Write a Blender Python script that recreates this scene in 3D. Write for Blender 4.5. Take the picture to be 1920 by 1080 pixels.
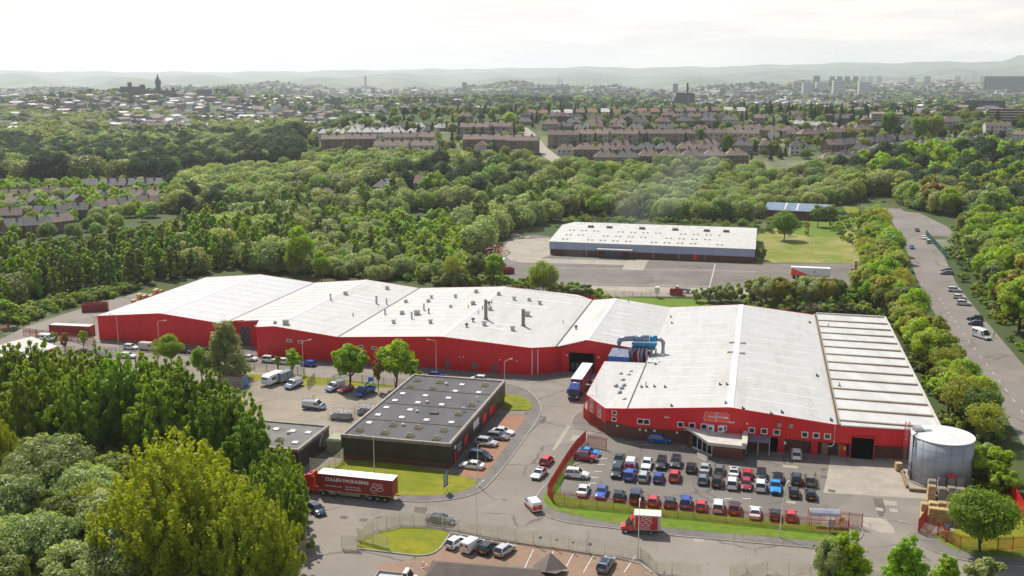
import bpy, math, random
import numpy as np
from mathutils import Vector, Matrix
from math import sin, cos, pi, radians as R

for o in list(bpy.data.objects): bpy.data.objects.remove(o)
sc = bpy.context.scene
C = sc.collection

# ------------------------------------------------------------------ camera, sky, sun, exposure
FPX, YH, HC = 1900.0, 150.0, 70.0
PITCH = math.atan((540 - YH) / FPX)
cam = bpy.data.cameras.new('camera')
camo = bpy.data.objects.new('camera', cam); C.objects.link(camo)
cam.sensor_width = 36.0; cam.lens = 36.0 * FPX / 1920.0
cam.clip_start = 1.0; cam.clip_end = 60000
camo.location = (0, 0, HC); camo.rotation_euler = (pi / 2 - PITCH, 0, 0)
sc.camera = camo

SUN = Vector((-2.7, 5.4, 7.6)).normalized()
SUN_EL = math.asin(SUN.z); SUN_AZ = math.atan2(SUN.x, SUN.y)     # azimuth from +Y towards +X
w = bpy.data.worlds.new("World"); sc.world = w; w.use_nodes = True
nt = w.node_tree; N = nt.nodes; LK = nt.links
N.clear()
sky = N.new('ShaderNodeTexSky'); sky.sky_type = 'NISHITA'; sky.sun_disc = False
sky.sun_elevation = SUN_EL; sky.sun_rotation = SUN_AZ
sky.air_density = 1.0; sky.dust_density = 1.2; sky.ozone_density = 1.0; sky.altitude = 100
bg = N.new('ShaderNodeBackground'); bg.inputs[1].default_value = 0.10
out = N.new('ShaderNodeOutputWorld')
tc = N.new('ShaderNodeTexCoord')
# thin bright cloud sheet: streaky cloud by direction, thick low down, broken overhead
mp = N.new('ShaderNodeMapping'); mp.inputs['Scale'].default_value = (3.4, 3.4, 30.0)
LK.new(tc.outputs['Generated'], mp.inputs[0])
nz = N.new('ShaderNodeTexNoise'); nz.inputs['Scale'].default_value = 1.6; nz.inputs['Detail'].default_value = 7; nz.inputs['Roughness'].default_value = .6
LK.new(mp.outputs[0], nz.inputs['Vector'])
cr = N.new('ShaderNodeValToRGB')
cr.color_ramp.elements[0].position = .40; cr.color_ramp.elements[0].color = (8.6, 8.15, 7.7, 1)
cr.color_ramp.elements[1].position = .60; cr.color_ramp.elements[1].color = (10.8, 9.9, 8.8, 1)
LK.new(nz.outputs[0], cr.inputs[0])
sep = N.new('ShaderNodeSeparateXYZ'); LK.new(tc.outputs['Generated'], sep.inputs[0])
mr = N.new('ShaderNodeMapRange'); mr.inputs[1].default_value = .07; mr.inputs[2].default_value = .34
mr.inputs[3].default_value = 1.0; mr.inputs[4].default_value = .12
LK.new(sep.outputs[2], mr.inputs[0])
mx = N.new('ShaderNodeMix'); mx.data_type = 'RGBA'
LK.new(mr.outputs[0], mx.inputs[0]); LK.new(sky.outputs[0], mx.inputs[6]); LK.new(cr.outputs[0], mx.inputs[7])
LK.new(mx.outputs[2], bg.inputs[0]); LK.new(bg.outputs[0], out.inputs[0])

sl = bpy.data.lights.new('sun', 'SUN'); sl.energy = 4.8; sl.angle = R(.5); sl.color = (1, .95, .87)
so = bpy.data.objects.new('sun', sl); C.objects.link(so)
so.rotation_euler = SUN.to_track_quat('Z', 'Y').to_euler()

sc.view_settings.view_transform = 'Standard'; sc.view_settings.look = 'None'
sc.view_settings.exposure = 0.22; sc.view_settings.gamma = 1.0; sc.view_settings.use_curve_mapping = False
cy = sc.cycles
cy.max_bounces = 6; cy.diffuse_bounces = 3; cy.glossy_bounces = 2; cy.transmission_bounces = 4; cy.transparent_max_bounces = 8
cy.volume_bounces = 1; cy.use_denoising = True; cy.denoising_prefilter = 'NONE'; cy.use_adaptive_sampling = False; cy.sample_clamp_indirect = 4.0; cy.sample_clamp_direct = 12.0
cy.caustics_reflective = False; cy.caustics_refractive = False

# ------------------------------------------------------------------ the land
_c, _s = cos(PITCH), sin(PITCH)
def lerp_tab(x, xs, ys): return float(np.interp(x, xs, ys))
def Tz(x, y):
    """height of the land; works on numpy arrays"""
    x = np.asarray(x, float); y = np.asarray(y, float)
    d = np.hypot(x, y); px = 960 + FPX * x / np.maximum(np.abs(y), 1) * 1.0
    px = np.where(y > 0, px, 960)
    k = np.clip((px - 1300) / 180, 0, 1); dd = d - 85 * k * k * (3 - 2 * k) * np.clip((900 - d) / 200, 0, 1)
    z = np.interp(dd, [0, 530, 590, 640, 760, 960, 1120, 1400, 1700, 40000], [0, 0, 4, 13, 18, 25, 34, 10, 0, 0])
    wgt = np.clip((px - 430) / 330, 0, 1); wgt = wgt * wgt * (3 - 2 * wgt)
    wr = np.clip((2600 - px) / 500, 0, 1)
    z = z * wgt * wr
    # university hill and the shoulder before it
    z = z + 34 * np.exp(-(((px - 300) / 240.) ** 2)) * np.exp(-(((d - 2750) / 480.) ** 2))
    z = z + 16 * np.exp(-(((px - 60) / 260.) ** 2)) * np.exp(-(((d - 2250) / 500.) ** 2))
    z = z + 22 * np.exp(-(((px - 900) / 420.) ** 2)) * np.exp(-(((d - 2300) / 420.) ** 2))
    z = z + 22 * np.exp(-(((px - 1750) / 420.) ** 2)) * np.exp(-(((d - 1750) / 350.) ** 2))
    z = z + 42 * np.exp(-(((px - 1720) / 240.) ** 2)) * np.exp(-(((d - 6500) / 1000.) ** 2))
    # low rises beyond the river, then the long moor ridge
    n = np.sin(px * .013 + 1.3) * .5 + np.sin(px * .031 + d * .0006) * .3 + np.sin(px * .071 + 2 + d * .0011) * .2
    z = z + np.clip((d - 4200) / 1500, 0, 1) * np.clip((9500 - d) / 1500, 0, 1) * (24 + 34 * n) * np.clip((px + 200) / 500, 0.4, 1)
    z = z + np.clip((d - 8800) / 1500, 0, 1) * np.clip((15500 - d) / 2500, 0, 1) * (34 + 60 * np.sin(px * .0093 + d * .00045 + 1) * np.sin(px * .027 + .6))
    crest = np.interp(px, [-2500, 0, 100, 250, 420, 700, 950, 1100, 1200, 1350, 1480, 1600, 1660, 1760, 1860, 1885, 1940, 2100, 4000],
                      [170, 172, 164, 160, 160, 185, 205, 222, 212, 226, 248, 262, 258, 268, 262, 322, 318, 290, 270])
    crest = 70 + (crest - 70) * 1.55
    ramp = np.clip((d - 9000) / 10500, 0, 1); ramp = ramp * ramp * (3 - 2 * ramp)
    crest = crest + 9 * np.sin(px * .041) + 6 * np.sin(px * .093 + 1); rip = .82 + .18 * np.sin(d * .0013 + px * .011) * np.cos(px * .023 + 1)
    z = z + crest * ramp * np.where(d > 18600, 1, rip)
    return z
def zt(x, y): return float(Tz(x, y))
def ray(px, py):
    u = (px - 960) / FPX; v = (540 - py) / FPX
    return np.array([u, _c + v * _s, v * _c - _s])
def G(px, py, z=0.0):
    """point of the plane at height z seen at a photo pixel"""
    d = ray(px, py); t = (z - HC) / d[2]
    return (d[0] * t, d[1] * t)
def GT(px, py):
    """point of the land seen at a photo pixel"""
    d = ray(px, py); t = 150.0; st = 4.0
    while t < 20000:
        if HC + d[2] * t < zt(d[0] * t, d[1] * t):
            lo, hi = t - st, t
            for _ in range(20):
                m = (lo + hi) / 2
                if HC + d[2] * m < zt(d[0] * m, d[1] * m): hi = m
                else: lo = m
            return (d[0] * hi, d[1] * hi)
        st = max(4.0, t * .01); t += st
    return (d[0] * t, d[1] * t)
def PX(x, y, z):
    z = z - HC; dep = y * _c - z * _s; up = y * _s + z * _c
    return 960 + FPX * x / dep, 540 - FPX * up / dep
# the works' own grid: u along the front, v to the back
AX = R(-13.8); OX, OY = -114.0, 271.4
def L(u, v): return (OX + u * cos(AX) - v * sin(AX), OY + u * sin(AX) + v * cos(AX))
def inpoly(x, y, poly):
    c = False; j = len(poly) - 1
    for i in range(len(poly)):
        xi, yi = poly[i]; xj, yj = poly[j]
        if (yi > y) != (yj > y) and x < (xj - xi) * (y - yi) / (yj - yi) + xi: c = not c
        j = i
    return c

# ------------------------------------------------------------------ materials
M = {}
def srgb(r, g, b):
    f = lambda c: (c / 255 / 12.92) if c <= 10 else ((c / 255 + .055) / 1.055) ** 2.4
    return (f(r), f(g), f(b))
def mat(name, col, rough=.6, col2=None, scale=.3, stretch=(1, 1, 1), detail=5, lo=.35, hi=.65, metal=0, spec=.5, coat=0, bump=0, bscale=None, obj=False, rnd=0):
    m = bpy.data.materials.new(name); m.use_nodes = True; t = m.node_tree; n = t.nodes; l = t.links
    b = n['Principled BSDF']; b.inputs['Roughness'].default_value = rough; b.inputs['Metallic'].default_value = metal
    b.inputs['Specular IOR Level'].default_value = spec; b.inputs['Coat Weight'].default_value = coat
    b.inputs['Base Color'].default_value = (*col, 1)
    src = None
    if col2 is not None or bump:
        if obj:
            tc = n.new('ShaderNodeTexCoord'); src = tc.outputs['Object']
        else:
            ge = n.new('ShaderNodeNewGeometry'); src = ge.outputs['Position']
        mp = n.new('ShaderNodeMapping'); mp.inputs['Scale'].default_value = stretch
        l.new(src, mp.inputs[0]); src = mp.outputs[0]
    if col2 is not None:
        z = n.new('ShaderNodeTexNoise'); z.inputs['Scale'].default_value = scale; z.inputs['Detail'].default_value = detail; z.inputs['Roughness'].default_value = .62
        l.new(src, z.inputs['Vector'])
        mr = n.new('ShaderNodeMapRange'); mr.inputs[1].default_value = lo; mr.inputs[2].default_value = hi; l.new(z.outputs[0], mr.inputs[0])
        mx = n.new('ShaderNodeMix'); mx.data_type = 'RGBA'; mx.inputs[6].default_value = (*col, 1); mx.inputs[7].default_value = (*col2, 1)
        l.new(mr.outputs[0], mx.inputs[0]); o = mx.outputs[2]
        if rnd:
            oi = n.new('ShaderNodeObjectInfo'); hs = n.new('ShaderNodeHueSaturation'); m2 = n.new('ShaderNodeMapRange')
            m2.inputs[3].default_value = 1 - rnd; m2.inputs[4].default_value = 1 + rnd
            l.new(oi.outputs['Random'], m2.inputs[0]); l.new(m2.outputs[0], hs.inputs['Value']); l.new(o, hs.inputs['Color']); o = hs.outputs[0]
        l.new(o, b.inputs['Base Color'])
    if bump:
        z2 = n.new('ShaderNodeTexNoise'); z2.inputs['Scale'].default_value = bscale or scale * 8; z2.inputs['Detail'].default_value = 4
        l.new(src, z2.inputs['Vector']); bp = n.new('ShaderNodeBump'); bp.inputs['Strength'].default_value = bump; bp.inputs['Distance'].default_value = .2
        l.new(z2.outputs[0], bp.inputs['Height']); l.new(bp.outputs[0], b.inputs['Normal'])
    M[name] = m; return m

def patchy(name, base, layers, rough=.9, spec=.2, crack=0):
    """ground: base colour, then noise-masked layers (colour, scale, lo, hi, strength)"""
    m = bpy.data.materials.new(name); m.use_nodes = True; t = m.node_tree; n = t.nodes; l = t.links
    b = n['Principled BSDF']; b.inputs['Roughness'].default_value = rough; b.inputs['Specular IOR Level'].default_value = spec
    ge = n.new('ShaderNodeNewGeometry'); prev = None
    for k, (col, scale, lo, hi, st, stretch) in enumerate(layers):
        mp = n.new('ShaderNodeMapping'); mp.inputs['Location'].default_value = (k * 37.1, k * 11.7, k * 3.3); mp.inputs['Scale'].default_value = stretch
        l.new(ge.outputs['Position'], mp.inputs[0])
        z = n.new('ShaderNodeTexNoise'); z.inputs['Scale'].default_value = scale; z.inputs['Detail'].default_value = 6; z.inputs['Roughness'].default_value = .65
        l.new(mp.outputs[0], z.inputs['Vector'])
        mr = n.new('ShaderNodeMapRange'); mr.inputs[1].default_value = lo; mr.inputs[2].default_value = hi; mr.inputs[4].default_value = st
        l.new(z.outputs[0], mr.inputs[0])
        mx = n.new('ShaderNodeMix'); mx.data_type = 'RGBA'; mx.inputs[7].default_value = (*col, 1)
        if prev is None: mx.inputs[6].default_value = (*base, 1)
        else: l.new(prev, mx.inputs[6])
        l.new(mr.outputs[0], mx.inputs[0]); prev = mx.outputs[2]
    if crack:
        z = n.new('ShaderNodeTexNoise'); z.inputs['Scale'].default_value = .5; z.inputs['Detail'].default_value = 4; l.new(ge.outputs['Position'], z.inputs['Vector'])
        av = n.new('ShaderNodeVectorMath'); av.operation = 'MULTIPLY_ADD'; av.inputs[1].default_value = (1.6, 1.6, 0); l.new(z.outputs[1], av.inputs[0]); l.new(ge.outputs['Position'], av.inputs[2])
        vo = n.new('ShaderNodeTexVoronoi'); vo.feature = 'DISTANCE_TO_EDGE'; vo.inputs['Scale'].default_value = crack; l.new(av.outputs[0], vo.inputs['Vector'])
        mr = n.new('ShaderNodeMapRange'); mr.inputs[1].default_value = .008; mr.inputs[2].default_value = .022; mr.inputs[3].default_value = .55; mr.inputs[4].default_value = 0; l.new(vo.outputs['Distance'], mr.inputs[0])
        mk = n.new('ShaderNodeTexNoise'); mk.inputs['Scale'].default_value = .07; l.new(ge.outputs['Position'], mk.inputs['Vector'])
        m2 = n.new('ShaderNodeMapRange'); m2.inputs[1].default_value = .48; m2.inputs[2].default_value = .58; l.new(mk.outputs[0], m2.inputs[0])
        mu = n.new('ShaderNodeMath'); mu.operation = 'MULTIPLY'; l.new(mr.outputs[0], mu.inputs[0]); l.new(m2.outputs[0], mu.inputs[1])
        mx = n.new('ShaderNodeMix'); mx.data_type = 'RGBA'; mx.inputs[7].default_value = (.055, .05, .045, 1); l.new(mu.outputs[0], mx.inputs[0]); l.new(prev, mx.inputs[6]); prev = mx.outputs[2]
    l.new(prev, b.inputs['Base Color'])
    M[name] = m; return m

def ribbed(name, col, col2, ang, freq=3.0, rough=.45, amt=.35, dirt=.10, stain=None):
    """profiled sheet cladding: fine ribs along a horizontal direction plus weathering"""
    m = bpy.data.materials.new(name); m.use_nodes = True; t = m.node_tree; n = t.nodes; l = t.links
    b = n['Principled BSDF']; b.inputs['Roughness'].default_value = rough
    ge = n.new('ShaderNodeNewGeometry'); mp = n.new('ShaderNodeMapping'); mp.vector_type = 'TEXTURE'; mp.inputs['Rotation'].default_value = (0, 0, ang)
    l.new(ge.outputs['Position'], mp.inputs[0])
    wv = n.new('ShaderNodeTexWave'); wv.inputs['Scale'].default_value = freq / 6.28 * 2; wv.inputs['Distortion'].default_value = 0
    wv.bands_direction = 'X'; l.new(mp.outputs[0], wv.inputs['Vector'])
    bp = n.new('ShaderNodeBump'); bp.inputs['Strength'].default_value = amt; bp.inputs['Distance'].default_value = .05
    l.new(wv.outputs[0], bp.inputs['Height']); l.new(bp.outputs[0], b.inputs['Normal'])
    m2 = n.new('ShaderNodeMapping'); m2.inputs['Scale'].default_value = (.5, .5, .06); l.new(mp.outputs[0], m2.inputs[0])
    z = n.new('ShaderNodeTexNoise'); z.inputs['Scale'].default_value = .9; z.inputs['Detail'].default_value = 7; z.inputs['Roughness'].default_value = .7
    l.new(m2.outputs[0], z.inputs['Vector'])
    mr = n.new('ShaderNodeMapRange'); mr.inputs[1].default_value = .35; mr.inputs[2].default_value = .75; l.new(z.outputs[0], mr.inputs[0])
    mx = n.new('ShaderNodeMix'); mx.data_type = 'RGBA'; mx.inputs[6].default_value = (*col, 1); mx.inputs[7].default_value = (*col2, 1)
    l.new(mr.outputs[0], mx.inputs[0]); o = mx.outputs[2]
    w2 = n.new('ShaderNodeTexWave'); w2.inputs['Scale'].default_value = .31 * 1.05; w2.inputs['Distortion'].default_value = 0; l.new(mp.outputs[0], w2.inputs['Vector'])
    m3 = n.new('ShaderNodeMapRange'); m3.inputs[1].default_value = .0; m3.inputs[2].default_value = .25; m3.inputs[3].default_value = dirt; m3.inputs[4].default_value = 0; l.new(w2.outputs[0], m3.inputs[0])
    x2 = n.new('ShaderNodeMix'); x2.data_type = 'RGBA'; x2.inputs[7].default_value = (*[c * .45 for c in col2], 1); l.new(m3.outputs[0], x2.inputs[0]); l.new(o, x2.inputs[6]); o = x2.outputs[2]
    if stain:
        z3 = n.new('ShaderNodeTexNoise'); z3.inputs['Scale'].default_value = .16; z3.inputs['Detail'].default_value = 8; z3.inputs['Roughness'].default_value = .72
        m4 = n.new('ShaderNodeMapping'); m4.inputs['Scale'].default_value = (.35, 1.8, 1); l.new(mp.outputs[0], m4.inputs[0]); l.new(m4.outputs[0], z3.inputs['Vector'])
        m5 = n.new('ShaderNodeMapRange'); m5.inputs[1].default_value = .5; m5.inputs[2].default_value = .72; m5.inputs[4].default_value = .85; l.new(z3.outputs[0], m5.inputs[0])
        x3 = n.new('ShaderNodeMix'); x3.data_type = 'RGBA'; x3.inputs[7].default_value = (*stain, 1); l.new(m5.outputs[0], x3.inputs[0]); l.new(o, x3.inputs[6]); o = x3.outputs[2]
    l.new(o, b.inputs['Base Color'])
    M[name] = m; return m

def leafmat(name, col, col2, trans=.35, rnd=.16, rough=.5, hue=.012):
    """leaves: hue varies leaf to leaf and tree to tree; light passes through"""
    m = bpy.data.materials.new(name); m.use_nodes = True; t = m.node_tree; n = t.nodes; l = t.links
    n.clear(); o = n.new('ShaderNodeOutputMaterial')
    ge = n.new('ShaderNodeNewGeometry'); oi = n.new('ShaderNodeObjectInfo')
    mx = n.new('ShaderNodeMix'); mx.data_type = 'RGBA'; mx.inputs[6].default_value = (*col, 1); mx.inputs[7].default_value = (*col2, 1)
    l.new(ge.outputs['Random Per Island'], mx.inputs[0])
    hs = n.new('ShaderNodeHueSaturation')
    a = n.new('ShaderNodeMapRange'); a.inputs[3].default_value = 1 - rnd * 1.3; a.inputs[4].default_value = 1 + rnd * 1.6
    l.new(oi.outputs['Random'], a.inputs[0]); l.new(a.outputs[0], hs.inputs['Value'])
    f = n.new('ShaderNodeMath'); f.operation = 'MULTIPLY_ADD'; f.inputs[1].default_value = 7.31; f.inputs[2].default_value = .13
    l.new(oi.outputs['Random'], f.inputs[0]); f2 = n.new('ShaderNodeMath'); f2.operation = 'FRACT'; l.new(f.outputs[0], f2.inputs[0])
    h = n.new('ShaderNodeMapRange'); h.inputs[3].default_value = .5 - hue * 1.6; h.inputs[4].default_value = .5 + hue
    l.new(f2.outputs[0], h.inputs[0]); l.new(h.outputs[0], hs.inputs['Hue'])
    l.new(mx.outputs[2], hs.inputs['Color'])
    d = n.new('ShaderNodeBsdfPrincipled'); d.inputs['Roughness'].default_value = rough; d.inputs['Specular IOR Level'].default_value = .35
    tr = n.new('ShaderNodeBsdfTranslucent'); l.new(hs.outputs[0], d.inputs['Base Color'])
    br = n.new('ShaderNodeMix'); br.data_type = 'RGBA'; br.blend_type = 'MULTIPLY'; br.inputs[0].default_value = 1; br.inputs[7].default_value = (1.7, 1.75, .7, 1)
    l.new(hs.outputs[0], br.inputs[6]); l.new(br.outputs[2], tr.inputs[0])
    ms = n.new('ShaderNodeMixShader'); ms.inputs[0].default_value = trans
    l.new(d.outputs[0], ms.inputs[1]); l.new(tr.outputs[0], ms.inputs[2]); l.new(ms.outputs[0], o.inputs[0])
    M[name] = m; return m

# ground sheets
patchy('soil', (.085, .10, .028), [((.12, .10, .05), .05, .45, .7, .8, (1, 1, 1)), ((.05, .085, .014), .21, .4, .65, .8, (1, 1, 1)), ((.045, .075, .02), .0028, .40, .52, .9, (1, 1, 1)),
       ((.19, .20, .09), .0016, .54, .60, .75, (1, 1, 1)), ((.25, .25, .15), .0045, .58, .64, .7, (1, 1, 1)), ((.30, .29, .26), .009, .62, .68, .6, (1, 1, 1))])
patchy('tarmac', (.255, .222, .185), [((.19, .168, .142), .045, .42, .66, .9, (1, 1, 1)), ((.29, .26, .22), .11, .5, .72, .7, (1, 1, 1)),
       ((.10, .095, .09), .5, .62, .75, .5, (1, 1, 1)), ((.14, .13, .12), 2.5, .5, .8, .45, (1, 1, 1))], crack=0.075)
patchy('tarmac_dark', (.195, .174, .148), [((.135, .122, .108), .05, .42, .66, .9, (1, 1, 1)), ((.21, .195, .17), .10, .52, .74, .7, (1, 1, 1)),
       ((.26, .23, .18), .02, .55, .7, .6, (1, 1, 1)), ((.09, .085, .08), 2.2, .5, .8, .4, (1, 1, 1))], crack=0.09)
patchy('yard_dust', (.30, .25, .19), [((.21, .18, .145), .06, .4, .66, .9, (1, 1, 1)), ((.36, .31, .24), .15, .5, .72, .7, (1, 1, 1)), ((.13, .115, .10), .7, .58, .75, .5, (1, 1, 1))], crack=0.1)
patchy('concrete', (.36, .32, .26), [((.25, .225, .19), .12, .42, .68, .8, (1, 1, 1)), ((.42, .38, .31), .4, .5, .72, .6, (1, 1, 1)), ((.17, .155, .13), 1.1, .6, .72, .5, (1, 1, 1))], crack=0.2)
patchy('road_wide', (.225, .20, .178), [((.175, .155, .138), .03, .4, .66, .8, (1, 1, 1)), ((.29, .25, .21), .09, .5, .72, .6, (1, 1, 1)), ((.13, .12, .11), 1.5, .55, .8, .4, (1, 1, 1))], crack=0.06)
patchy('lawn', (.165, .185, .008), [((.27, .24, .012), .12, .42, .66, .85, (1, 1, 1)), ((.10, .145, .007), .5, .45, .7, .7, (1, 1, 1)), ((.30, .26, .06), 1.7, .58, .75, .5, (1, 1, 1))])
patchy('verge', (.12, .20, .012), [((.20, .19, .03), .18, .48, .7, .7, (1, 1, 1)), ((.055, .11, .010), .8, .45, .7, .7, (1, 1, 1)), ((.22, .19, .09), 2.6, .6, .75, .5, (1, 1, 1))])
patchy('rough_field', (.17, .20, .022), [((.30, .26, .09), .06, .42, .6, .9, (1, 1, 1)), ((.09, .16, .010), .13, .5, .66, .85, (1, 1, 1)), ((.34, .30, .15), .5, .55, .7, .7, (1, 1, 1)), ((.05, .08, .012), .9, .58, .72, .7, (1, 1, 1))])
patchy('paviour', (.30, .155, .095), [((.24, .14, .095), .3, .4, .68, .8, (1, 1, 1)), ((.33, .20, .13), 1.3, .45, .7, .6, (1, 1, 1))])
patchy('paviour_pale', (.27, .175, .12), [((.20, .15, .11), .18, .4, .68, .8, (1, 1, 1)), ((.32, .23, .165), .9, .45, .7, .6, (1, 1, 1))])
patchy('footway', (.185, .168, .148), [((.12, .113, .105), .15, .4, .68, .8, (1, 1, 1)), ((.23, .21, .18), .6, .5, .74, .6, (1, 1, 1))], crack=0.25)
patchy('patch_pale', (.36, .33, .27), [((.27, .245, .20), .4, .4, .68, .8, (1, 1, 1))])
patchy('patch_dark', (.12, .10, .085), [((.17, .14, .115), .5, .4, .68, .8, (1, 1, 1))])
patchy('rubble', (.10, .085, .075), [((.19, .165, .14), .9, .45, .62, .8, (1, 1, 1)), ((.04, .035, .03), 1.8, .5, .65, .8, (1, 1, 1))])
mat('kerb', (.34, .31, .26), .85, (.24, .22, .19), .6)
mat('paint_white', (.72, .71, .68), .6, (.45, .43, .40), 1.5)
# building skins
ribbed('red_clad', (.74, .010, .020), (.60, .009, .017), AX, 3.3, .42)
ribbed('black_clad', (.020, .019, .021), (.045, .040, .036), AX, 3.3, .45)
ribbed('blue_clad', (.30, .37, .55), (.38, .43, .55), AX, 3.0, .5)
ribbed('roof_white', (.50, .49, .465), (.41, .40, .375), AX + pi / 2, 3.3, .6, .18, .10, (.36, .34, .30))
ribbed('roof_grey', (.46, .465, .465), (.40, .40, .395), AX + pi / 2, 3.3, .6, .18, .08, (.36, .355, .345))
ribbed('roof_pale', (.54, .53, .49), (.40, .385, .345), AX, 3.3, .6, .2)
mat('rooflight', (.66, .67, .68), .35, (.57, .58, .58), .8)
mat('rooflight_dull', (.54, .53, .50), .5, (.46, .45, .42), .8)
mat('roof_line', (.42, .40, .36), .7)
mat('roof_joint', (.40, .39, .36), .7)
mat('gutter', (.035, .033, .03), .6)
mat('shade_black', (.004, .004, .004), .9, spec=0)  # near-black for open doors: the darkness inside is painted on
mat('batten', (.36, .30, .215), .7, (.27, .22, .16), .5)
mat('roof_flat', (.55, .545, .52), .6, (.46, .45, .42), .35, (1, .25, 1))
mat('felt', (.055, .055, .058), .85, (.105, .10, .098), .22, (1, .18, 1), lo=.3, hi=.75)
mat('felt_pale', (.12, .118, .11), .85, (.17, .165, .15), .3)
mat('felt_trim', (.33, .29, .255), .8, (.22, .19, .17), .8)
mat('brick', (.155, .065, .043), .85, (.105, .045, .032), 1.3)
mat('brick_pale', (.24, .15, .095), .85, (.19, .11, .07), 1.0)
mat('red_paint', (.66, .012, .020), .4, (.52, .010, .017), .8)
mat('red_trim', (.78, .014, .024), .4)
mat('red_fence', (.50, .035, .026), .5, (.38, .045, .028), .7)
mat('galv', (.82, .76, .58), .6, (.66, .61, .47), .7)
mat('galv_green', (.33, .32, .24), .6, (.25, .24, .17), .6)
mat('steel', (.46, .47, .48), .35, (.34, .35, .37), .8, metal=.6)
mat('steel_dark', (.10, .10, .105), .5)
mat('rust', (.22, .10, .05), .85, (.13, .06, .035), 1.2)
mat('white_paint', (.80, .80, .78), .4)
mat('offwhite', (.56, .54, .48), .5, (.45, .43, .38), .6)
mat('dark_glass', (.012, .016, .02), .06, spec=.8)
mat('house_glass', (.05, .06, .075), .12, spec=.8)
mat('car_glass', (.018, .028, .034), .05, spec=.9)
mat('tyre', (.018, .018, .019), .8)
mat('alloy', (.42, .43, .45), .3, metal=.7)
mat('black_plastic', (.022, .022, .024), .5)
mat('lamp_clear', (.75, .77, .78), .15, spec=.8)
mat('lamp_red', (.50, .012, .012), .25)
mat('plate_yellow', (.75, .55, .03), .5)
mat('plate_white', (.8, .8, .8), .5)
mat('yellow_paint', (.70, .48, .03), .5)
mat('hi_vis', (.62, .75, .03), .6)
mat('cloth_dark', (.03, .032, .045), .8)
mat('skin', (.48, .29, .21), .6)
mat('hair', (.05, .035, .025), .7)
mat('blue_paint', (.012, .25, .72), .4, (.010, .20, .62), .8)
mat('cyan_paint', (.012, .24, .46), .4, (.012, .19, .38), .8)
mat('duct_steel', (.25, .30, .40), .35, (.18, .21, .28), .6, metal=.35)
mat('tank_steel', (.40, .43, .47), .5, (.30, .33, .37), .25, (1, 1, .15), metal=.1)
mat('tank_seam', (.27, .30, .34), .6)
mat('moss_dome', (.33, .28, .155), .7, (.24, .205, .12), 1.1)
mat('dome_white', (.68, .68, .66), .35, (.57, .565, .54), 1.0)
mat('pallet_wood', (.64, .46, .22), .8, (.46, .32, .15), .8, rnd=.22)
mat('pallet_grey', (.38, .33, .28), .85, (.27, .235, .20), .9, rnd=.2)
mat('timber', (.30, .19, .10), .8, (.22, .135, .07), 1.0)
mat('bark', (.085, .065, .048), .9, (.05, .04, .03), 2.0, obj=True)
mat('bark_pale', (.28, .26, .22), .9, (.12, .10, .085), 2.0, obj=True)
mat('sign_blue', (.04, .09, .22), .5)
mat('shed_blue_roof', (.17, .235, .31), .5, (.12, .17, .24), .3, (1, .3, 1))
mat('slate', (.125, .118, .118), .8, (.085, .08, .083), .5, (1, 1, 1), rnd=.25)
mat('roof_brown', (.20, .145, .115), .85, (.145, .105, .085), .5, rnd=.2)
mat('roof_orange', (.27, .13, .085), .85, (.21, .105, .07), .5, rnd=.2)
mat('roof_silver', (.52, .50, .47), .7, (.40, .385, .36), .5, rnd=.15)
mat('render_grey', (.33, .27, .225), .9, (.25, .205, .17), .4, rnd=.2)
mat('render_brown', (.20, .135, .105), .9, (.15, .10, .08), .4, rnd=.2)
mat('render_white', (.62, .60, .56), .85, (.52, .50, .46), .4, rnd=.12)
mat('render_cream', (.46, .40, .31), .85, (.38, .33, .26), .4, rnd=.15)
mat('brick_house', (.24, .125, .075), .9, (.18, .09, .055), .8, rnd=.15)
mat('sandstone', (.26, .19, .15), .9, (.18, .13, .105), .2, rnd=.25)
mat('tower_dark', (.055, .058, .07), .8, (.04, .042, .052), .1)
mat('tower_slate', (.10, .12, .15), .6, (.07, .085, .11), .1)
mat('tower_white', (.62, .61, .60), .7, (.54, .535, .53), .1)
mat('tower_brick', (.12, .062, .05), .9)
mat('moss_green', (.30, .33, .20), .7, (.24, .26, .16), .8)
mat('cream_roof', (.72, .68, .55), .5)
mat('orange_mesh', (.42, .20, .12), .7, (.34, .16, .11), 1.0)
mat('green_fence', (.012, .10, .075), .5)
mat('bin_green', (.01, .20, .09), .5)
mat('slate_brown', (.12, .092, .075), .8, (.085, .066, .055), .6)
mat('trailer_red2', (.42, .012, .022), .4)
# foliage
leafmat('leaf_poplar', (.145, .225, .010), (.245, .335, .016), .50, .14)
leafmat('leaf_fresh', (.15, .25, .012), (.235, .34, .022), .46, .14)
leafmat('leaf_yellow', (.205, .255, .008), (.32, .37, .012), .48, .06)
leafmat('leaf_willow', (0.23, 0.29, 0.1), (0.33, 0.385, 0.15), 0.38, .14)
leafmat('leaf_broad', (.14, .215, .038), (.235, .31, .062), .45, .24, hue=.022)
leafmat('leaf_mid', (.185, .245, .075), (.285, .345, .11), .45, .22, hue=.02)
leafmat('leaf_lime', (0.2, 0.32, 0.01), (0.31, 0.42, 0.015), 0.48, .12)
leafmat('leaf_olive', (0.22, 0.25, 0.028), (0.32, 0.33, 0.048), 0.46, .14)
leafmat('leaf_dark', (.036, .070, .030), (.066, .105, .044), .28, .22, .8)
leafmat('leaf_bronze', (0.26, 0.17, 0.04), (0.36, 0.25, 0.06), 0.44, .10)
leafmat('leaf_copper', (0.06, 0.022, 0.028), (0.09, 0.036, 0.04), 0.28, .10)

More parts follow.
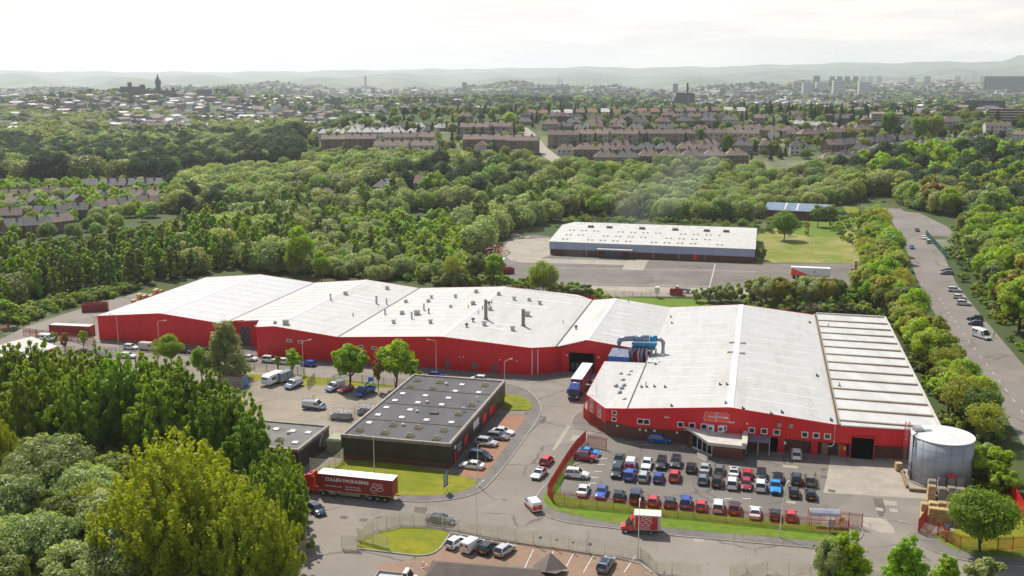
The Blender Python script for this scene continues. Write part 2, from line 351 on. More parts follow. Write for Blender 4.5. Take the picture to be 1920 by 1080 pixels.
# ------------------------------------------------------------------ object helpers
ROOTLOC = {}; KIDS = {}
def tag(o, label=None, cat=None, group=None, kind=None):
    if label: o['label'] = label
    if cat: o['category'] = cat
    if group: o['group'] = group
    if kind: o['kind'] = kind
    return o
def root(name, loc=(0, 0, 0), rz=0, label=None, cat=None, group=None):
    o = bpy.data.objects.new(name, None); C.objects.link(o); o.location = loc; o.rotation_euler = (0, 0, rz)
    o.empty_display_size = .5
    ROOTLOC[o.name] = (Vector(loc), rz)
    return tag(o, label, cat, group)
class MB:
    """collects shapes, then links them as one mesh object"""
    def __init__(s, f=None): s.v = []; s.f = []; s.m = []; s.fn = f
    def add(s, vs, fs, mi=0):
        b = len(s.v)
        s.v += [s.fn(*p) if s.fn else tuple(p) for p in vs]
        s.f += [tuple(b + i for i in q) for q in fs]; s.m += [mi] * len(fs); return s
    def hexa(s, p, mi=0):      # p: four bottom corners then four top corners, anticlockwise
        return s.add(p, [(3, 2, 1, 0), (4, 5, 6, 7), (0, 1, 5, 4), (1, 2, 6, 5), (2, 3, 7, 6), (3, 0, 4, 7)], mi)
    def box(s, x0, x1, y0, y1, z0, z1, mi=0):
        return s.hexa([(x0, y0, z0), (x1, y0, z0), (x1, y1, z0), (x0, y1, z0), (x0, y0, z1), (x1, y0, z1), (x1, y1, z1), (x0, y1, z1)], mi)
    def taper(s, x0, x1, y0, y1, z0, z1, i, mi=0):
        return s.hexa([(x0, y0, z0), (x1, y0, z0), (x1, y1, z0), (x0, y1, z0), (x0 + i, y0 + i, z1), (x1 - i, y0 + i, z1), (x1 - i, y1 - i, z1), (x0 + i, y1 - i, z1)], mi)
    def prism(s, poly, z0, z1, mi=0):
        n = len(poly); 
        vs = [(x, y, z0) for x, y in poly] + [(x, y, z1) for x, y in poly]
        return s.add(vs, [tuple(range(n - 1, -1, -1)), tuple(range(n, 2 * n))] + [(i, (i + 1) % n, n + (i + 1) % n, n + i) for i in range(n)], mi)
    def face(s, pts, mi=0): return s.add(pts, [tuple(range(len(pts)))], mi)
    def tube(s, pts, r, n=8, mi=0, cap=True):
        pts = [Vector(p) for p in pts]; rs = r if isinstance(r, (list, tuple)) else [r] * len(pts)
        vs = []
        for i, p in enumerate(pts):
            t = (pts[min(i + 1, len(pts) - 1)] - pts[max(i - 1, 0)]).normalized()
            a = t.cross(Vector((0, 0, 1)))
            if a.length < 1e-3: a = t.cross(Vector((1, 0, 0)))
            a.normalize(); b = t.cross(a)
            vs += [tuple(p + (a * cos(2 * pi * k / n) + b * sin(2 * pi * k / n)) * rs[i]) for k in range(n)]
        fs = []
        for i in range(len(pts) - 1):
            for k in range(n): fs.append((i * n + k, i * n + (k + 1) % n, (i + 1) * n + (k + 1) % n, (i + 1) * n + k))
        if cap: fs += [tuple(range(n - 1, -1, -1)), tuple(range((len(pts) - 1) * n, len(pts) * n))]
        return s.add(vs, fs, mi)
    def cyl(s, x, y, z0, z1, r, n=16, r2=None, mi=0):
        return s.tube([(x, y, z0), (x, y, z1)], [r, r if r2 is None else r2], n, mi)
    def dome(s, x, y, z, r, h, n=12, k=4, mi=0):
        vs = []; fs = []
        for j in range(k):
            a = pi / 2 * j / k
            vs += [(x + r * cos(a) * cos(2 * pi * i / n), y + r * cos(a) * sin(2 * pi * i / n), z + h * sin(a)) for i in range(n)]
        vs.append((x, y, z + h))
        for j in range(k - 1):
            for i in range(n): fs.append((j * n + i, j * n + (i + 1) % n, (j + 1) * n + (i + 1) % n, (j + 1) * n + i))
        for i in range(n): fs.append(((k - 1) * n + i, (k - 1) * n + (i + 1) % n, k * n))
        return s.add(vs, fs, mi)
    def build(s, name, mats, parent=None, smooth=False):
        me = bpy.data.meshes.new(name)
        off, rz = ROOTLOC.get(parent.name, (Vector((0, 0, 0)), 0)) if (parent is not None and s.fn is not None) else (Vector((0, 0, 0)), 0)
        vs = s.v
        if off.length or rz:
            cr_, sr_ = cos(-rz), sin(-rz)
            vs = [((x - off.x) * cr_ - (y - off.y) * sr_, (x - off.x) * sr_ + (y - off.y) * cr_, z - off.z) for x, y, z in vs]
        me.from_pydata(vs, [], s.f)
        for q in (mats if isinstance(mats, (list, tuple)) else [mats]): me.materials.append(M[q] if isinstance(q, str) else q)
        if any(s.m): me.polygons.foreach_set('material_index', s.m)
        if smooth: me.polygons.foreach_set('use_smooth', [True] * len(me.polygons))
        me.update()
        o = bpy.data.objects.new(name, me); C.objects.link(o)
        if parent is not None:
            o.parent = parent; KIDS.setdefault(parent.name, []).append(o)
            if s.fn is not None: ROOTLOC[o.name] = (off, rz)
        return o
def W(u, v, z): x, y = L(u, v); return (x, y, z)
def ident(x, y, z): return (x, y, z)
def dup(o, loc=None, rz=None, scale=None, label=None, parent=None, group=None):
    """a copy of a thing with copies of its parts and sub-parts"""
    c = o.copy(); C.objects.link(c)
    if parent is not None: c.parent = parent; KIDS.setdefault(parent.name, []).append(c)
    if loc is not None: c.location = loc
    if rz is not None: c.rotation_euler = (0, 0, rz)
    if scale is not None: c.scale = scale if isinstance(scale, (tuple, list)) else (scale,) * 3
    if label: c['label'] = label
    if group: c['group'] = group
    for ch in list(KIDS.get(o.name, [])): dup(ch, parent=c)
    return c

# ------------------------------------------------------------------ ground and hard surfaces
def terrain():
    angs = np.concatenate([np.arange(-180, -46, 6.0), np.arange(-46, 46.01, .4), np.arange(52, 180, 6.0)])
    ds = np.concatenate([[1, 60, 120, 250, 400], np.arange(450, 1800, 25), np.geomspace(1800, 20500, 110)])
    vs = []; fs = []
    for d in ds:
        for a in angs:
            dd = min(d, 1500.) if abs(a) > 46 else d
            vs.append((dd * sin(R(a)), dd * cos(R(a))))
    vs = np.array(vs); z = Tz(vs[:, 0], vs[:, 1]); n = len(angs)
    for i in range(len(ds) - 1):
        for k in range(n):
            k2 = (k + 1) % n
            fs.append((i * n + k, i * n + k2, (i + 1) * n + k2, (i + 1) * n + k))
    me = bpy.data.meshes.new('ground'); me.from_pydata([(x, y, q) for (x, y), q in zip(vs, z)], [], fs)
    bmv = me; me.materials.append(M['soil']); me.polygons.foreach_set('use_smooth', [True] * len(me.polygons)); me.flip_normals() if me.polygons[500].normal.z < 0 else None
    me.update(); o = bpy.data.objects.new('ground', me); C.objects.link(o); o['kind'] = 'structure'
terrain()

LAYER = [0]
def sheet(name, pts, m, lay, px=True, curve=0):
    """flat surface laid 4 mm above the one below it"""
    P_ = [G(*p) if px else p for p in pts]
    if curve: P_ = smooth_loop(P_, curve)
    b = MB(ident); b.face([(x, y, .004 * lay) for x, y in P_])
    o = b.build(name, m); o['kind'] = 'structure'
    if o.data.polygons[0].normal.z < 0: o.data.flip_normals()
    return o
def smooth_loop(P_, it, closed=True):
    for _ in range(it):
        Q = []; n = len(P_)
        for i in range(n if closed else n - 1):
            a, b = P_[i], P_[(i + 1) % n]
            Q.append((a[0] * .75 + b[0] * .25, a[1] * .75 + b[1] * .25)); Q.append((a[0] * .25 + b[0] * .75, a[1] * .25 + b[1] * .75))
        P_ = Q if closed else [P_[0]] + Q + [P_[-1]]
    return P_
def raised(name, pts, m, h=.11, px=True, curve=1):
    """pavement or lawn with a real kerb step"""
    P_ = [G(*p) if px else p for p in pts]
    if curve: P_ = smooth_loop(P_, curve)
    b = MB(ident); n = len(P_)
    cx = sum(p[0] for p in P_) / n; cy_ = sum(p[1] for p in P_) / n
    b.face([(x, y, h) for x, y in P_])
    o = b.build(name, m); o['kind'] = 'structure'
    if o.data.polygons[0].normal.z < 0: o.data.flip_normals()
    return o
def strip_line(name, pts, wd, z0, z1, m, px=True, curve=0):
    P_ = [G(*p) if px else p for p in pts]
    if curve: P_ = smooth_loop(P_, curve, False)
    b = MB(ident)
    for (x0, y0), (x1, y1) in zip(P_, P_[1:]):
        dx, dy = x1 - x0, y1 - y0; l = math.hypot(dx, dy) or 1; nx, ny = -dy / l * wd / 2, dx / l * wd / 2
        b.hexa([(x0 - nx, y0 - ny, z0), (x1 - nx, y1 - ny, z0), (x1 + nx, y1 + ny, z0), (x0 + nx, y0 + ny, z0),
                (x0 - nx, y0 - ny, z1), (x1 - nx, y1 - ny, z1), (x1 + nx, y1 + ny, z1), (x0 + nx, y0 + ny, z1)])
    o = b.build(name, m); o['kind'] = 'structure'; return o

# estate road and yards (one big sheet of tarmac, then lighter and darker surfaces on it)
sheet('road', [(-60, 668), (0, 636), (48, 613), (110, 592), (185, 568), (262, 548), (330, 560), (600, 640), (1000, 690), (1130, 690), (1150, 780), (1720, 850), (1800, 868), (1814, 905), (1800, 995), (1730, 1004),
                (1775, 1035), (1860, 1052), (1990, 1060), (1990, 1200), (1100, 1260), (470, 1260), (545, 1080), (570, 1010), (575, 950), (560, 900), (430, 880), (330, 800), (200, 720), (90, 668), (0, 700)], 'tarmac', 1)
sheet('yard', [(410, 690), (520, 692), (640, 715), (760, 722), (840, 735), (750, 800), (640, 850), (600, 860), (470, 800), (400, 760)], 'yard_dust', 2)
sheet('car_park', [(1046, 930), (1058, 875), (1080, 845), (1105, 815), (1150, 800), (1330, 850), (1570, 857), (1570, 905), (1600, 930), (1530, 985), (1400, 975), (1200, 955)], 'tarmac_dark', 2)
sheet('loading_apron', [W(191, -44, 0)[:2], W(206.5, -42, 0)[:2], W(207, -62, 0)[:2], W(188.5, -63.5, 0)[:2]], 'concrete', 3, px=False)
sheet('gateway', [(1612, 968), (1660, 973), (1676, 990), (1678, 1000), (1650, 998), (1616, 985)], 'concrete', 3)
sheet('lower_car_park', [(845, 1012), (905, 1008), (1000, 1018), (1195, 1052), (1235, 1085), (1245, 1120), (800, 1130), (700, 1060), (800, 1045)], 'paviour_pale', 2)
# wide road east of the works
RL = [(1626, 374), (1664, 400), (1690, 445), (1704, 480), (1718, 520), (1742, 570), (1776, 625), (1822, 690), (1872, 760), (1930, 850), (2010, 980)]
RR = [(1668, 374), (1700, 400), (1745, 440), (1768, 475), (1792, 530), (1830, 580), (1868, 625), (1905, 668), (1950, 720), (2050, 830), (2200, 980)]
RLw = [G(*p) for p in RL]; RRw = [G(*p) for p in RR]
sheet('road', RLw + RRw[::-1], 'road_wide', 1, px=False)
sheet('road', [(1694, 396), (1742, 442), (1795, 444), (1775, 424), (1725, 400)], 'road_wide', 2)
# pavements on the east road
# the back yard round the pale shed
sheet('back_yard', [(880, 508), (935, 470), (952, 447), (1000, 440), (1036, 444), (1040, 480), (1420, 494), (1640, 494), (1640, 520), (1560, 545), (1380, 548), (1130, 548), (1040, 556), (930, 530)], 'tarmac_dark', 1)
sheet('back_yard', [(936, 474), (956, 450), (1030, 446), (1033, 478), (1000, 488), (958, 488)], 'concrete', 2)
sheet('back_yard', [(1177, 487), (1216, 488), (1206, 507), (1166, 505)], 'concrete', 2)
sheet('back_yard', [(960, 489), (1000, 484), (1180, 489), (1172, 497), (980, 492)], 'concrete', 3)
sheet('back_yard', [(1040, 534), (1400, 542), (1560, 547), (1570, 556), (1120, 556), (1020, 545)], 'concrete', 2)
for pp in ([(1050, 502), (1420, 509)], [(1060, 531), (1330, 537)], [(1341, 495), (1330, 540)]):
    strip_line('yard_marking', pp, .25, .012, .016, 'paint_white')
sheet('field', [(1418, 492), (1420, 440), (1500, 412), (1580, 404), (1650, 412), (1650, 494)], 'rough_field', 1)
sheet('field', [(1480, 414), (1600, 408), (1610, 424), (1560, 446), (1490, 440)], 'verge', 2)
sheet('lawn', [(1580, 386), (1600, 384), (1614, 396), (1606, 408), (1588, 404)], 'lawn', 2)
sheet('field', [(1100, 556), (1330, 562), (1330, 580), (1160, 572)], 'verge', 3)
sheet('clearing', [(755, 408), (870, 398), (985, 385), (1000, 392), (900, 412), (780, 428)], 'rough_field', 1)
sheet('field', [(1880, 905), (1920, 960), (1960, 1040), (1800, 1036), (1785, 1000), (1812, 950), (1826, 890)], 'lawn', 2)

# raised lawns, footways with kerbs
KERB_W = [(937, 716), (985, 728), (1006, 746), (1017, 767), (1006, 790), (965, 850), (925, 900), (904, 921), (862, 936), (800, 942), (745, 940)]
raised('pavement', KERB_W + [(745, 928), (820, 930), (870, 922), (900, 903), (950, 836), (990, 776), (1000, 764), (985, 750), (937, 738)], 'footway', .11)
strip_line('kerb', KERB_W, .22, 0, .125, 'kerb', curve=1)
raised('lawn', [(575, 893), (604, 876), (647, 862), (740, 868), (838, 886), (892, 900), (893, 910), (868, 922), (815, 931), (745, 929), (640, 930)], 'lawn', .12)
raised('lawn', [(940, 739), (975, 742), (996, 754), (998, 764), (990, 771), (946, 769), (936, 765)], 'lawn', .13)
raised('car_park', [W(122.8, -35.5, 0)[:2], W(127.3, -35, 0)[:2], W(133.5, -36.5, 0)[:2], W(128.9, -73, 0)[:2], W(122.8, -72.5, 0)[:2]], 'footway', .09, px=False, curve=0)
raised('car_park', [W(125.2, -36, 0)[:2], W(131.8, -37, 0)[:2], W(129.3, -71.6, 0)[:2], W(124.6, -71.4, 0)[:2]], 'paviour', .094, px=False, curve=0)
KERB_E = [(1094, 866), (1060, 880), (1030, 903), (1008, 925), (1004, 945), (1014, 962), (1039, 975), (1080, 983), (1160, 992), (1240, 1003), (1400, 1017), (1500, 1026), (1545, 1029), (1600, 1020), (1618, 1004), (1617, 990)]
raised('pavement', KERB_E + [(1590, 985), (1560, 998), (1400, 990), (1240, 974), (1120, 960), (1050, 945), (1036, 925), (1060, 880), (1090, 856)], 'footway', .11)
strip_line('kerb', KERB_E, .22, 0, .125, 'kerb', curve=1)
raised('verge', [(1080, 846), (1062, 876), (1040, 905), (1018, 930), (1022, 947), (1045, 960), (1100, 972), (1160, 984), (1240, 990), (1400, 1004), (1540, 1016), (1565, 1014), (1592, 1003), (1592, 990), (1500, 982), (1300, 962), (1150, 944), (1062, 934), (1046, 922), (1064, 882), (1090, 850)], 'verge', .13)
KERB_N = [(1092, 770), (1080, 776), (1071, 790), (1072, 801), (1090, 806), (1118, 810), (1150, 815)]
raised('pavement', KERB_N + [(1150, 800), (1112, 782), (1100, 765)], 'footway', .11)
strip_line('kerb', KERB_N, .22, 0, .125, 'kerb', curve=1)
KERB_I = [(670, 1029), (740, 1038), (795, 1044), (822, 1034), (838, 1010), (845, 1000)]
raised('lawn', [(672, 1028), (671, 1014), (700, 1002), (740, 992), (780, 989), (846, 998), (838, 1012), (820, 1036), (795, 1044), (735, 1038)], 'lawn', .12)
strip_line('kerb', KERB_I, .25, 0, .16, 'kerb', curve=1)
KERB_S = [(1702, 1002), (1716, 1010), (1740, 1030), (1790, 1048), (1860, 1060), (1990, 1068)]
raised('pavement', KERB_S + [(1990, 1050), (1870, 1046), (1800, 1035), (1762, 1012), (1745, 1004), (1712, 998)], 'footway', .11)
strip_line('kerb', KERB_S, .22, 0, .125, 'kerb', curve=1)
raised('verge', [(1745, 1005), (1765, 1006), (1800, 1022), (1870, 1034), (1990, 1036), (1990, 1050), (1870, 1046), (1800, 1036), (1770, 1020)], 'verge', .13)
strip_line('kerb', [(846, 1000), (905, 1010), (1000, 1022), (1195, 1052), (1222, 1075)], .3, 0, .14, 'kerb', curve=1)
sheet('verge', [(445, 700), (500, 703), (520, 693), (540, 700), (640, 712), (735, 722), (740, 728), (600, 722), (560, 724), (470, 712), (440, 708)], 'lawn', 3)
KERB_L = [(196, 639), (390, 655), (500, 670), (640, 684), (870, 704), (985, 715), (1035, 708)]
raised('pavement', KERB_L + [(1036, 700), (990, 706), (870, 695), (640, 676), (500, 662), (390, 648), (190, 633)], 'footway', .10, curve=0)
raised('pavement', [(48, 617), (110, 622), (180, 651), (420, 668), (420, 672), (178, 655), (100, 628), (44, 622)], 'footway', .10, curve=0)
# repairs, markings
for q, m in (([(1637, 934), (1655, 935), (1661, 958), (1655, 970), (1648, 968), (1641, 950)], 'patch_dark'), ([(1656, 938), (1681, 940), (1682, 948), (1659, 948)], 'patch_pale'), ([(1641, 951), (1655, 953), (1656, 959), (1643, 957)], 'concrete'),
             ([(1668, 953), (1683, 955), (1683, 961), (1668, 959)], 'patch_pale'), ([(1468, 871), (1497, 874), (1496, 879), (1468, 876)], 'patch_pale'), ([(1474, 938), (1492, 941), (1491, 945), (1474, 943)], 'patch_pale'),
             ([(1033, 938), (1048, 940), (1046, 944), (1034, 942)], 'patch_pale'), ([(1537, 891), (1551, 892), (1551, 897), (1538, 896)], 'patch_dark'), ([(1553, 917), (1567, 919), (1566, 924), (1553, 922)], 'patch_dark'),
             ([(1064, 797), (1070, 799), (1050, 832), (1038, 846), (1036, 842), (1052, 815)], 'patch_pale'), ([(1075, 816), (1098, 818), (1094, 828), (1068, 826)], 'patch_pale'),
             ([(1009, 778), (1026, 782), (1020, 795), (1000, 790)], 'patch_dark'), ([(778, 950), (803, 952), (797, 964), (776, 960)], 'patch_dark'), ([(640, 967), (655, 969), (648, 974), (636, 972)], 'patch_dark'), ([(675, 972), (690, 973), (686, 978), (673, 977)], 'patch_dark'),
             ([(1302, 1008), (1320, 1010), (1318, 1017), (1300, 1015)], 'patch_pale'), ([(985, 772), (1000, 774), (985, 805), (975, 802)], 'patch_dark')):
    sheet('road_patch', q, m, 4 if m != 'concrete' else 5)
for x in np.linspace(1000, 1190, 6):
    a, b_ = (x - 20, 1073), (x, 1030 + (x - 1000) * .075)
    strip_line('bay_marking', [a, b_], .12, .012, .016, 'paint_white')
for q in ((1132, 860), (1127, 871), (1121, 884), (1115, 895), (1110, 906), (1075, 873), (1071, 888), (1200, 905), (1365, 935), (1400, 935), (1180, 830), (1212, 833), (1278, 838)):
    x, y = G(*q); b = MB(ident); b.box(x - .7, x + .7, y - .1, y + .1, .012, .016); b.build('bay_marking', 'paint_white')['kind'] = 'structure'
# broken line along the east road
cl = smooth_loop([((a[0] * .68 + b_[0] * .32), (a[1] * .68 + b_[1] * .32)) for a, b_ in zip(RLw, RRw)], 1, False)
acc = 0
for (x0, y0), (x1, y1) in zip(cl, cl[1:]):
    l = math.hypot(x1 - x0, y1 - y0); n = int(l // 6)
    for k in range(n):
        t0, t1 = k / n, k / n + 2.2 / l
        if (y0 + (y1 - y0) * t0) < 330: strip_line('road_marking', [(x0 + (x1 - x0) * t0, y0 + (y1 - y0) * t0), (x0 + (x1 - x0) * t1, y0 + (y1 - y0) * t1)], .14, .010, .014, 'paint_white', px=False)

# ------------------------------------------------------------------ the long red warehouse (four gabled bays)
def wall_run(b, pts, z0=0.0, tops=None, th=.25):
    """outer wall following plan points (u,v) with a top height per point; closed loop if first==last"""
    for (p, zp), (q, zq) in zip(pts, pts[1:]):
        b.face([(p[0], p[1], z0), (q[0], q[1], z0), (q[0], q[1], zq), (p[0], p[1], zp)])
ZV, ZR = 6.5, 8.3
def slope(b, u0, z0, u1, z1, va0, va1, vb0, vb1, th=.16):
    """roof plane between u0 and u1; front edge runs from (u0,va0) to (u1,va1), back edge at vb"""
    b.hexa([(u0, va0, z0 - th), (u1, va1, z1 - th), (u1, vb1, z1 - th), (u0, vb0, z0 - th), (u0, va0, z0), (u1, va1, z1), (u1, vb1, z1), (u0, vb0, z0)])
def roof_strip(b, u0, z0, u1, z1, v, wd, t0=.1, t1=.9, dz=.03):
    a, c = u0 + (u1 - u0) * t0, u0 + (u1 - u0) * t1
    za, zc = z0 + (z1 - z0) * t0, z0 + (z1 - z0) * t1
    b.hexa([(a, v, za - .02), (c, v, zc - .02), (c, v + wd, zc - .02), (a, v + wd, za - .02), (a, v, za + dz), (c, v, zc + dz), (c, v + wd, zc + dz), (a, v + wd, za + dz)])
def window(parent, u0, u1, v, z0, z1, face=-1, frame='white_paint', two=False, fn=W, nm='window'):
    """framed window proud of a wall whose outer face is at v and looks to -v"""
    b = MB(fn); t = .16; d = .06
    for (a, c, e, f) in ((u0, u1, z0, z0 + t), (u0, u1, z1 - t, z1), (u0, u0 + t, z0 + t, z1 - t), (u1 - t, u1, z0 + t, z1 - t)) + ((((u0 + u1) / 2 - t / 2, (u0 + u1) / 2 + t / 2, z0 + t, z1 - t),) if two else ()):
        b.box(a, c, v - d, v - .002, e, f)
    w_ = b.build(nm, frame, parent)
    b = MB(fn); b.box(u0 + t, u1 - t, v - .03, v - .003, z0 + t, z1 - t); b.build('pane', 'dark_glass', w_)
    return w_

LW = root('red_warehouse', (*L(62, 25), 0), 0, 'long red clad warehouse with four shallow white gabled roofs', 'warehouse')
VF, VB = -6.0, 57.0
b = MB(W)
front = [((0, 0), ZV), ((19.6, 0), ZR), ((38.3, 0), ZV)]
for (p, zp), (q, zq) in zip(front, front[1:]): b.face([(p[0], p[1], 0), (q[0], q[1], 0), (q[0], q[1], zq), (p[0], p[1], zp)])
f2 = [((38.3, 0), ZV), ((38.3, 3.4), ZV), ((40.0, 3.4), ZV + .2), ((47.2, 3.4), 7.4), ((51.0, VF), 7.75), ((56.2, VF), ZR), ((73.7, VF), ZV), ((101, VF), ZR), ((123.6, VF), 6.85), ((129, -2), ZV), ((130.2, -.8), 6.7), ((136.3, -.8), ZR), ((152, -.8), ZV)]
for (p, zp), (q, zq) in zip(f2, f2[1:]): b.face([(p[0], p[1], 0), (q[0], q[1], 0), (q[0], q[1], zq), (p[0], p[1], zp)])
bk = [((152, 48), ZV), ((136.3, 48), ZR), ((129, 53), ZV), ((129, VB), ZV), ((101, VB), ZR), ((73.7, VB), ZV), ((56.2, VB), ZR), ((38.3, VB), ZV), ((19.6, VB), ZR), ((0, VB), ZV), ((0, 0), ZV)]
for (p, zp), (q, zq) in zip(bk, bk[1:]): b.face([(p[0], p[1], 0), (q[0], q[1], 0), (q[0], q[1], zq), (p[0], p[1], zp)])
b.build('wall', 'red_clad', LW)
bays = [(0, 19.6, 38.3, 'roof_grey', 0, 0, VB, VB), (38.3, 56.2, 73.7, 'roof_white', 0, 0, VB, VB), (73.7, 101, 129, 'roof_white', VF, VF, VB, VB), (129, 136.3, 152, 'roof_white', -.8, -.8, 50, 48)]
e = .25
roofs = []
b = MB(W); slope(b, 0 - e, ZV - .03, 19.6, ZR, -e, -e, VB + e, VB + e); slope(b, 19.6, ZR, 38.15, ZV, -e, -e, VB + e, VB + e); r1 = b.build('roof', 'roof_grey', LW); roofs.append(r1)
b = MB(W)
slope(b, 38.45, ZV, 47.2, 7.39, 3.1, 3.1, VB + e, VB + e); slope(b, 47.2, 7.39, 51.0, 7.76, 3.1, VF - e, VB + e, VB + e); slope(b, 51.0, 7.76, 56.2, ZR, VF - e, VF - e, VB + e, VB + e); slope(b, 56.2, ZR, 73.55, ZV, VF - e, VF - e, VB + e, VB + e)
r2 = b.build('roof', 'roof_white', LW)
b = MB(W); slope(b, 73.85, ZV, 101, ZR, VF - e, VF - e, VB + e, VB + e); slope(b, 101, ZR, 123.6, 6.86, VF - e, VF - e, VB + e, VB + e); slope(b, 123.6, 6.86, 128.85, ZV + .01, VF - e, -2.2, VB + e, 53)
r3 = b.build('roof', 'roof_white', LW)
b = MB(W); slope(b, 129.15, ZV, 136.3, ZR, -2.0, -1.05, 53, 48.3); slope(b, 136.3, ZR, 151.85, ZV, -1.05, -1.05, 48.3, 48.3); r4 = b.build('roof', 'roof_white', LW)
for (u, va, vb) in ((38.3, -.3, VB + .3), (73.7, VF - .3, VB + .3), (129, -2.3, 53.2)):
    b = MB(W); b.box(u - .28, u + .28, va, vb, ZV - .25, ZV + .02); b.build('gutter', 'gutter', LW)
# ridge cappings, rooflights and sheet joints
for r_, u, va, vb in ((r1, 19.6, -.3, VB + .3), (r2, 56.2, VF - .3, VB + .3), (r3, 101, VF - .3, VB + .3), (r4, 136.3, -1.1, 48.4)):
    b = MB(W); b.hexa([(u - .55, va, ZR - .05), (u + .55, va, ZR - .05), (u + .55, vb, ZR - .05), (u - .55, vb, ZR - .05), (u - .5, va, ZR + .02), (u + .5, va, ZR + .02), (u + .5, vb, ZR + .02), (u - .5, vb, ZR + .02)]); b.build('ridge_cap', 'rooflight', r_)
for k in range(10):
    v = 3.2 + k * 5.6
    for s_ in (0, 1):
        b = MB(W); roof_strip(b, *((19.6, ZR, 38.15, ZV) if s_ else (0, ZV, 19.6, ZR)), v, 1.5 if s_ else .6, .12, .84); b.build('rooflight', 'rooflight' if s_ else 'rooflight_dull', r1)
rnd = random.Random(4)
for r_, segs in ((r2, ((41, 6.78, 56.2, ZR), (56.2, ZR, 73.5, ZV))), (r3, ((73.9, ZV, 101, ZR), (101, ZR, 128.8, ZV))), (r4, ((129.3, ZV, 136.3, ZR), (136.3, ZR, 151.8, ZV)))):
    b = MB(W); b2 = MB(W)
    for sg in segs:
        for k in range(11):
            v = 1.5 + k * 4.7
            if r_ is r4 and v > 44: continue
            roof_strip(b, *sg, v, .10, .04, .96, .02)
            if rnd.random() < .55:
                t = rnd.uniform(.08, .5); b2 = MB(W); roof_strip(b2, *sg, v + 1, .9, t, t + rnd.uniform(.2, .45), .025); b2.build('rooflight', 'rooflight', r_)
    b.build('sheet_joint', 'roof_joint', r_)['kind'] = 'stuff'
# red verge flashing along the front
for seq in ([(0, -.29, ZV), (19.6, -.29, ZR), (38.3, -.29, ZV)], [(51.0, VF - .29, 7.75), (56.2, VF - .29, ZR), (73.7, VF - .29, ZV), (101, VF - .29, ZR), (123.6, VF - .29, 6.85), (128.9, -2.3, ZV)], [(40, 3.05, 6.65), (47.2, 3.05, 7.37)], [(130, -1.1, 6.65), (136.3, -1.1, ZR), (151.5, -1.1, ZV + .05)],
            [(0, VB + .29, ZV), (19.6, VB + .29, ZR), (38.3, VB + .29, ZV), (56.2, VB + .29, ZR), (73.7, VB + .29, ZV), (101, VB + .29, ZR), (129, 53.4, ZV)]):
    b = MB(W)
    for (a, c) in zip(seq, seq[1:]):
        b.hexa([(a[0], a[1] - .04, a[2] - .28), (c[0], c[1] - .04, c[2] - .28), (c[0], c[1] + .03, c[2] - .28), (a[0], a[1] + .03, a[2] - .28), (a[0], a[1] - .04, a[2] + .06), (c[0], c[1] - .04, c[2] + .06), (c[0], c[1] + .03, c[2] + .06), (a[0], a[1] + .03, a[2] + .06)])
    b.build('verge_flashing', 'red_trim', LW)
for u0, u1, z0 in ((59.5, 60.9, 4.3), (62.6, 64.0, 4.2), (79, 80.4, 3.95), (82.6, 84.0, 3.85)):   # narrow windows in the front
    window(LW, u0, u1, VF, z0, z0 + .75)
def panel(name, parent, u0, u1, v, z0, z1, m, fn=W, d=.06):
    b = MB(fn); b.box(u0, u1, v - d, v - .002, z0, z1); return b.build(name, m, parent)
for u in (88.7, 101.8, 108.8, 113.9): panel('louvre', LW, u, u + 1.3, VF, .5, 2.1, 'felt_pale')
for u in (105.5, 106.4, 115.8, 119.9): panel('light_fitting', LW, u, u + .25, VF, 3.2, 3.5, 'white_paint')
d_ = panel('roller_door', LW, 41.2, 44.2, 3.4, 0, 5.0, 'steel_dark')
panel('door', LW, 36.2, 37.4, 0, 0, 2.3, 'tower_brick')
# open goods door in the fourth bay: near-black slab painted as its unlit inside, bales on its face
b = MB(W); b.box(132.0, 138.2, -1.0, -.803, 0.02, 5.0); b.build('goods_door', 'shade_black', LW)
b = MB(W)
for (a, c, z0, z1) in ((131.8, 132.0, 0, 5.25), (138.2, 138.4, 0, 5.25), (132.0, 138.2, 5.0, 5.25)): b.box(a, c, -1.08, -.803, z0, z1)
b.build('door_frame', 'red_paint', LW)
for k in range(5): b = MB(W); b.box(132.6 + k * 1.1, 133.3 + k * 1.1, -1.06, -1.002, .6, 2.3); b.build('stock_bale', 'house_glass', LW)
for u in (131.2, 139): panel('light_fitting', LW, u, u + .4, -.8, 3.9, 4.3, 'white_paint')
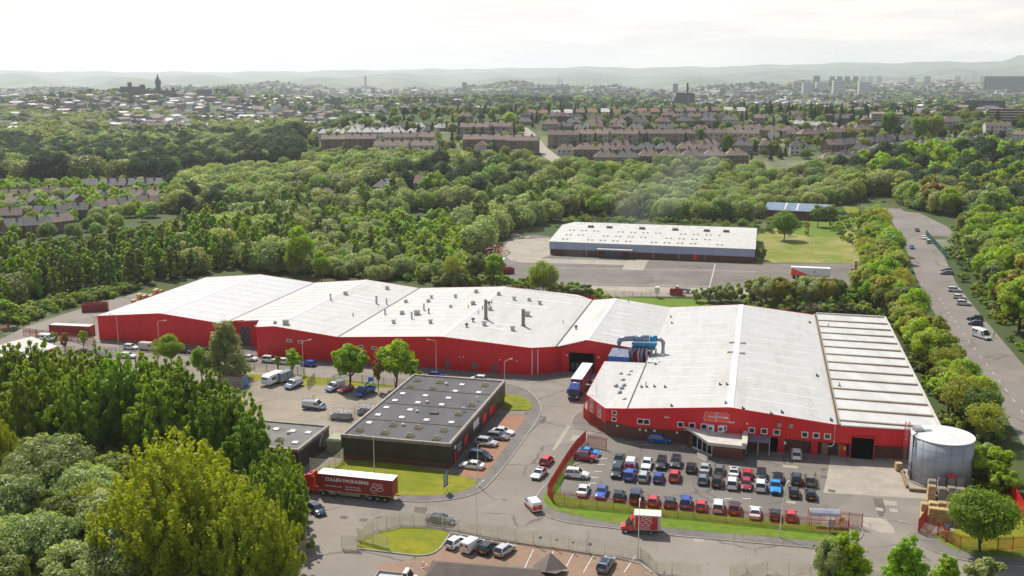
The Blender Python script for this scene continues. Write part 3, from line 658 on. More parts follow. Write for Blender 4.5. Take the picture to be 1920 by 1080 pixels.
# roof vents, cowls and stacks
def on_roof(px, py):
    """roof point of the long warehouse seen at a pixel"""
    for z in np.arange(ZR, ZV - .01, -.05):
        x, y = G(px, py, z); du, dv = x - OX, y - OY
        u = du * cos(AX) + dv * sin(AX); v = -du * sin(AX) + dv * cos(AX)
        zr = np.interp(u, [0, 19.6, 38.3, 56.2, 73.7, 101, 129, 136.3, 152, 171.7, 191.7, 210], [ZV, ZR, ZV, ZR, ZV, ZR, ZV, ZR, ZV, ZR, ZV, ZV])
        if zr >= z: return x, y, float(zr), u
    return x, y, ZV, u
def roof_of(u): return r1 if u < 38.3 else r2 if u < 73.7 else r3 if u < 129 else r4
def vent(px, py, kind, s=1.0):
    x, y, z, u = on_roof(px, py); r_ = roof_of(u); b = MB(ident)
    if kind == 'round':
        b.cyl(x, y, z - .2, z + .9 * s, .55 * s, 14); b.cyl(x, y, z + .9 * s, z + 1.25 * s, .8 * s, 14); b.cyl(x, y, z + 1.25 * s, z + 1.3 * s, .62 * s, 14)
        b.build('roof_vent', 'offwhite', r_)
    elif kind == 'box':
        b.box(x - .7 * s, x + .7 * s, y - .6 * s, y + .6 * s, z - .2, z + 1.0 * s); b.box(x - .85 * s, x + .85 * s, y - .75 * s, y + .75 * s, z + 1.0 * s, z + 1.2 * s); b.box(x - .5 * s, x + .5 * s, y - .4 * s, y + .4 * s, z + 1.2 * s, z + 1.32 * s)
        b.build('roof_vent', 'offwhite', r_)
    elif kind == 'cowl':
        b.cyl(x, y, z - .2, z + .6, .18, 8); b.dome(x, y, z + .6, .5, .5, 10, 3); b.cyl(x, y, z + .45, z + .6, .3, 10, .5); b.build('extract_cowl', 'steel_dark', r_)
    elif kind == 'pipe':
        b.cyl(x, y, z - .2, z + 1.5 * s, .22 * s, 10); b.cyl(x, y, z + 1.5 * s, z + 1.62 * s, .3 * s, 10); b.build('flue_pipe', 'steel_dark' if s < 1 else 'steel', r_)
    elif kind == 'stack':
        b.cyl(x, y, z - .2, z + 5.2 * s, .46, 14); b.cyl(x, y, z + 5.2 * s, z + 5.3 * s, .52, 14); b.cyl(x, y, z - .1, z + .4, .75, 14, .5); b.build('chimney_stack', 'rust_stack', r_)
mat('rust_stack', (.17, .15, .12), .7, (.26, .22, .15), .6, (1, 1, .4))
for q in ((516, 607, 'box', .6), (536, 608, 'box', 1.0), (620, 562, 'pipe', 1.1), (648, 552, 'box', .8), (706, 569, 'pipe', 1.4), (725, 570, 'pipe', 1), (726, 542, 'box', .8), (662, 593, 'pipe', .6),
          (722, 590, 'pipe', 1.1), (738, 606, 'round', .85), (754, 589, 'box', .8), (772, 598, 'pipe', 1.2), (782, 590, 'box', 1.1), (795, 582, 'pipe', 1.2), (804, 588, 'pipe', .9), (807, 606, 'round', .85), (761, 567, 'box', .7), (803, 566, 'box', .7), (809, 559, 'round', .75), (845, 576, 'box', .6), (854, 558, 'round', .8),
          (887, 571, 'box', .85), (893, 549, 'box', .8), (878, 577, 'pipe', .5), (935, 553, 'box', .8), (964, 562, 'round', .85), (992, 564, 'box', .7), (1012, 570, 'round', .85), (919, 581, 'box', .8), (988, 592, 'box', 1.1), (908, 610, 'round', .95), (961, 619, 'round', .95),
          (917, 572, 'cowl', 1), (875, 613, 'cowl', 1), (887, 603, 'cowl', 1), (897, 588, 'pipe', .5), (1056, 606, 'pipe', .45), (1080, 617, 'cowl', 1), (905, 580, 'pipe', .6), (922, 569, 'pipe', .6), (911, 599, 'stack', 1.0), (981, 611, 'stack', .85), (1178, 566, 'pipe', .5)):
    vent(*q)
for u, v in ((123.9, -6.1), (125.1, -5.2)):      # white rainwater pipes on the cut-off corner
    b = MB(W); b.tube([(u, v, .1), (u, v, 6.3)], .11, 8); b.build('rainwater_pipe', 'white_paint', LW)
for u, v in ((47.6, 2.0), (38.6, -.15)):
    b = MB(W); b.tube([(u, v, .1), (u, v, 6.2)], .09, 8); b.build('rainwater_pipe', 'white_paint', LW)

# ------------------------------------------------------------------ the front red factory (wide gable, flat extension, low annex)
RF = root('red_factory', (*L(180, 0), 0), 0, 'red clad factory with wide white roof, brick base and glazed entrance porch', 'factory')
VFF, VFB = -45.2, 48.2
b = MB(W)
fr = [((152, VFF), ZV), ((171.7, VFF), ZR), ((191.7, VFF), ZV - .1), ((210, -43.6), 6.3)]
def red_face(p, zp, q, zq, z0): b.face([(p[0], p[1], z0), (q[0], q[1], z0), (q[0], q[1], zq), (p[0], p[1], zp)])
red_face((147.4, -43.4), 5.6, (152, VFF), ZV, 3.0); red_face((142.5, -36.3), 5.9, (147.4, -43.4), 5.6, 2.4); red_face((142.5, -11.7), 6.2, (142.5, -36.3), 5.9, 0)
for (p, zp), (q, zq) in zip(fr, fr[1:]): red_face(p, zp, q, zq, 2.75)
for p, zp, q, zq in (((210, -43.6), 6.3, (210, 50), 6.3), ((210, 50), 6.3, (191.7, VFB), ZV - .1), ((191.7, VFB), ZV - .1, (171.7, VFB), ZR), ((171.7, VFB), ZR, (152, VFB), ZV), ((152, -11.7), ZV, (142.5, -11.7), 6.2), ((152, -.5), ZV, (152, -11.7), ZV)): red_face(p, zp, q, zq, 0)
b.build('wall', 'red_clad', RF)
b = MB(W)
for p, z1, q in (((142.9, -36.4), 2.4, (147.6, -43.25)), ((147.6, -43.25), 3.0, (152, VFF + .15)), ((152, VFF + .15), 2.75, (210, -43.45))):
    b.face([(p[0], p[1], 0), (q[0], q[1], 0), (q[0], q[1], z1), (p[0], p[1], z1)])
b.build('brick_base', 'brick', RF)
b = MB(W); slope(b, 152.1, ZV, 171.7, ZR, VFF - .25, VFF - .25, VFB + .25, VFB + .25); slope(b, 171.7, ZR, 191.6, ZV - .1, VFF - .25, VFF - .25, VFB + .25, VFB + .25); rf1 = b.build('roof', 'roof_white', RF)
b = MB(W); slope(b, 191.9, ZV - .12, 210.2, 6.25, -45.3, -44.0, 50.2, 50.4); rf2 = b.build('roof', 'roof_flat', RF)
b = MB(W); P6 = [(142.3, -11.5, 6.25), (152, -11.5, 6.5), (152, VFF - .2, 6.5), (147.3, -43.65, 5.65), (142.3, -36.4, 5.95)]
b.add([(x, y, z) for x, y, z in P6] + [(x, y, z - .15) for x, y, z in P6], [(4, 3, 2, 1, 0), (5, 6, 7, 8, 9)] + [(i, (i + 1) % 5, 5 + (i + 1) % 5, 5 + i) for i in range(5)]); rf3 = b.build('roof', 'roof_white', RF)
b = MB(W); b.box(171.0, 172.4, VFF - .3, VFB + .3, ZR - .12, ZR + .04); b.build('ridge_cap', 'rooflight', rf1)
b = MB(W); b.box(151.82, 152.1, VFF - .3, -11.7, ZV - .2, ZV + .05); b.build('gutter', 'gutter', RF)
b = MB(W); b.box(151.85, 152.1, -11.5, VFB, ZV - .2, ZV + .015); b.build('gutter', 'roof_line', RF)
b = MB(W); b.box(191.45, 191.62, VFF - .3, VFB + .4, ZV - .25, ZV + .18); b.box(191.95, 192.15, VFF - .3, 50.3, ZV - .25, ZV + .16); b.build('gutter', 'batten', RF)
b = MB(W); b.box(191.622, 191.948, VFF - .3, VFB + .3, ZV - .3, ZV - .1); b.build('gutter', 'gutter', RF)
for k in range(13): b = MB(W); v = -42.9 + k * 7.05; b.box(192.2, 209.9, v, v + .55, 6.2, 6.62); b.build('roof_rib', 'batten', rf2)
b = MB(W); b.box(209.9, 210.4, -44.2, 50.4, 6.0, 6.62); b.box(192.1, 209.9, 50.0, 50.5, 6.1, 6.7); b.build('parapet', 'offwhite', RF)
for k in range(12):
    v = -38 + k * 7.1
    for sg in ((152.2, ZV, 171.7, ZR), (171.7, ZR, 191.5, ZV - .1)):
        b = MB(W); roof_strip(b, *sg, v, .55, .12, .86, .03); b.build('rooflight', 'rooflight', rf1)
        if k % 2: b = MB(W); roof_strip(b, *sg, v + 3.4, .07, .1, .95, .015); b.build('sheet_joint', 'rooflight_dull', rf1)
b = MB(W)
for seq in ([(142.3, -36.45, 5.9), (147.35, -43.75, 5.62), (152, VFF - .29, ZV), (171.7, VFF - .29, ZR), (191.7, VFF - .29, ZV - .1)], [(142.25, -11.6, 6.2), (142.25, -36.4, 5.9)], [(152, VFB + .3, ZV), (171.7, VFB + .3, ZR), (191.7, VFB + .3, ZV - .05)]):
    for a, c in zip(seq, seq[1:]):
        dx, dy = c[0] - a[0], c[1] - a[1]; l = math.hypot(dx, dy); nx, ny = -dy / l * .035, dx / l * .035
        b.hexa([(a[0] - nx, a[1] - ny, a[2] - .25), (c[0] - nx, c[1] - ny, c[2] - .25), (c[0] + nx, c[1] + ny, c[2] - .25), (a[0] + nx, a[1] + ny, a[2] - .25), (a[0] - nx, a[1] - ny, a[2] + .06), (c[0] - nx, c[1] - ny, c[2] + .06), (c[0] + nx, c[1] + ny, c[2] + .06), (a[0] + nx, a[1] + ny, a[2] + .06)])
b.build('verge_flashing', 'red_trim', RF)
def up(px, py):   # u on the front wall for a pixel x (height ~4)
    x, y = G(px, py, 4.0); return (x - OX) * cos(AX) + (y - OY) * sin(AX)
for px, py, s_ in ((1211, 778, 2), (1279, 784, 1), (1300, 786, 1), (1322, 788, 1), (1358, 791, 1), (1410, 796, 1), (1433, 798, 1), (1456, 801, 1), (1508, 805, 1), (1529, 807, 1), (1550, 809, 1)):
    u = up(px, py); u += (py - 786) * 0; w_ = 1.25 if s_ == 2 else .62
    zz = 3.95 if px < 1500 else 3.9
    window(RF, u - w_, u + w_, VFF, zz - .55, zz + .62, two=s_ == 2)
F45 = lambda s, d, z: W(142.5 + (147.4 - 142.5) * s + .83 * d, -36.3 + (-43.4 + 36.3) * s + .567 * d, z)   # along the splayed corner wall
def fsplay(a, y, z):  # a: metres along the splay, y: depth (-=outwards)
    t = a / 8.63; nx, ny = -.823, -.568
    return W(142.5 + 4.9 * t - nx * y, -36.3 - 7.1 * t - ny * y, z)
for a in (1.3, 5.0):
    for z in (2.75, 4.2): window(RF, a, a + 1.5, 0, z, z + 1.15, two=True, fn=fsplay)
F3 = lambda a, y, z: W(147.4 + 4.6 * a / 4.94 + .36 * y * 0, -43.4 - 1.8 * a / 4.94 + y, z)
for z in (3.2, 4.55): window(RF, 1.4, 2.5, 0, z, z + .95, fn=F3)
# sign board above the porch: red lozenge pair with a white bar and lettering
sgu = up(1346, 779)
def lozenge(u0, u1, z0, z1, sk): return [(u0 + sk * .35, z0), (u1 - .25, z0), (u1, z0 + .35), (u1 - sk * .2, z1 - .3), (u1 - sk * .2 - .3, z1), (u0 + .35 + sk * .35, z1), (u0 + .1, z1 - .45), (u0, z0 + .4)]
def plate(name, parent, poly, v, d, m, fn=W):
    b = MB(fn); n = len(poly); b.add([(x, v, z) for x, z in poly] + [(x, v - d, z) for x, z in poly], [tuple(range(n)), tuple(range(2 * n - 1, n - 1, -1))] + [(i, n + i, n + (i + 1) % n, (i + 1) % n) for i in range(n)]); return b.build(name, m, parent)
mat('sign_red', (.92, .09, .035), .4); mat('sign_silver', (.72, .72, .74), .4)
plate('sign_board', RF, lozenge(sgu - 2.5, sgu + 2.5, 5.15, 7.1, .5), VFF - .003, .08, 'steel')
plate('sign_face', RF, lozenge(sgu - 2.35, sgu - .1, 5.25, 7.0, .4), VFF - .085, .03, 'sign_red'); plate('sign_face', RF, lozenge(sgu + .05, sgu + 2.4, 5.25, 7.0, .4), VFF - .085, .03, 'sign_red')
panel('sign_bar', RF, sgu - 1.6, sgu + 2.1, VFF - .116, 5.98, 6.28, 'sign_silver', d=.02)
def lettering(text, size, parent, fn, m='white_paint', name='lettering', align='LEFT', bold=.0, depth=.0):
    """words as flat mesh letters; fn maps (along, up) to the parent's space"""
    cu = bpy.data.curves.new('letters', 'FONT'); cu.body = text; cu.size = size; cu.align_x = align; cu.offset = bold; cu.resolution_u = 2
    ob = bpy.data.objects.new('letters', cu); C.objects.link(ob); dg = bpy.context.evaluated_depsgraph_get()
    me = bpy.data.meshes.new_from_object(ob.evaluated_get(dg)); bpy.data.objects.remove(ob)
    vs = [fn(v.co.x, v.co.y) for v in me.vertices]; fs = [tuple(p.vertices) for p in me.polygons]
    b = MB(ident if parent.name in ROOTLOC and fn(0, 0)[1] > 60 else None); b.add(vs, fs); return b.build(name, m, parent)
lettering('CULLEN PACKAGING', .3, RF, lambda x, z: W(sgu - 1.5 + x, VFF - .142, 6.03 + z), 'black_plastic', bold=.006)
for u in (sgu - 1.55, sgu + .35):   # two condenser units
    b = MB(W); b.box(u, u + 1.2, VFF - .55, VFF - .003, 3.25, 4.5); o = b.build('condenser', 'white_paint', RF); b = MB(W); b.tube([(u + .5, VFF - .60, 3.88), (u + .5, VFF - .552, 3.88)], .38, 14); b.build('fan_grille', 'steel_dark', o)
for px, py in ((1481, 791), (1460, 790)): u = up(px, py); panel('vent_louvre', RF, u - .35, u + .35, VFF, 5.0, 5.75, 'steel')
for px in (1257, 1252, 1368, 1372, 1377, 1402): u = up(px, 778); panel('light_fitting', RF, u - .16, u + .16, VFF, 5.1, 5.4, 'white_paint')
for u, z0 in ((154.5, 2.3), (155.7, 2.2), (157.4, 2.3), (161.8, 2.3), (164.6, 2.3), (149.9, 2.4)): panel('light_fitting', RF, u - .2, u + .2, VFF + .15 if u > 152 else -44.2, z0 - .25, z0 + .15, 'white_paint')
du = up(1610, 830)
b = MB(W); b.box(du - 2.1, du + 2.1, VFF + .3, VFF + 3, .02, 3.9); 
b = MB(W); b.box(194.35, 198.35, -45.12, -44.75, .02, 4.15); b.build('loading_door', 'shade_black', RF)  # shallow slab, interior darkness put into its colour
b = MB(W); b.box(194.15, 194.35, -45.2, -44.7, 0, 4.35); b.box(198.35, 198.55, -45.2, -44.7, 0, 4.35); b.box(194.35, 198.35, -45.2, -44.7, 4.15, 4.35); b.build('door_frame', 'red_paint', RF)
for u, z1, nm in ((187.7, 2.9, 'door'), (192.9, 2.5, 'door'), (181.6, 2.9, 'door')): panel(nm, RF, u - .6, u + .6, -44.98 if u > 190 else VFF, .05, z1, 'red_paint')
panel('doorway', RF, 179.5, 180.8, VFF, .05, 2.9, 'shade_black')  # flat panel coloured as the dark behind an open door
panel('notice', RF, 193.0, 193.45, -45.05, 1.5, 2.1, 'yellow_paint', d=.03); panel('notice', RF, 194.0, 194.3, -45.21, 1.6, 2.3, 'sign_blue', d=.02); panel('notice', RF, 182.1, 182.5, VFF - .07, 1.7, 2.3, 'white_paint', d=.02)
for u in (188.0, 191.9): panel('brick_panel', RF, u + (1.0 if u < 190 else .1), u + (2.2 if u < 190 else .6), VFF + .1, .05, 2.6, 'brick_pale', d=.03)
b = MB(W); b.tube([(191.2, VFF - .15, 6.2), (191.2, VFF - .15, 2.5), (190.8, VFF - .15, 2.1), (190.2, VFF - .15, 2.05)], .1, 8); b.build('rainwater_pipe', 'white_paint', RF)
b = MB(W); b.hexa([(174.9, -47.8, 2.55), (179.6, -47.8, 2.55), (179.6, VFF - .01, 2.95), (174.9, VFF - .01, 2.95), (174.9, -47.8, 2.62), (179.6, -47.8, 2.62), (179.6, VFF - .01, 3.05), (174.9, VFF - .01, 3.05)]); cpy = b.build('lean_to_roof', 'duct_steel', RF)
for u in (175.1, 177.3, 179.4): b = MB(W); b.cyl(u, -47.6, 0, 2.55, .06, 8); b.build('post', 'white_paint', cpy)
# porch
b = MB(W); b.prism([(168.9, -50.9), (174.5, -51.6), (174.7, VFF - .01), (164.2, VFF - .01), (164.2, -46.4)], 0, .05); b.build('porch_floor', 'concrete', RF)
b = MB(W)
b.prism([(168.9, -50.9), (174.5, -51.6), (174.55, -51.3), (168.95, -50.6)], .05, 2.7); b.prism([(174.25, -51.2), (174.55, -51.2), (174.7, VFF - .02), (174.4, VFF - .02)], .05, 2.7); po = b.build('porch_wall', 'brick', RF)
b = MB(W); b.box(164.1, 165.0, -46.8, VFF - .02, .05, 2.7); b.build('brick_pier', 'brick', po)
b = MB(W); b.prism([(168.88, -50.93), (174.52, -51.63), (174.53, -51.6), (168.89, -50.9)], 1.8, 2.0); b.build('brick_band', 'brick_pale', po)
b = MB(W); b.prism([(165.0, -46.6), (168.9, -50.7), (168.98, -50.6), (165.08, -46.5)], .3, 2.6); gl = b.build('glazed_screen', 'dark_glass', po)
b = MB(W)
for t in (0, .25, .5, .75, 1): x, y = 164.95 + 3.9 * t, -46.65 - 4.1 * t; b.box(x - .07, x + .07, y - .07, y + .07, .05, 2.68)
b.prism([(164.9, -46.7), (168.85, -50.85), (168.95, -50.75), (165.0, -46.6)], .05, .3); b.build('screen_frame', 'white_paint', po)
b = MB(W); cp = [(162.9, -46.6), (168.2, -52.1), (175.0, -52.6), (175.2, VFF - .02), (163.3, VFF - .02)]
b.add([(cp[0][0], cp[0][1], 4.2), (cp[1][0], cp[1][1], 2.72), (cp[2][0], cp[2][1], 2.72), (cp[3][0], cp[3][1], 2.5), (cp[4][0], cp[4][1], 2.75), (cp[0][0], cp[0][1], 4.5), (cp[1][0], cp[1][1], 3.3), (cp[2][0], cp[2][1], 3.3), (cp[3][0], cp[3][1], 3.0), (cp[4][0], cp[4][1], 3.1)],
      [(4, 3, 2, 1, 0), (5, 6, 9), (6, 7, 8, 9)] + [(i, (i + 1) % 5, 5 + (i + 1) % 5, 5 + i) for i in range(5)])
b.build('canopy', 'offwhite', po)
b = MB(W); b.box(174.3, 175.3, -52.4, VFF - .02, 3.31, 3.8); b.build('upstand', 'offwhite', po)
b = MB(W)
for k in range(4): b.prism([(165.5 - k * .0 + 1.2, -49.2 - k * .5), (168.3, -52.0 - k * .55), (167.8 - k * .0, -52.5 - k * .5), (166.0, -50.1 - k * .5)], 0, .5 - k * .12)
b.build('steps', 'concrete', po)
def on5(px, py):
    x, y, z, u = on_roof(px, py); return x, y, z
for q in ((1164, 700), (1179, 702), (1168, 711), (1170, 721), (1155, 722), (1166, 726), (1162, 734), (1183, 696), (1171, 748)):
    x, y = G(*q, 6.3); b = MB(ident); b.dome(x, y, 6.15, .55, .45, 12, 3); b.build('roof_dome', 'steel', rf3)
for q, k in (((1257, 595), 0), ((1259, 607), 0), ((1372, 643), 1), ((1393, 644), 1), ((1369, 661), 1), ((1391, 663), 1), ((1202, 727), 0), ((1211, 726), 2), ((1226, 726), 0), ((1246, 727), 0), ((1228, 684), 0), ((1362, 722), 0), ((1349, 722), 0), ((1517, 605), 0), ((1531, 705), 0), ((1258, 762), 0), ((1360, 757), 0), ((1392, 767), 0), ((1445, 777), 0), ((1465, 774), 0), ((1557, 788), 0)):
    x, y, z = on5(*q); b = MB(ident)
    if k == 1: b.taper(x - .8, x + .8, y - .5, y + .5, z - .1, z + .35, .2); b.build('roof_vent', 'offwhite', rf1)
    else: b.cyl(x, y, z - .1, z + (1.2 if k == 2 else .55), .10 if k == 2 else .13, 8); b.box(x + .1, x + .45, y - .15, y + .15, z - .1, z + .25); b.build('flue_pipe', 'steel_dark', rf1)
for q in ((1553, 612), (1574, 724)):
    x, y = G(*q, 6.3); b = MB(ident); b.cyl(x, y, 6.2, 7.2, .08, 8); b.box(x - .3, x + .3, y - .3, y + .3, 6.2, 6.5); b.build('flue_pipe', 'steel_dark', rf2)

# ------------------------------------------------------------------ blue dust extractor between the two works
DX = root('dust_extractor', (*L(147, -5), 0), 0, 'blue dust extraction plant with silver ducts between the two red buildings', 'extractor')
b = MB(W); b.hexa([(142.9, -9.0, 0), (147.4, -9.0, 0), (147.4, -5.2, 0), (142.9, -5.2, 0), (142.9, -9.0, 6.9), (147.4, -9.0, 6.9), (147.4, -5.2, 6.9), (142.9, -5.2, 6.9)]); fb = b.build('filter_box', 'blue_paint', DX)
b = MB(W); b.hexa([(142.7, -9.2, 6.9), (147.6, -9.2, 6.9), (147.6, -5.0, 6.9), (142.7, -5.0, 6.9), (143.2, -7.6, 7.9), (147.2, -7.6, 7.9), (147.2, -5.2, 7.9), (143.2, -5.2, 7.9)]); b.build('lid', 'duct_steel', fb)
b = MB(W); b.box(147.6, 153.4, -4.4, -2.2, 8.6, 9.2); b.hexa([(147.9, -4.2, 7.6), (153.1, -4.2, 7.6), (153.1, -2.4, 7.6), (147.9, -2.4, 7.6), (147.9, -4.2, 8.6), (153.1, -4.2, 8.6), (153.1, -2.4, 8.6), (147.9, -2.4, 8.6)]); b.build('manifold', 'cyan_paint', DX)
b = MB(W); b.tube([(144.6, -4.4, 6.0), (144.6, -4.4, 9.2), (144.8, -4.4, 9.7), (145.4, -4.4, 10.0), (148.2, -4.0, 10.2)], .62, 14); b.build('duct', 'duct_steel', DX, True)
b = MB(W); b.tube([(148.2, -4.0, 10.2), (151.6, -3.6, 10.3)], .75, 14); b.build('fan_casing', 'duct_steel', DX, True)
b = MB(W); b.tube([(151.7, -3.6, 10.3), (153.4, -3.4, 10.3)], .72, 14); b.build('fan_casing', 'cyan_paint', DX, True)
b = MB(W); b.tube([(153.4, -3.4, 10.2), (154.3, -3.4, 10.1), (154.9, -3.4, 9.5), (154.9, -3.6, 6.6), (154.6, -3.8, 5.4), (153.6, -4.2, 5.0), (151.5, -4.8, 5.0)], .5, 14); b.build('duct', 'steel', DX, True)
for k, (u, ub) in enumerate(((147.9, 147.5), (148.8, 148.1), (149.7, 149.6), (150.5, 150.4), (151.4, 151.6), (152.6, 152.7))):
    b = MB(W); b.tube([(u, -4.2, 8.2), (u - .2, -5.2, 7.9), (ub - .3, -6.0, 7.0), (ub, -6.2, 4.5 - .2 * k), (ub + .6, -6.3, 3.2), (ub + 1.6, -6.4, 2.7 + .1 * k), (ub + 3.4, -6.6, 2.6 + .1 * k)][:4 if k < 2 else 7], .32, 12); b.build('duct', 'duct_steel' if k % 2 else 'steel', DX, True)
b = MB(W); b.tube([(146.9, -7.3, 4.9), (148.6, -7.4, 4.9), (149.4, -7.4, 4.4), (149.4, -7.4, 2)], .5, 12); b.build('duct', 'steel', DX, True)
b = MB(W)
for u in (147.8, 150.5, 153.2):
    for v in (-4.3, -2.3): b.box(u - .1, u + .1, v - .1, v + .1, 0, 7.6)
b.build('support_frame', 'steel_dark', DX)
b = MB(W)
for z in (6.6, 7.2, 7.7):
    b.tube([(152.2, -11.4, z), (154.4, -11.4, z)], .045, 6); b.tube([(154.4, -11.4, z), (154.4, -9.6, z)], .045, 6); b.tube([(152.2, -11.4, z), (152.2, -9.6, z)], .045, 6)
for u in (152.2, 153.3, 154.4): b.box(u - .05, u + .05, -11.45, -11.35, 6.5, 7.8)
b.box(152.1, 154.5, -11.5, -9.5, 6.7, 6.76); b.build('access_platform', 'white_paint', DX)

# ------------------------------------------------------------------ sprinkler tank
tx, ty = L(208.9, -52.4); RT, HT = 5.25, 8.3
TK = root('water_tank', (tx, ty, 0), 0, 'big round grey steel water tank with white conical lid', 'tank')
b = MB(ident); b.cyl(tx, ty, .25, HT, RT, 64); b.build('shell', 'tank_steel', TK, False)
for p_ in KIDS[TK.name][0].data.polygons: p_.use_smooth = len(p_.vertices) == 4
b = MB(ident)
for z in (1.9, 3.5, 5.1, 6.7): b.cyl(tx, ty, z - .03, z + .03, RT + .03, 64)
for k in range(14):
    a = k * pi / 7 + .1; b.box(tx + RT * cos(a) - .03, tx + RT * cos(a) + .03, ty + RT * sin(a) - .03, ty + RT * sin(a) + .03, .25, HT - .1)
b.build('stiffener', 'tank_seam', TK)
b = MB(ident); b.cyl(tx, ty, HT, HT + .12, RT + .08, 64); b.cyl(tx, ty, HT + .12, HT + .55, RT - .02, 64, .3); b.build('lid', 'dome_white', TK)
b = MB(ident); b.cyl(tx, ty, 0, .25, RT + .35, 48); b.build('plinth', 'concrete', TK)
x, y = G(1722, 805, 8.8); b = MB(ident); b.box(x - .8, x + .7, y - .5, y + .7, 8.4, 9.25); b.box(x + .8, x + 2.2, y - .7, y + .1, 8.4, 8.85); b.build('hatch', 'steel', TK)
b = MB(ident); b.tube([(tx - RT - .15, ty - .6, .3), (tx - RT - .15, ty - .6, HT + .2), (tx - RT + .5, ty - .5, HT + .6)], .14, 8); b.build('overflow_pipe', 'gutter', TK)
b = MB(W); b.prism([(203.0, -52.0), (203.6, -49.5), (203.9, -57.8), (208.0, -60.2), (203.4, -58.4)], 0, .5) if False else b.box(202.6, 203.0, -58.0, -46.5, 0, .55); b.box(203.0, 208.5, -59.4, -59.0, 0, .55); o = b.build('bund_wall', 'timber'); tag(o, 'low brown retaining kerb around the foot of the water tank', 'low wall')
CL = root('caged_ladder', (*L(203.9, -45.4), 0), 0, 'red caged ladder beside the round tank', 'ladder')
b = MB(W)
for u in (203.6, 204.2): b.box(u - .04, u + .04, -45.6, -45.5, .2, 8.2)
b.build('rails', 'red_fence', CL)
b = MB(W)
for k in range(26): b.box(203.64, 204.16, -45.57, -45.53, .4 + k * .3, .44 + k * .3)
b.build('rung', 'galv', CL)['kind'] = 'stuff'
b = MB(W)
for z in (2.6, 3.7, 4.8, 5.9, 7.0, 8.0): b.tube([(203.5, -45.5, z), (203.4, -46.1, z), (203.9, -46.45, z), (204.4, -46.1, z), (204.3, -45.5, z)], .035, 6)
for u, v in ((203.4, -46.1), (203.9, -46.45), (204.4, -46.1)): b.box(u - .03, u + .03, v - .03, v + .03, 2.5, 8.0)
b.build('cage', 'red_fence', CL)

# ------------------------------------------------------------------ black flat-roofed units
def flat_unit(name, label, u0, u1, v0, v1, h, base, lines, sky_spec):
    r = root(name, (*L((u0 + u1) / 2, (v0 + v1) / 2), 0), 0, label, 'building')
    b = MB(W); b.box(u0, u1, v0, v1, base, h - .05); b.build('wall', 'black_clad', r)
    b = MB(W); b.box(u0 + .12, u1 - .12, v0 + .12, v1 - .12, 0, base); b.build('brick_base', 'brick', r)
    b = MB(W); b.box(u0 + .45, u1 - .45, v0 + .45, v1 - .45, h - .05, h + .06); rf = b.build('roof', 'felt' if h > 4.2 else 'felt_pale', r)
    b = MB(W)
    for (a, c, d, e_) in ((u0 - .06, u1 + .06, v0 - .06, v0 + .45), (u0 - .06, u1 + .06, v1 - .45, v1 + .06), (u0 - .06, u0 + .45, v0 + .45, v1 - .45), (u1 - .45, u1 + .06, v0 + .45, v1 - .45)): b.box(a, c, d, e_, h - .25, h + .32)
    b.build('parapet', 'felt_trim', r)
    for v in lines: b = MB(W); b.box(u0 + .46, u1 - .46, v - .14, v + .14, h + .06, h + .16); b.build('roof_seam', 'gutter', rf)
    for q, kind in sky_spec:
        x, y = G(*q, h + .3); b = MB(lambda a, c, z: (x + a * cos(AX) - c * sin(AX), y + a * sin(AX) + c * cos(AX), z))
        if kind == 'w': b.taper(-.62, .62, -.62, .62, h + .05, h + .32, .08); b.taper(-.54, .54, -.54, .54, h + .32, h + .40, .25); b.build('skylight', 'dome_white', rf)
        elif kind == 'm': b.taper(-.72, .72, -.72, .72, h + .05, h + .22, .04); b.taper(-.68, .68, -.68, .68, h + .22, h + .85, .5); b.build('skylight', 'moss_dome', rf)
        elif kind == 'v': b.cyl(0, 0, h, h + .3, .3, 10); b.dome(0, 0, h + .3, .42, .3, 10, 3); b.build('roof_vent', 'offwhite', rf)
        else: b.box(-.8, .8, -.5, .5, h + .05, h + .35); b.build('roof_hatch', 'gutter', rf)
    return r, rf
z4 = lambda *p: [((400 + a / 4, 680 + c / 4), k) for a, c, k in p]
bb, bbr = flat_unit('black_unit', 'black clad flat roofed unit covered in skylights beside the brick parking bays', 101.2, 122.6, -68.6, -27.6, 4.6, 1.1, (-58.4, -48.1, -37.8), z4(
    (1533, 130, 'm'), (1697, 145, 'm'), (1748, 157, 'v'), (1866, 162, 'w'), (1480, 178, 'm'), (1645, 192, 'm'), (1816, 210, 'w'), (1422, 228, 'w'), (1592, 244, 'w'), (1765, 262, 'w'), (1364, 279, 'w'), (1536, 296, 'w'), (1605, 292, 'v'), (1714, 312, 'w'),
    (1300, 332, 'w'), (1477, 350, 'w'), (1530, 363, 'v'), (1657, 373, 'h'), (1237, 387, 'w'), (1415, 406, 'w'), (1600, 426, 'w'), (1170, 446, 'w'), (1350, 465, 'm'), (1424, 464, 'v'), (1538, 484, 'm'), (1728, 505, 'm'), (1787, 444, 'w'), (1840, 385, 'm'), (1100, 503, 'm'), (1286, 524, 'm'), (1476, 546, 'm'), (1672, 568, 'm'))
    + [((885, 759), 'm'), ((909, 722), 'm'), ((898, 735), 'w')])
sb, sbr = flat_unit('black_unit', 'small black flat roofed unit behind the poplars with white rooflights', 80.5, 96.2, -76.5, -62.9, 4.0, .9, (), z4(
    (365, 478, 'w'), (475, 493, 'w'), (598, 507, 'w'), (563, 524, 'v'), (714, 520, 'w'), (375, 564, 'w'), (497, 577, 'm'), (617, 594, 'w')))
b = MB(W); b.tube([(96.26, -66, 3.9), (96.3, -66, 3.6), (96.3, -67.2, 2.6), (96.3, -67.5, 1.6)], .05, 6); b.build('cable', 'white_paint', sb)
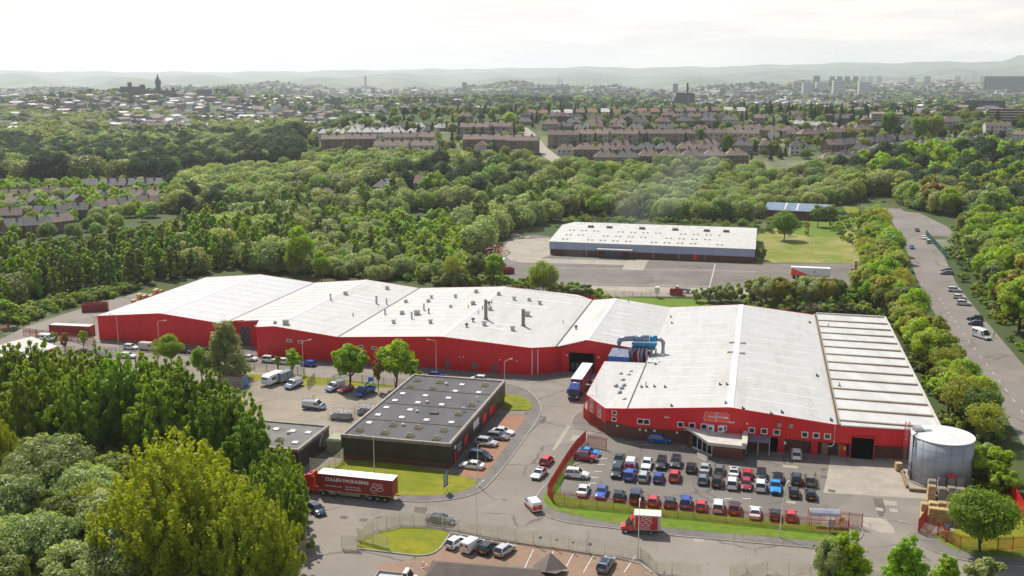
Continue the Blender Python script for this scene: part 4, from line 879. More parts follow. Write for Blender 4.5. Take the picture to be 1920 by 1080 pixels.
# details on the east side wall of the black unit (faces the brick parking)
S2 = lambda a, y, z: W(122.6 - y, a, z)
def side(name, a0, a1, z0, z1, m, d=.05): b = MB(S2); b.box(a0, a1, -d, -.003, z0, z1); return b.build(name, m, bb)
for a0, m in ((-59.5, 'red_paint'), (-46.2, 'red_paint'), (-41, 'red_paint')): side('door', a0, a0 + 2.6, 1.2, 2.9, 'red_trim')
side('sign_board', -53.5, -49.2, 1.7, 3.9, 'sign_blue'); side('sign_board', -53.4, -49.3, 2.3, 3.8, 'sign_silver', .07); side('notice', -66.0, -65.0, 2.9, 3.5, 'white_paint')
side('door', -66.1, -65.1, .1, 2.3, 'red_paint'); side('door', -58.0, -56.9, .1, 2.4, 'sign_blue'); side('door', -48.3, -47.2, .1, 2.4, 'gutter'); side('door', -37.6, -36.5, .1, 2.6, 'red_paint')
for a0 in (-63.8, -62.6): fr_ = side('window', a0, a0 + 1.0, 1.7, 2.9, 'white_paint'); b = MB(S2); b.box(a0 + .12, a0 + .88, -.07, -.052, 1.82, 2.78); b.build('pane', 'dark_glass', fr_)
for q in ((894, 751), (869, 771)):   # roof aerials
    x, y = G(*q, 4.7); b = MB(ident); b.cyl(x, y, 4.6, 6.3, .04, 6); b.box(x - .5, x + .5, y - .02, y + .02, 5.9, 5.95); b.box(x - .3, x + .3, y - .3, y + .3, 5.5, 5.54); b.build('aerial', 'steel', bbr)
# gated plant enclosure between the two black units
x0, y0 = L(99.0, -66.5)
b = MB(W); b.box(97.3, 100.4, -66.5, -63.0, 0, 2.6); b.taper(97.1, 100.6, -66.7, -62.8, 2.6, 3.0, .3); EN = tag(b.build('plant_kiosk', 'moss_green' if 'moss_green' in M else 'galv_green'), 'pale green flat topped kiosk inside a steel cage beside the black units', 'kiosk')

# ------------------------------------------------------------------ pale shed behind the works
SH = root('storage_shed', (*L(133.5, 194), 0), 0, 'pale roofed storage shed with blue cladding and brick base in the back yard', 'shed')
b = MB(W); S0, S1, T0, T1 = 92.6, 174.4, 165, 223.5
for p, zp, q, zq in (((S0, T0), 5.5, (S1, T0), 5.5), ((S1, T0), 5.5, (S1, 194), 8.2), ((S1, 194), 8.2, (S1, T1), 5.5), ((S1, T1), 5.5, (S0, T1), 5.5), ((S0, T1), 5.5, (S0, 194), 8.2), ((S0, 194), 8.2, (S0, T0), 5.5)):
    b.face([(p[0], p[1], 2.3), (q[0], q[1], 2.3), (q[0], q[1], zq), (p[0], p[1], zp)])
b.build('wall', 'blue_clad', SH)
b = MB(W); b.box(S0 + .2, S1 - .2, T0 + .2, T1 - .2, 0, 2.35); b.build('brick_base', 'brick', SH)
b = MB(W)
for v0, z0, v1, z1 in ((T0 - .4, 5.46, 194, 8.22), (194, 8.22, T1 + .4, 5.46)): b.hexa([(S0 - .3, v0, z0 - .15), (S1 + .3, v0, z0 - .15), (S1 + .3, v1, z1 - .15), (S0 - .3, v1, z1 - .15), (S0 - .3, v0, z0), (S1 + .3, v0, z0), (S1 + .3, v1, z1), (S0 - .3, v1, z1)])
srf = b.build('roof', 'roof_pale', SH)
zz = lambda v: np.interp(v, [T0, 194, T1], [5.5, 8.22, 5.5])
k = 0
for col in range(15):
    u = 97 + col * 5.2
    for v in (168.5, 176, 184, 203, 212):
        if (col * 7 + int(v)) % 5 == 0: continue
        for du_ in (0, 1.7):
            b = MB(W); b.hexa([(u + du_, v, zz(v)), (u + du_ + .9, v, zz(v)), (u + du_ + .9, v + 1.7, zz(v + 1.7)), (u + du_, v + 1.7, zz(v + 1.7)), (u + du_, v, zz(v) + .04), (u + du_ + .9, v, zz(v) + .04), (u + du_ + .9, v + 1.7, zz(v + 1.7) + .04), (u + du_, v + 1.7, zz(v + 1.7) + .04)])
            if k < 99: b.build('rooflight', 'slate', srf); k += 1
for u in (104, 112, 126, 140, 153, 161): b = MB(W); b.taper(u, u + 2.6, 190.5, 192.5, 7.9, 8.75, .2); b.build('ridge_vent', 'felt_pale', srf)
b = MB(W); b.box(112.6, 127.0, 161.5, T0 - .02, 3.2, 3.6); cn = b.build('canopy', 'roof_pale', SH)
for u in (112.9, 126.7): b = MB(W); b.box(u - .1, u + .1, 161.6, 161.8, 0, 3.2); b.build('post', 'steel_dark', cn)
panel('goods_door', SH, 115.5, 122, T0 + .2, .05, 2.9, 'tower_slate', d=.1); panel('door', SH, 150.8, 152.2, T0 + .2, .05, 2.2, 'red_trim')
for u in (93, 108, 135, 145, 155.5): b = MB(W); b.box(u, u + .15, T0 - .12, T0 - .003, .1, 5.4); b.build('rainwater_pipe', 'offwhite', SH)

# ------------------------------------------------------------------ cars and vans
def paint(name, c, rough=.28, metal=.0): mat('car_' + name, c, rough, coat=.6, metal=metal); return 'car_' + name
PAINT = {k: paint(k, v, .3, .25 if k in ('silver', 'grey', 'olive', 'bluegrey') else 0) for k, v in dict(white=(.78, .78, .77), silver=(.52, .53, .54), grey=(.20, .21, .22), bluegrey=(.20, .25, .32), black=(.014, .015, .017), navy=(.018, .03, .065), blue=(.012, .085, .46), royal=(.012, .05, .30),
         sky=(.01, .28, .72), red=(.60, .018, .025), crimson=(.30, .008, .035), maroon=(.22, .01, .02), olive=(.20, .185, .14), green=(.08, .34, .06), cream=(.62, .58, .50), dark=(.035, .042, .05)).items()}
#        L     W     H    nose  A-base A-top  C-top  C-base  belt hood  tail  roofinset
KIND = {'hatch': (4.1, 1.78, 1.48, .62, 1.02, .28, -1.45, -1.93, .95, .92, .93, .16), 'suv': (4.5, 1.90, 1.70, .74, 1.05, .38, -1.68, -2.12, 1.07, 1.04, 1.05, .15),
        'saloon': (4.7, 1.84, 1.44, .60, 1.0, .25, -1.05, -1.72, .93, .90, .94, .18), 'coupe': (4.4, 1.82, 1.33, .58, .95, .15, -.85, -1.75, .88, .86, .92, .20), 'estate': (4.7, 1.84, 1.50, .62, 1.05, .30, -1.85, -2.22, .95, .92, .95, .17),
        'mpv': (4.5, 1.84, 1.72, .72, 1.45, .55, -1.85, -2.15, 1.02, .98, 1.0, .12), 'pickup': (5.2, 1.88, 1.78, .82, 1.15, .55, -.55, -.78, 1.10, 1.08, 1.10, .14)}
PROTO = {}
def loft(b, secs, mi=0):
    n = len(secs[0]); base = []
    vs = [p for s in secs for p in s]; fs = []
    for i in range(len(secs) - 1):
        for k in range(n - 1): fs.append((i * n + k, (i + 1) * n + k, (i + 1) * n + k + 1, i * n + k + 1))
    fs.append(tuple(range(n))); fs.append(tuple(range((len(secs) - 1) * n + n - 1, (len(secs) - 1) * n - 1, -1)))
    b.add(vs, fs, mi)
def wheels(r, L_, W_, rad=.33, xs=None, wd=.22):
    for x in (xs or (L_ * .30, -L_ * .29)):
        for s in (1, -1):
            b = MB(); y0, y1 = s * (W_ / 2 - wd), s * (W_ / 2 + .015)
            b.tube([(x, y0, rad), (x, y1, rad)], rad, 18); t = b.build('wheel', 'tyre', r)
            b = MB(); b.tube([(x, y1 - s * .02, rad), (x, y1 + s * .012, rad)], rad * .64, 14); b.build('rim', 'alloy', t)
def lights(r, xf, xr, W_, zf, zr, plate=True):
    for s in (1, -1):
        b = MB(); b.box(xf - .16, xf + .012, s * (W_ / 2 - .38), s * (W_ / 2 - .10), zf - .07, zf + .07); b.build('headlight', 'lamp_clear', r)
        b = MB(); b.box(xr - .012, xr + .14, s * (W_ / 2 - .30), s * (W_ / 2 - .06), zr - .10, zr + .12); b.build('tail_light', 'lamp_red', r)
    if plate:
        b = MB(); b.box(xr - .03, xr - .005, -.27, .27, .58, .71); b.build('number_plate', 'plate_yellow', r)
        b = MB(); b.box(xf + .005, xf + .03, -.27, .27, .42, .54); b.build('number_plate', 'plate_white', r)
def car(kind, colour, roofm=None, wind=None, sunroof=False):
    key = (kind, colour, roofm, sunroof)
    if key in PROTO: return dup(PROTO[key])
    L_, W_, H, nose, ab, at, ct, cb, belt, hood, tail, ins = KIND[kind]
    r = root('parked_car'); PROTO[key] = r; cm = PAINT[colour]; f = L_ / 2
    def sec(x, w, zt, zl=.30, crown=.0):   # half-open section left to right over the top
        h = w / 2
        return [(x, -h * .92, zl), (x, -h, zl + .22), (x, -h, zt - .16), (x, -h * .93, zt - .03), (x, -h * .5, zt + crown), (x, h * .5, zt + crown), (x, h * .93, zt - .03), (x, h, zt - .16), (x, h, zl + .22), (x, h * .92, zl)]
    b = MB()
    S_ = [sec(f, W_ * .74, nose - .04, .34), sec(f - .12, W_ * .90, nose + .06, .26), sec(f - .55, W_ * .98, (nose + hood) / 2 + .07, .24, .03), sec(ab, W_, hood + .02, .24, .03), sec(.1, W_, belt, .24), sec(cb + .35, W_, tail + .01, .24)]
    if cb > -f + .35: S_ += [sec(cb, W_ * .99, tail + .02, .24, .02), sec(-f + .25, W_ * .96, tail - .02, .28, .02)]
    else: S_ += [sec(-f + .28, W_ * .98, tail + .0, .28)]
    S_ += [sec(-f + .06, W_ * .88, tail - .12, .32), sec(-f, W_ * .80, tail - .32, .36)]
    if kind == 'pickup':
        S_ = S_[:4] + [sec(-.7, W_, belt, .3), sec(-.72, W_, 1.0, .3), sec(-f + .1, W_ * .98, 1.0, .34), sec(-f, W_ * .95, .95, .4)]
    loft(b, S_[::-1])
    w0, w1 = W_ / 2 * .93, W_ / 2 * .93 - ins; zr = H - .07
    # roof skin, pillars
    b.hexa([(ct - .06, -w1 - .01, zr), (at + .04, -w1 + .03, zr), (at + .04, w1 - .03, zr), (ct - .06, w1 + .01, zr), (ct + .05, -w1 + .1, H), (at - .12, -w1 + .12, H), (at - .12, w1 - .12, H), (ct + .05, w1 - .1, H)], 1 if roofm else 0)
    def pil(x0, z0, x1, z1, t):
        for s in (1, -1): b.hexa([(x0 - t, s * (w0 - .05), z0), (x0 + t, s * (w0 - .05), z0), (x0 + t, s * (w0 + .006), z0), (x0 - t, s * (w0 + .006), z0), (x1 - t, s * (w1 - .05), z1), (x1 + t, s * (w1 - .05), z1), (x1 + t, s * (w1 + .016), z1), (x1 - t, s * (w1 + .016), z1)])
    pil(ab, hood, at, zr + .02, .045); pil(-.25, belt, -.32, zr + .02, .045); pil(cb + .05, tail, ct, zr + .02, .10 if kind in ('hatch', 'suv', 'estate', 'mpv') else .12)
    for s in (1, -1): b.box(ab - .28, ab - .12, s * (W_ / 2 - .02), s * (W_ / 2 + .16), belt + .02, belt + .16)
    if kind in ('suv', 'estate', 'mpv'):
        for s in (1, -1): b.tube([(at - .2, s * (w1 - .12), H + .03), (ct + .15, s * (w1 - .12), H + .03)], .025, 6)
    b.build('body', [cm] + ([roofm] if roofm else []), r)
    z0 = min(hood, belt, tail) - .04
    def gl(nm, pts): q = MB(); q.face(pts); q.build(nm, 'car_glass', r)
    gl('windscreen', [(ab + .02, -w0, hood), (ab + .02, w0, hood), (at + .03, w1, zr), (at + .03, -w1, zr)])
    gl('rear_window', [(cb, w0, tail), (cb, -w0, tail), (ct - .05, -w1, zr), (ct - .05, w1, zr)])
    for s in (1, -1):
        q = [(ab, s * w0, hood), (at, s * w1, zr), (ct - .03, s * w1, zr), (cb, s * w0, tail)]
        gl('side_window', q if s < 0 else q[::-1])
    if sunroof: q = MB(); q.box(ct + .35, at - .22, -w1 + .2, w1 - .2, H, H + .012); q.build('glass_roof', 'car_glass', r)
    wheels(r, L_, W_, .36 if kind in ('suv', 'pickup') else .32)
    lights(r, f - .02, -f + .015, W_, nose - .02, min(tail - .22, .9))
    q = MB(); q.box(f - .05, f + .014, -W_ * .28, W_ * .28, .36, nose - .12); q.build('grille', 'black_plastic', r)
    if kind == 'pickup':
        q = MB(); q.box(-f + .12, -.8, -W_ / 2 + .12, W_ / 2 - .12, 1.0, 1.012); q.build('load_bed', 'black_plastic', r)
    return r
def van(colour, low=None, L_=5.0, W_=1.95, H=1.97, ladder=False, windows=False, doorpanel=None, text=None):
    """panel van; low = second colour along the sills and nose"""
    r = root('parked_van'); cm = PAINT[colour]; f = L_ / 2
    def sec(x, w, zt, zl=.32):
        h = w / 2; m = zl + (zt - zl) * .55
        return [(x, -h * .94, zl), (x, -h, zl + .25), (x, -h, m), (x, -h * .90, zt - .1), (x, -h * .78, zt), (x, h * .78, zt), (x, h * .90, zt - .1), (x, h, m), (x, h, zl + .25), (x, h * .94, zl)]
    b = MB()
    loft(b, [sec(f, W_ * .78, .72), sec(f - .12, W_ * .92, .86), sec(f - .75, W_ * .99, 1.12), sec(f - 1.0, W_, 1.2), sec(f - 1.75, W_, H - .05), sec(f - 2.2, W_, H), sec(-f + .1, W_, H), sec(-f, W_ * .97, H - .1)][::-1])
    if low:
        for s in (1, -1): b.hexa([(-f + .05, s * (W_ / 2 - .01), .36), (f - .7, s * (W_ / 2 - .01), .36), (f - .7, s * (W_ / 2 + .008), .36), (-f + .05, s * (W_ / 2 + .008), .36), (-f + .05, s * (W_ / 2 - .01), .95), (f - 1.6, s * (W_ / 2 - .01), .62), (f - 1.6, s * (W_ / 2 + .008), .62), (-f + .05, s * (W_ / 2 + .008), .95)], 1)
        b.hexa([(f - .7, -W_ * .46, 1.14), (f - .02, -W_ * .40, .76), (f - .02, W_ * .40, .76), (f - .7, W_ * .46, 1.14), (f - .68, -W_ * .46, 1.17), (f + .0, -W_ * .40, .79), (f + .0, W_ * .40, .79), (f - .68, W_ * .46, 1.17)], 1)
    b.build('body', [cm, PAINT[low] if low else cm], r)
    q = MB(); q.face([(f - 1.0, -W_ * .44, 1.235), (f - 1.0, W_ * .44, 1.235), (f - 1.72, W_ * .40, H - .08), (f - 1.72, -W_ * .40, H - .08)]); 
    for v in range(4): x, y, z = q.v[v]; q.v[v] = (x + .03, y, z + .02)
    q.build('windscreen', 'car_glass', r)
    for s in (1, -1):
        p = [(f - 1.2, s * (W_ / 2 + .008), 1.18), (f - 1.75, s * (W_ / 2 - .03), H - .42), (f - 2.25, s * (W_ / 2 - .03), H - .42), (f - 2.25, s * (W_ / 2 + .008), 1.18)]
        q = MB(); q.face(p if s < 0 else p[::-1]); q.build('side_window', 'car_glass', r)
        if windows:
            for x0 in (-.6, -1.7):
                p = [(x0, s * (W_ / 2 + .008), 1.2), (x0, s * (W_ / 2 - .03), H - .42), (x0 - .9, s * (W_ / 2 - .03), H - .42), (x0 - .9, s * (W_ / 2 + .008), 1.2)]
                q = MB(); q.face(p if s < 0 else p[::-1]); q.build('side_window', 'car_glass', r)
        q = MB(); q.box(f - 1.35, f - 1.2, s * (W_ / 2), s * (W_ / 2 + .2), 1.15, 1.42); q.build('mirror', 'black_plastic', r)
    if doorpanel:
        q = MB(); q.box(-f - .014, -f + .02, -W_ * .44, W_ * .44, .5, H - .5); dp = q.build('rear_door', PAINT[doorpanel], r)
        if text: lettering(text, .26, dp, lambda x, z: (-f - .03, W_ * .28 - x, 1.12 + z), 'white_paint', bold=.008)
    else:
        for s in (.24, -.24): q = MB(); q.box(-f - .012, -f + .02, s * W_ - .3, s * W_ + .3, 1.2, H - .35); q.build('rear_window', 'car_glass', r)
    wheels(r, L_, W_, .33, (f - .9, -f + .95)); lights(r, f - .02, -f, W_, .78, .95)
    q = MB(); q.box(f - .1, f + .02, -W_ * .42, W_ * .42, .34, .55); q.build('bumper', 'black_plastic', r)
    if ladder:
        q = MB()
        for y in (-.6, -.2, .25, .6): q.tube([(f - 2.3, y, H + .14), (-f + .1, y, H + .14)], .035, 6)
        for x in np.linspace(f - 2.4, -f + .2, 5): q.box(x - .03, x + .03, -.75, .75, H + .02, H + .10)
        q.build('roof_rack', 'steel', r)
    return r
CARS = []
def put(o, px, py, ang, label, cat='car', group=None, z=.7, name=None, gz=None):
    """stand a vehicle on the ground; ang is the compass of its nose in degrees (0 = +x, 90 = away)"""
    x, y = G(px, py, z)
    o.location = (x, y, (.0 if gz is None else gz) + .012); o.rotation_euler = (0, 0, R(ang)); tag(o, label, cat, group)
    if name: o.name = name
    return o
AW, FC, RT_, LT = 76.2, 256.2, -13.8, 166.2
carpk = 'cars in the works car park'
ROW = [  # kind, colour, px, py, heading, sunroof, label
 ('pickup', 'dark', 1161, 862, FC + 2, 0, 'dark saloon with open door, at the left end of the back parking row'), ('saloon', 'white', 1213, 868, FC, 0, 'white saloon facing out, right of the red and white van in the back row'),
 ('suv', 'black', 1240, 868, FC, 1, 'black car facing out, between the white saloon and another dark car'), ('suv', 'dark', 1267, 866, FC, 1, 'dark grey car facing out, behind the red hatchback in the back row'), ('hatch', 'black', 1296, 875, AW, 0, 'lone black hatchback with tail out, nearest the brick porch'),
 ('saloon', 'silver', 1322, 876, AW, 0, 'silver saloon in the back row, behind the dark grey crossover'), ('hatch', 'grey', 1349, 879, AW, 0, 'grey hatchback in the back row, behind a black one'), ('saloon', 'white', 1376, 883, AW, 1, 'white saloon with dark sunroof in the back row'),
 ('hatch', 'red', 1402, 887, AW, 0, 'bright red hatchback behind the crimson one in the back row'), ('hatch', 'black', 1428, 889, FC, 0, 'black hatchback behind the white SUV in the middle of the car park'), ('saloon', 'black', 1459, 893, AW, 0, 'black saloon behind the blue pickup'),
 ('suv', 'black', 1493, 897, AW, 1, 'black SUV with a shiny glass roof at the right of the back row'), ('suv', 'olive', 1519, 899, AW, 0, 'olive grey SUV beside the small traffic cones'),
 ('suv', 'black', 1157, 884, FC, 1, 'black SUV facing out, left end of the middle parking row'), ('suv', 'blue', 1181, 889, AW, 0, 'blue SUV with roof rails in front of the red and white van'), ('estate', 'silver', 1207, 891, AW, 0, 'silver estate between two blue cars in the middle row'),
 ('hatch', 'royal', 1235, 894, AW, 0, 'small royal blue hatchback beside the silver estate'), ('suv', 'red', 1265, 891, AW, 0, 'red SUV with roof rails at the end of the left block of cars'), ('hatch', 'bluegrey', 1318, 897, AW, 0, 'blue grey crossover with dark roof in front of the silver saloon'),
 ('suv', 'black', 1345, 901, AW, 0, 'black SUV in the middle row, left of the white SUV'), ('suv', 'white', 1373, 905, AW, 0, 'white SUV in the middle row, left of the crimson hatchback'), ('hatch', 'crimson', 1399, 907, FC, 0, 'crimson hatchback facing out, between two white SUVs'),
 ('suv', 'white', 1426, 909, AW, 0, 'large white SUV in the middle row, left of the blue pickup'), ('pickup', 'sky', 1454, 912, FC, 0, 'bright blue pickup facing out in the middle row'), ('hatch', 'black', 1489, 921, AW, 0, 'black hatchback right of the blue pickup, near the lamp post'), ('hatch', 'black', 1520, 925, AW, 0, 'black hatchback at the right end of the middle row'),
 ('saloon', 'white', 1094, 917, AW, 0, 'white saloon at the left end of the row along the red fence'), ('saloon', 'blue', 1128, 921, FC, 0, 'blue saloon facing out along the red fence'), ('hatch', 'black', 1161, 927, AW, 1, 'little black hatchback with glossy roof by the red fence, left of the dark van'), 
 ('hatch', 'red', 1225, 937, AW, 0, 'red hatchback right of the dark blue van along the fence'), ('hatch', 'dark', 1256, 940, AW, 0, 'dark green grey hatchback between red and blue cars along the fence'), ('suv', 'royal', 1286, 940, AW, 0, 'royal blue SUV with silver roof rails along the fence'),
 ('hatch', 'red', 1315, 946, AW, 0, 'red hatchback left of the white people carrier along the fence'), ('mpv', 'white', 1347, 948, AW, 0, 'white people carrier along the red fence'), ('suv', 'maroon', 1377, 951, AW, 1, 'dark red SUV with panoramic glass roof along the fence'), ('saloon', 'white', 1416, 959, AW, 0, 'white saloon along the fence, right of the dark red SUV'),
 ('hatch', 'black', 1453, 963, AW, 0, 'black hatchback along the fence, second from the shelter'), ('hatch', 'red', 1483, 965, AW, 0, 'red hatchback along the fence, next to the shelter'),
 ('suv', 'crimson', 1098, 856, RT_ - 2, 1, 'crimson SUV with black glass roof parked sideways by the sliding gate'), ('coupe', 'sky', 1104, 846, RT_ - 4, 0, 'bright blue coupe with rear spoiler beside the sliding gate'), ('suv', 'white', 1081, 888, RT_, 0, 'white SUV parked sideways at the left edge of the car park'),
 ('suv', 'blue', 1236, 823, RT_ + 2, 0, 'bright blue SUV alone in the shade of the red factory wall'), ('suv', 'white', 1493, 851, AW, 0, 'white SUV parked alone near the red factory doors'),
]
for k, c_, px, py, an, sr, lb in ROW: put(car(k, c_, sunroof=bool(sr)), px, py, an, lb, 'car', carpk)
rd = 'cars on the estate road'
for k, c_, px, py, an, sr, lb, gr in [
 ('hatch', 'red', 1025, 862, AW - 8, 0, 'dark red hatchback on the road beside the red fence', rd), ('saloon', 'silver', 1011, 886, FC - 8, 1, 'silver saloon coming down the road beside the red fence', rd), ('saloon', 'navy', 826, 973, RT_ - 3, 0, 'navy car passing behind the pale palisade fence', rd), ('hatch', 'navy', 594, 954, -52, 0, 'dark blue hatchback by the front of the red lorry', rd),
 ('saloon', 'white', 943, 808, RT_ - 8, 0, 'white saloon furthest along the brick parking bays', 'cars in the brick bays'), ('estate', 'grey', 933, 817, RT_ - 6, 0, 'grey estate in the brick bays beside the white saloon', 'cars in the brick bays'), ('suv', 'silver', 912, 829, RT_ - 6, 0, 'silver SUV in the middle of the brick bays', 'cars in the brick bays'),
 ('mpv', 'navy', 901, 854, RT_ - 6, 0, 'dark teal people carrier in the brick bays', 'cars in the brick bays'), ('saloon', 'white', 885, 871, LT - 3, 0, 'white saloon nearest the lawn in the brick bays', 'cars in the brick bays'),
 ('hatch', 'white', 856, 1015, AW - 22, 0, 'white hatchback beside the oval lawn', 'cars below the pale fence'), ('hatch', 'black', 916, 1025, AW - 18, 0, 'black hatchback between white van and silver hatchback', 'cars below the pale fence'), ('hatch', 'silver', 946, 1029, AW - 20, 0, 'pale silver hatchback at the right of the four by the fence', 'cars below the pale fence'), ('estate', 'bluegrey', 1136, 1056, AW - 8, 1, 'lone blue grey estate with glass roof in the lower car park', 'cars below the pale fence')]:
    put(car(k, c_, sunroof=bool(sr)), px, py, an, lb, 'car', gr)
st_ = 'cars along the long red wall'
for k, c_, px, py, an, lb in [('hatch', 'white', 245, 650, RT_, 'white hatchback behind the white van below the red wall'), ('hatch', 'white', 240, 666, RT_, 'white car half hidden behind the poplars'), ('hatch', 'navy', 152, 659, LT, 'dark car among the racks behind the poplars'), ('hatch', 'black', 347, 657, RT_, 'dark car just behind the bright green tree'), ('suv', 'black', 377, 659, LT, 'black car left of the weeping birch'),
     ('hatch', 'white', 468, 671, RT_, 'white hatchback right of the weeping birch'), ('suv', 'white', 506, 674, RT_, 'white SUV in the line of cars by the red wall'), ('hatch', 'white', 534, 677, RT_, 'white car behind the small round tree'), ('hatch', 'blue', 578, 681, RT_ + 180, 'blue hatchback by the red wall beside a lamp post'), ('hatch', 'white', 660, 690, RT_, 'white car behind the yellow green tree'), ('hatch', 'royal', 819, 703, RT_, 'dark blue hatchback behind the black unit'), ('hatch', 'white', 897, 709, LT, 'white and blue hatchback behind the corner of the black unit')]:
    put(car(k, c_), px, py, an, lb, 'car', st_)
er = 'cars on the wide east road'
for k, c_, px, py, an, lb, z in [('saloon', 'navy', 1720, 431, -104, 'dark saloon at the top of the wide road', .7), ('hatch', 'white', 1732, 445, -104, 'white hatchback just ahead of the silver estate on the wide road', .7), ('mpv', 'silver', 1741, 453, 76, 'silver estate by the green fence', .7), ('hatch', 'blue', 1710, 463, -108, 'blue hatchback at the tree side of the wide road', .7), ('hatch', 'black', 1775, 506, 164, 'dark blue car nearest the verge of a parked pair', .7), ('estate', 'grey', 1775, 511, 166, 'grey estate parked slantwise below a dark blue car', .7),
     ('suv', 'white', 1790, 543, -18, 'white SUV, first of three white cars by the verge', .7), ('hatch', 'white', 1799, 556, -20, 'white hatchback in the middle of three white cars by the verge', .7), ('suv', 'white', 1807, 568, -20, 'white SUV, lowest of three white cars by the verge', .7), ('estate', 'black', 1828, 596, 160, 'black estate by the verge above the white minibus', .7), ('hatch', 'navy', 1829, 605, 160, 'navy hatchback by the verge just above the minibus', .7), ('hatch', 'blue', 1588, 402, -14, 'blue hatchback on the small lawn by the slate blue shed', .7),
     ('hatch', 'white', 1641, 375, 180, 'white car at the bend of the wide road', .7), ('hatch', 'green', 1655, 379, 180, 'green car at the bend of the wide road', .7)]:
    put(car(k, c_), px, py, an, lb, 'car', er, z)
# vans
put(van('white', None, 4.4, 1.82, 1.86, doorpanel='red', text='Cullen'), 1183, 866, AW, 'white roofed red van in the back row of the car park', 'van', z=.9)
put(van('white', 'red', 4.4, 1.82, 1.86, doorpanel='red', text='Cullen'), 999, 943, 110, 'white van with red back doors at the road junction', 'van', z=.9)
put(van('white', None, 4.4, 1.82, 1.86), 886, 1019, AW - 20, 'plain white van between two hatchbacks under the pale fence', 'van', z=.9)
put(van('white', None, 5.0, 1.95, 1.97, windows=True), 90, 633, RT_, 'white van by the red gates near the far left container', 'van', z=.9)
put(van('cream', None, 5.2, 1.95, 2.1), 279, 650, RT_, 'cream white van below the long red wall', 'van', z=.9)
put(van('white', 'royal', 4.9, 1.9, 1.95, ladder=True), 550, 719, FC - 14, 'white and blue van with roof rack beside the caravan', 'van', z=.9)
put(van('white', 'royal', 4.9, 1.9, 1.95, ladder=True), 628, 724, FC - 24, 'white and blue van with ladders next to the red car', 'van', z=.9)
put(van('white', 'royal', 5.0, 1.95, 1.97, ladder=True), 589, 759, RT_ + 4, 'white and blue van alone in the dusty yard', 'van', z=.9)
put(car('hatch', 'red'), 648, 729, FC - 22, 'red hatchback between a van and a blue truck under the trees', 'car')
put(van('white', None, 6.0, 2.1, 2.6, windows=True), 1841, 626, 286, 'white minibus facing down the wide road', 'minibus', z=1.2)
put(van('navy', None, 4.5, 1.9, 2.15, windows=False), 1193, 929, AW, 'dark blue boxy van between the black and red hatchbacks along the fence', 'van', z=.9)
# blue crane truck
def drop_truck(name, cabm, bodym, crane=False, tipper=False):
    r = root(name); 
    b = MB(); b.hexa([(1.3, -.98, .45), (3.0, -.95, .45), (3.0, .95, .45), (1.3, .98, .45), (1.3, -.98, 1.25), (2.95, -.93, 1.1), (2.95, .93, 1.1), (1.3, .98, 1.25)]); b.hexa([(1.2, -.98, 1.25), (2.4, -.95, 1.25), (2.4, .95, 1.25), (1.2, .98, 1.25), (1.3, -.85, 2.2), (1.85, -.82, 2.2), (1.85, .82, 2.2), (1.3, .85, 2.2)]); cb = b.build('cab', cabm, r)
    q = MB(); q.face([(2.42, -.88, 1.28), (2.42, .88, 1.28), (1.89, .78, 2.12), (1.89, -.78, 2.12)]); q.build('windscreen', 'car_glass', r)
    for s in (1, -1): q = MB(); p = [(1.35, s * .985, 1.3), (2.3, s * .965, 1.3), (1.8, s * .865, 2.05), (1.38, s * .875, 2.05)]; q.face(p if s < 0 else p[::-1]); q.build('side_window', 'car_glass', r)
    b = MB(); b.box(-2.8, 1.15, -1.0, 1.0, .75, .9); b.build('load_bed', 'steel_dark' if not tipper else 'steel', r)
    b = MB()
    for a in ((-2.8, 1.15, -1.02, -.97), (-2.8, 1.15, .97, 1.02), (-2.83, -2.78, -1.0, 1.0)): b.box(*a, .9, 1.25)
    b.box(1.1, 1.18, -1, 1, .9, 1.7); b.build('drop_side', bodym, r)
    if crane:
        b = MB(); b.cyl(.7, 0, .9, 1.9, .28, 10); b.hexa([(.6, -.2, 1.8), (.9, -.2, 1.8), (.9, .2, 1.8), (.6, .2, 1.8), (-2.0, -.15, 3.1), (-1.9, -.15, 2.8), (-1.9, .15, 2.8), (-2.0, .15, 3.1)]); b.box(-2.3, -1.7, -.5, .5, 2.6, 3.4); b.build('crane', bodym, r)
    wheels(r, 6, 2.0, .38, (2.2, -1.9)); lights(r, 3.0, -2.83, 1.95, .8, .85)
    return r
put(drop_truck('lift_truck', PAINT['blue'], 'blue_paint', crane=True), 686, 731, FC - 14, 'blue flatbed truck with raised lift arm under the lime tree', 'truck', z=1.0)
put(drop_truck('tipper_truck', PAINT['white'], 'steel', tipper=True), 1279, 543, LT - 4, 'small white tipper truck by the orange mesh fence', 'truck', z=1.0)
put(drop_truck('pickup_truck', PAINT['white'], 'offwhite', tipper=True), 742, 1082, RT_ + 2, 'white dropside pickup at the bottom edge by the red and white barrier', 'truck', z=1.0)
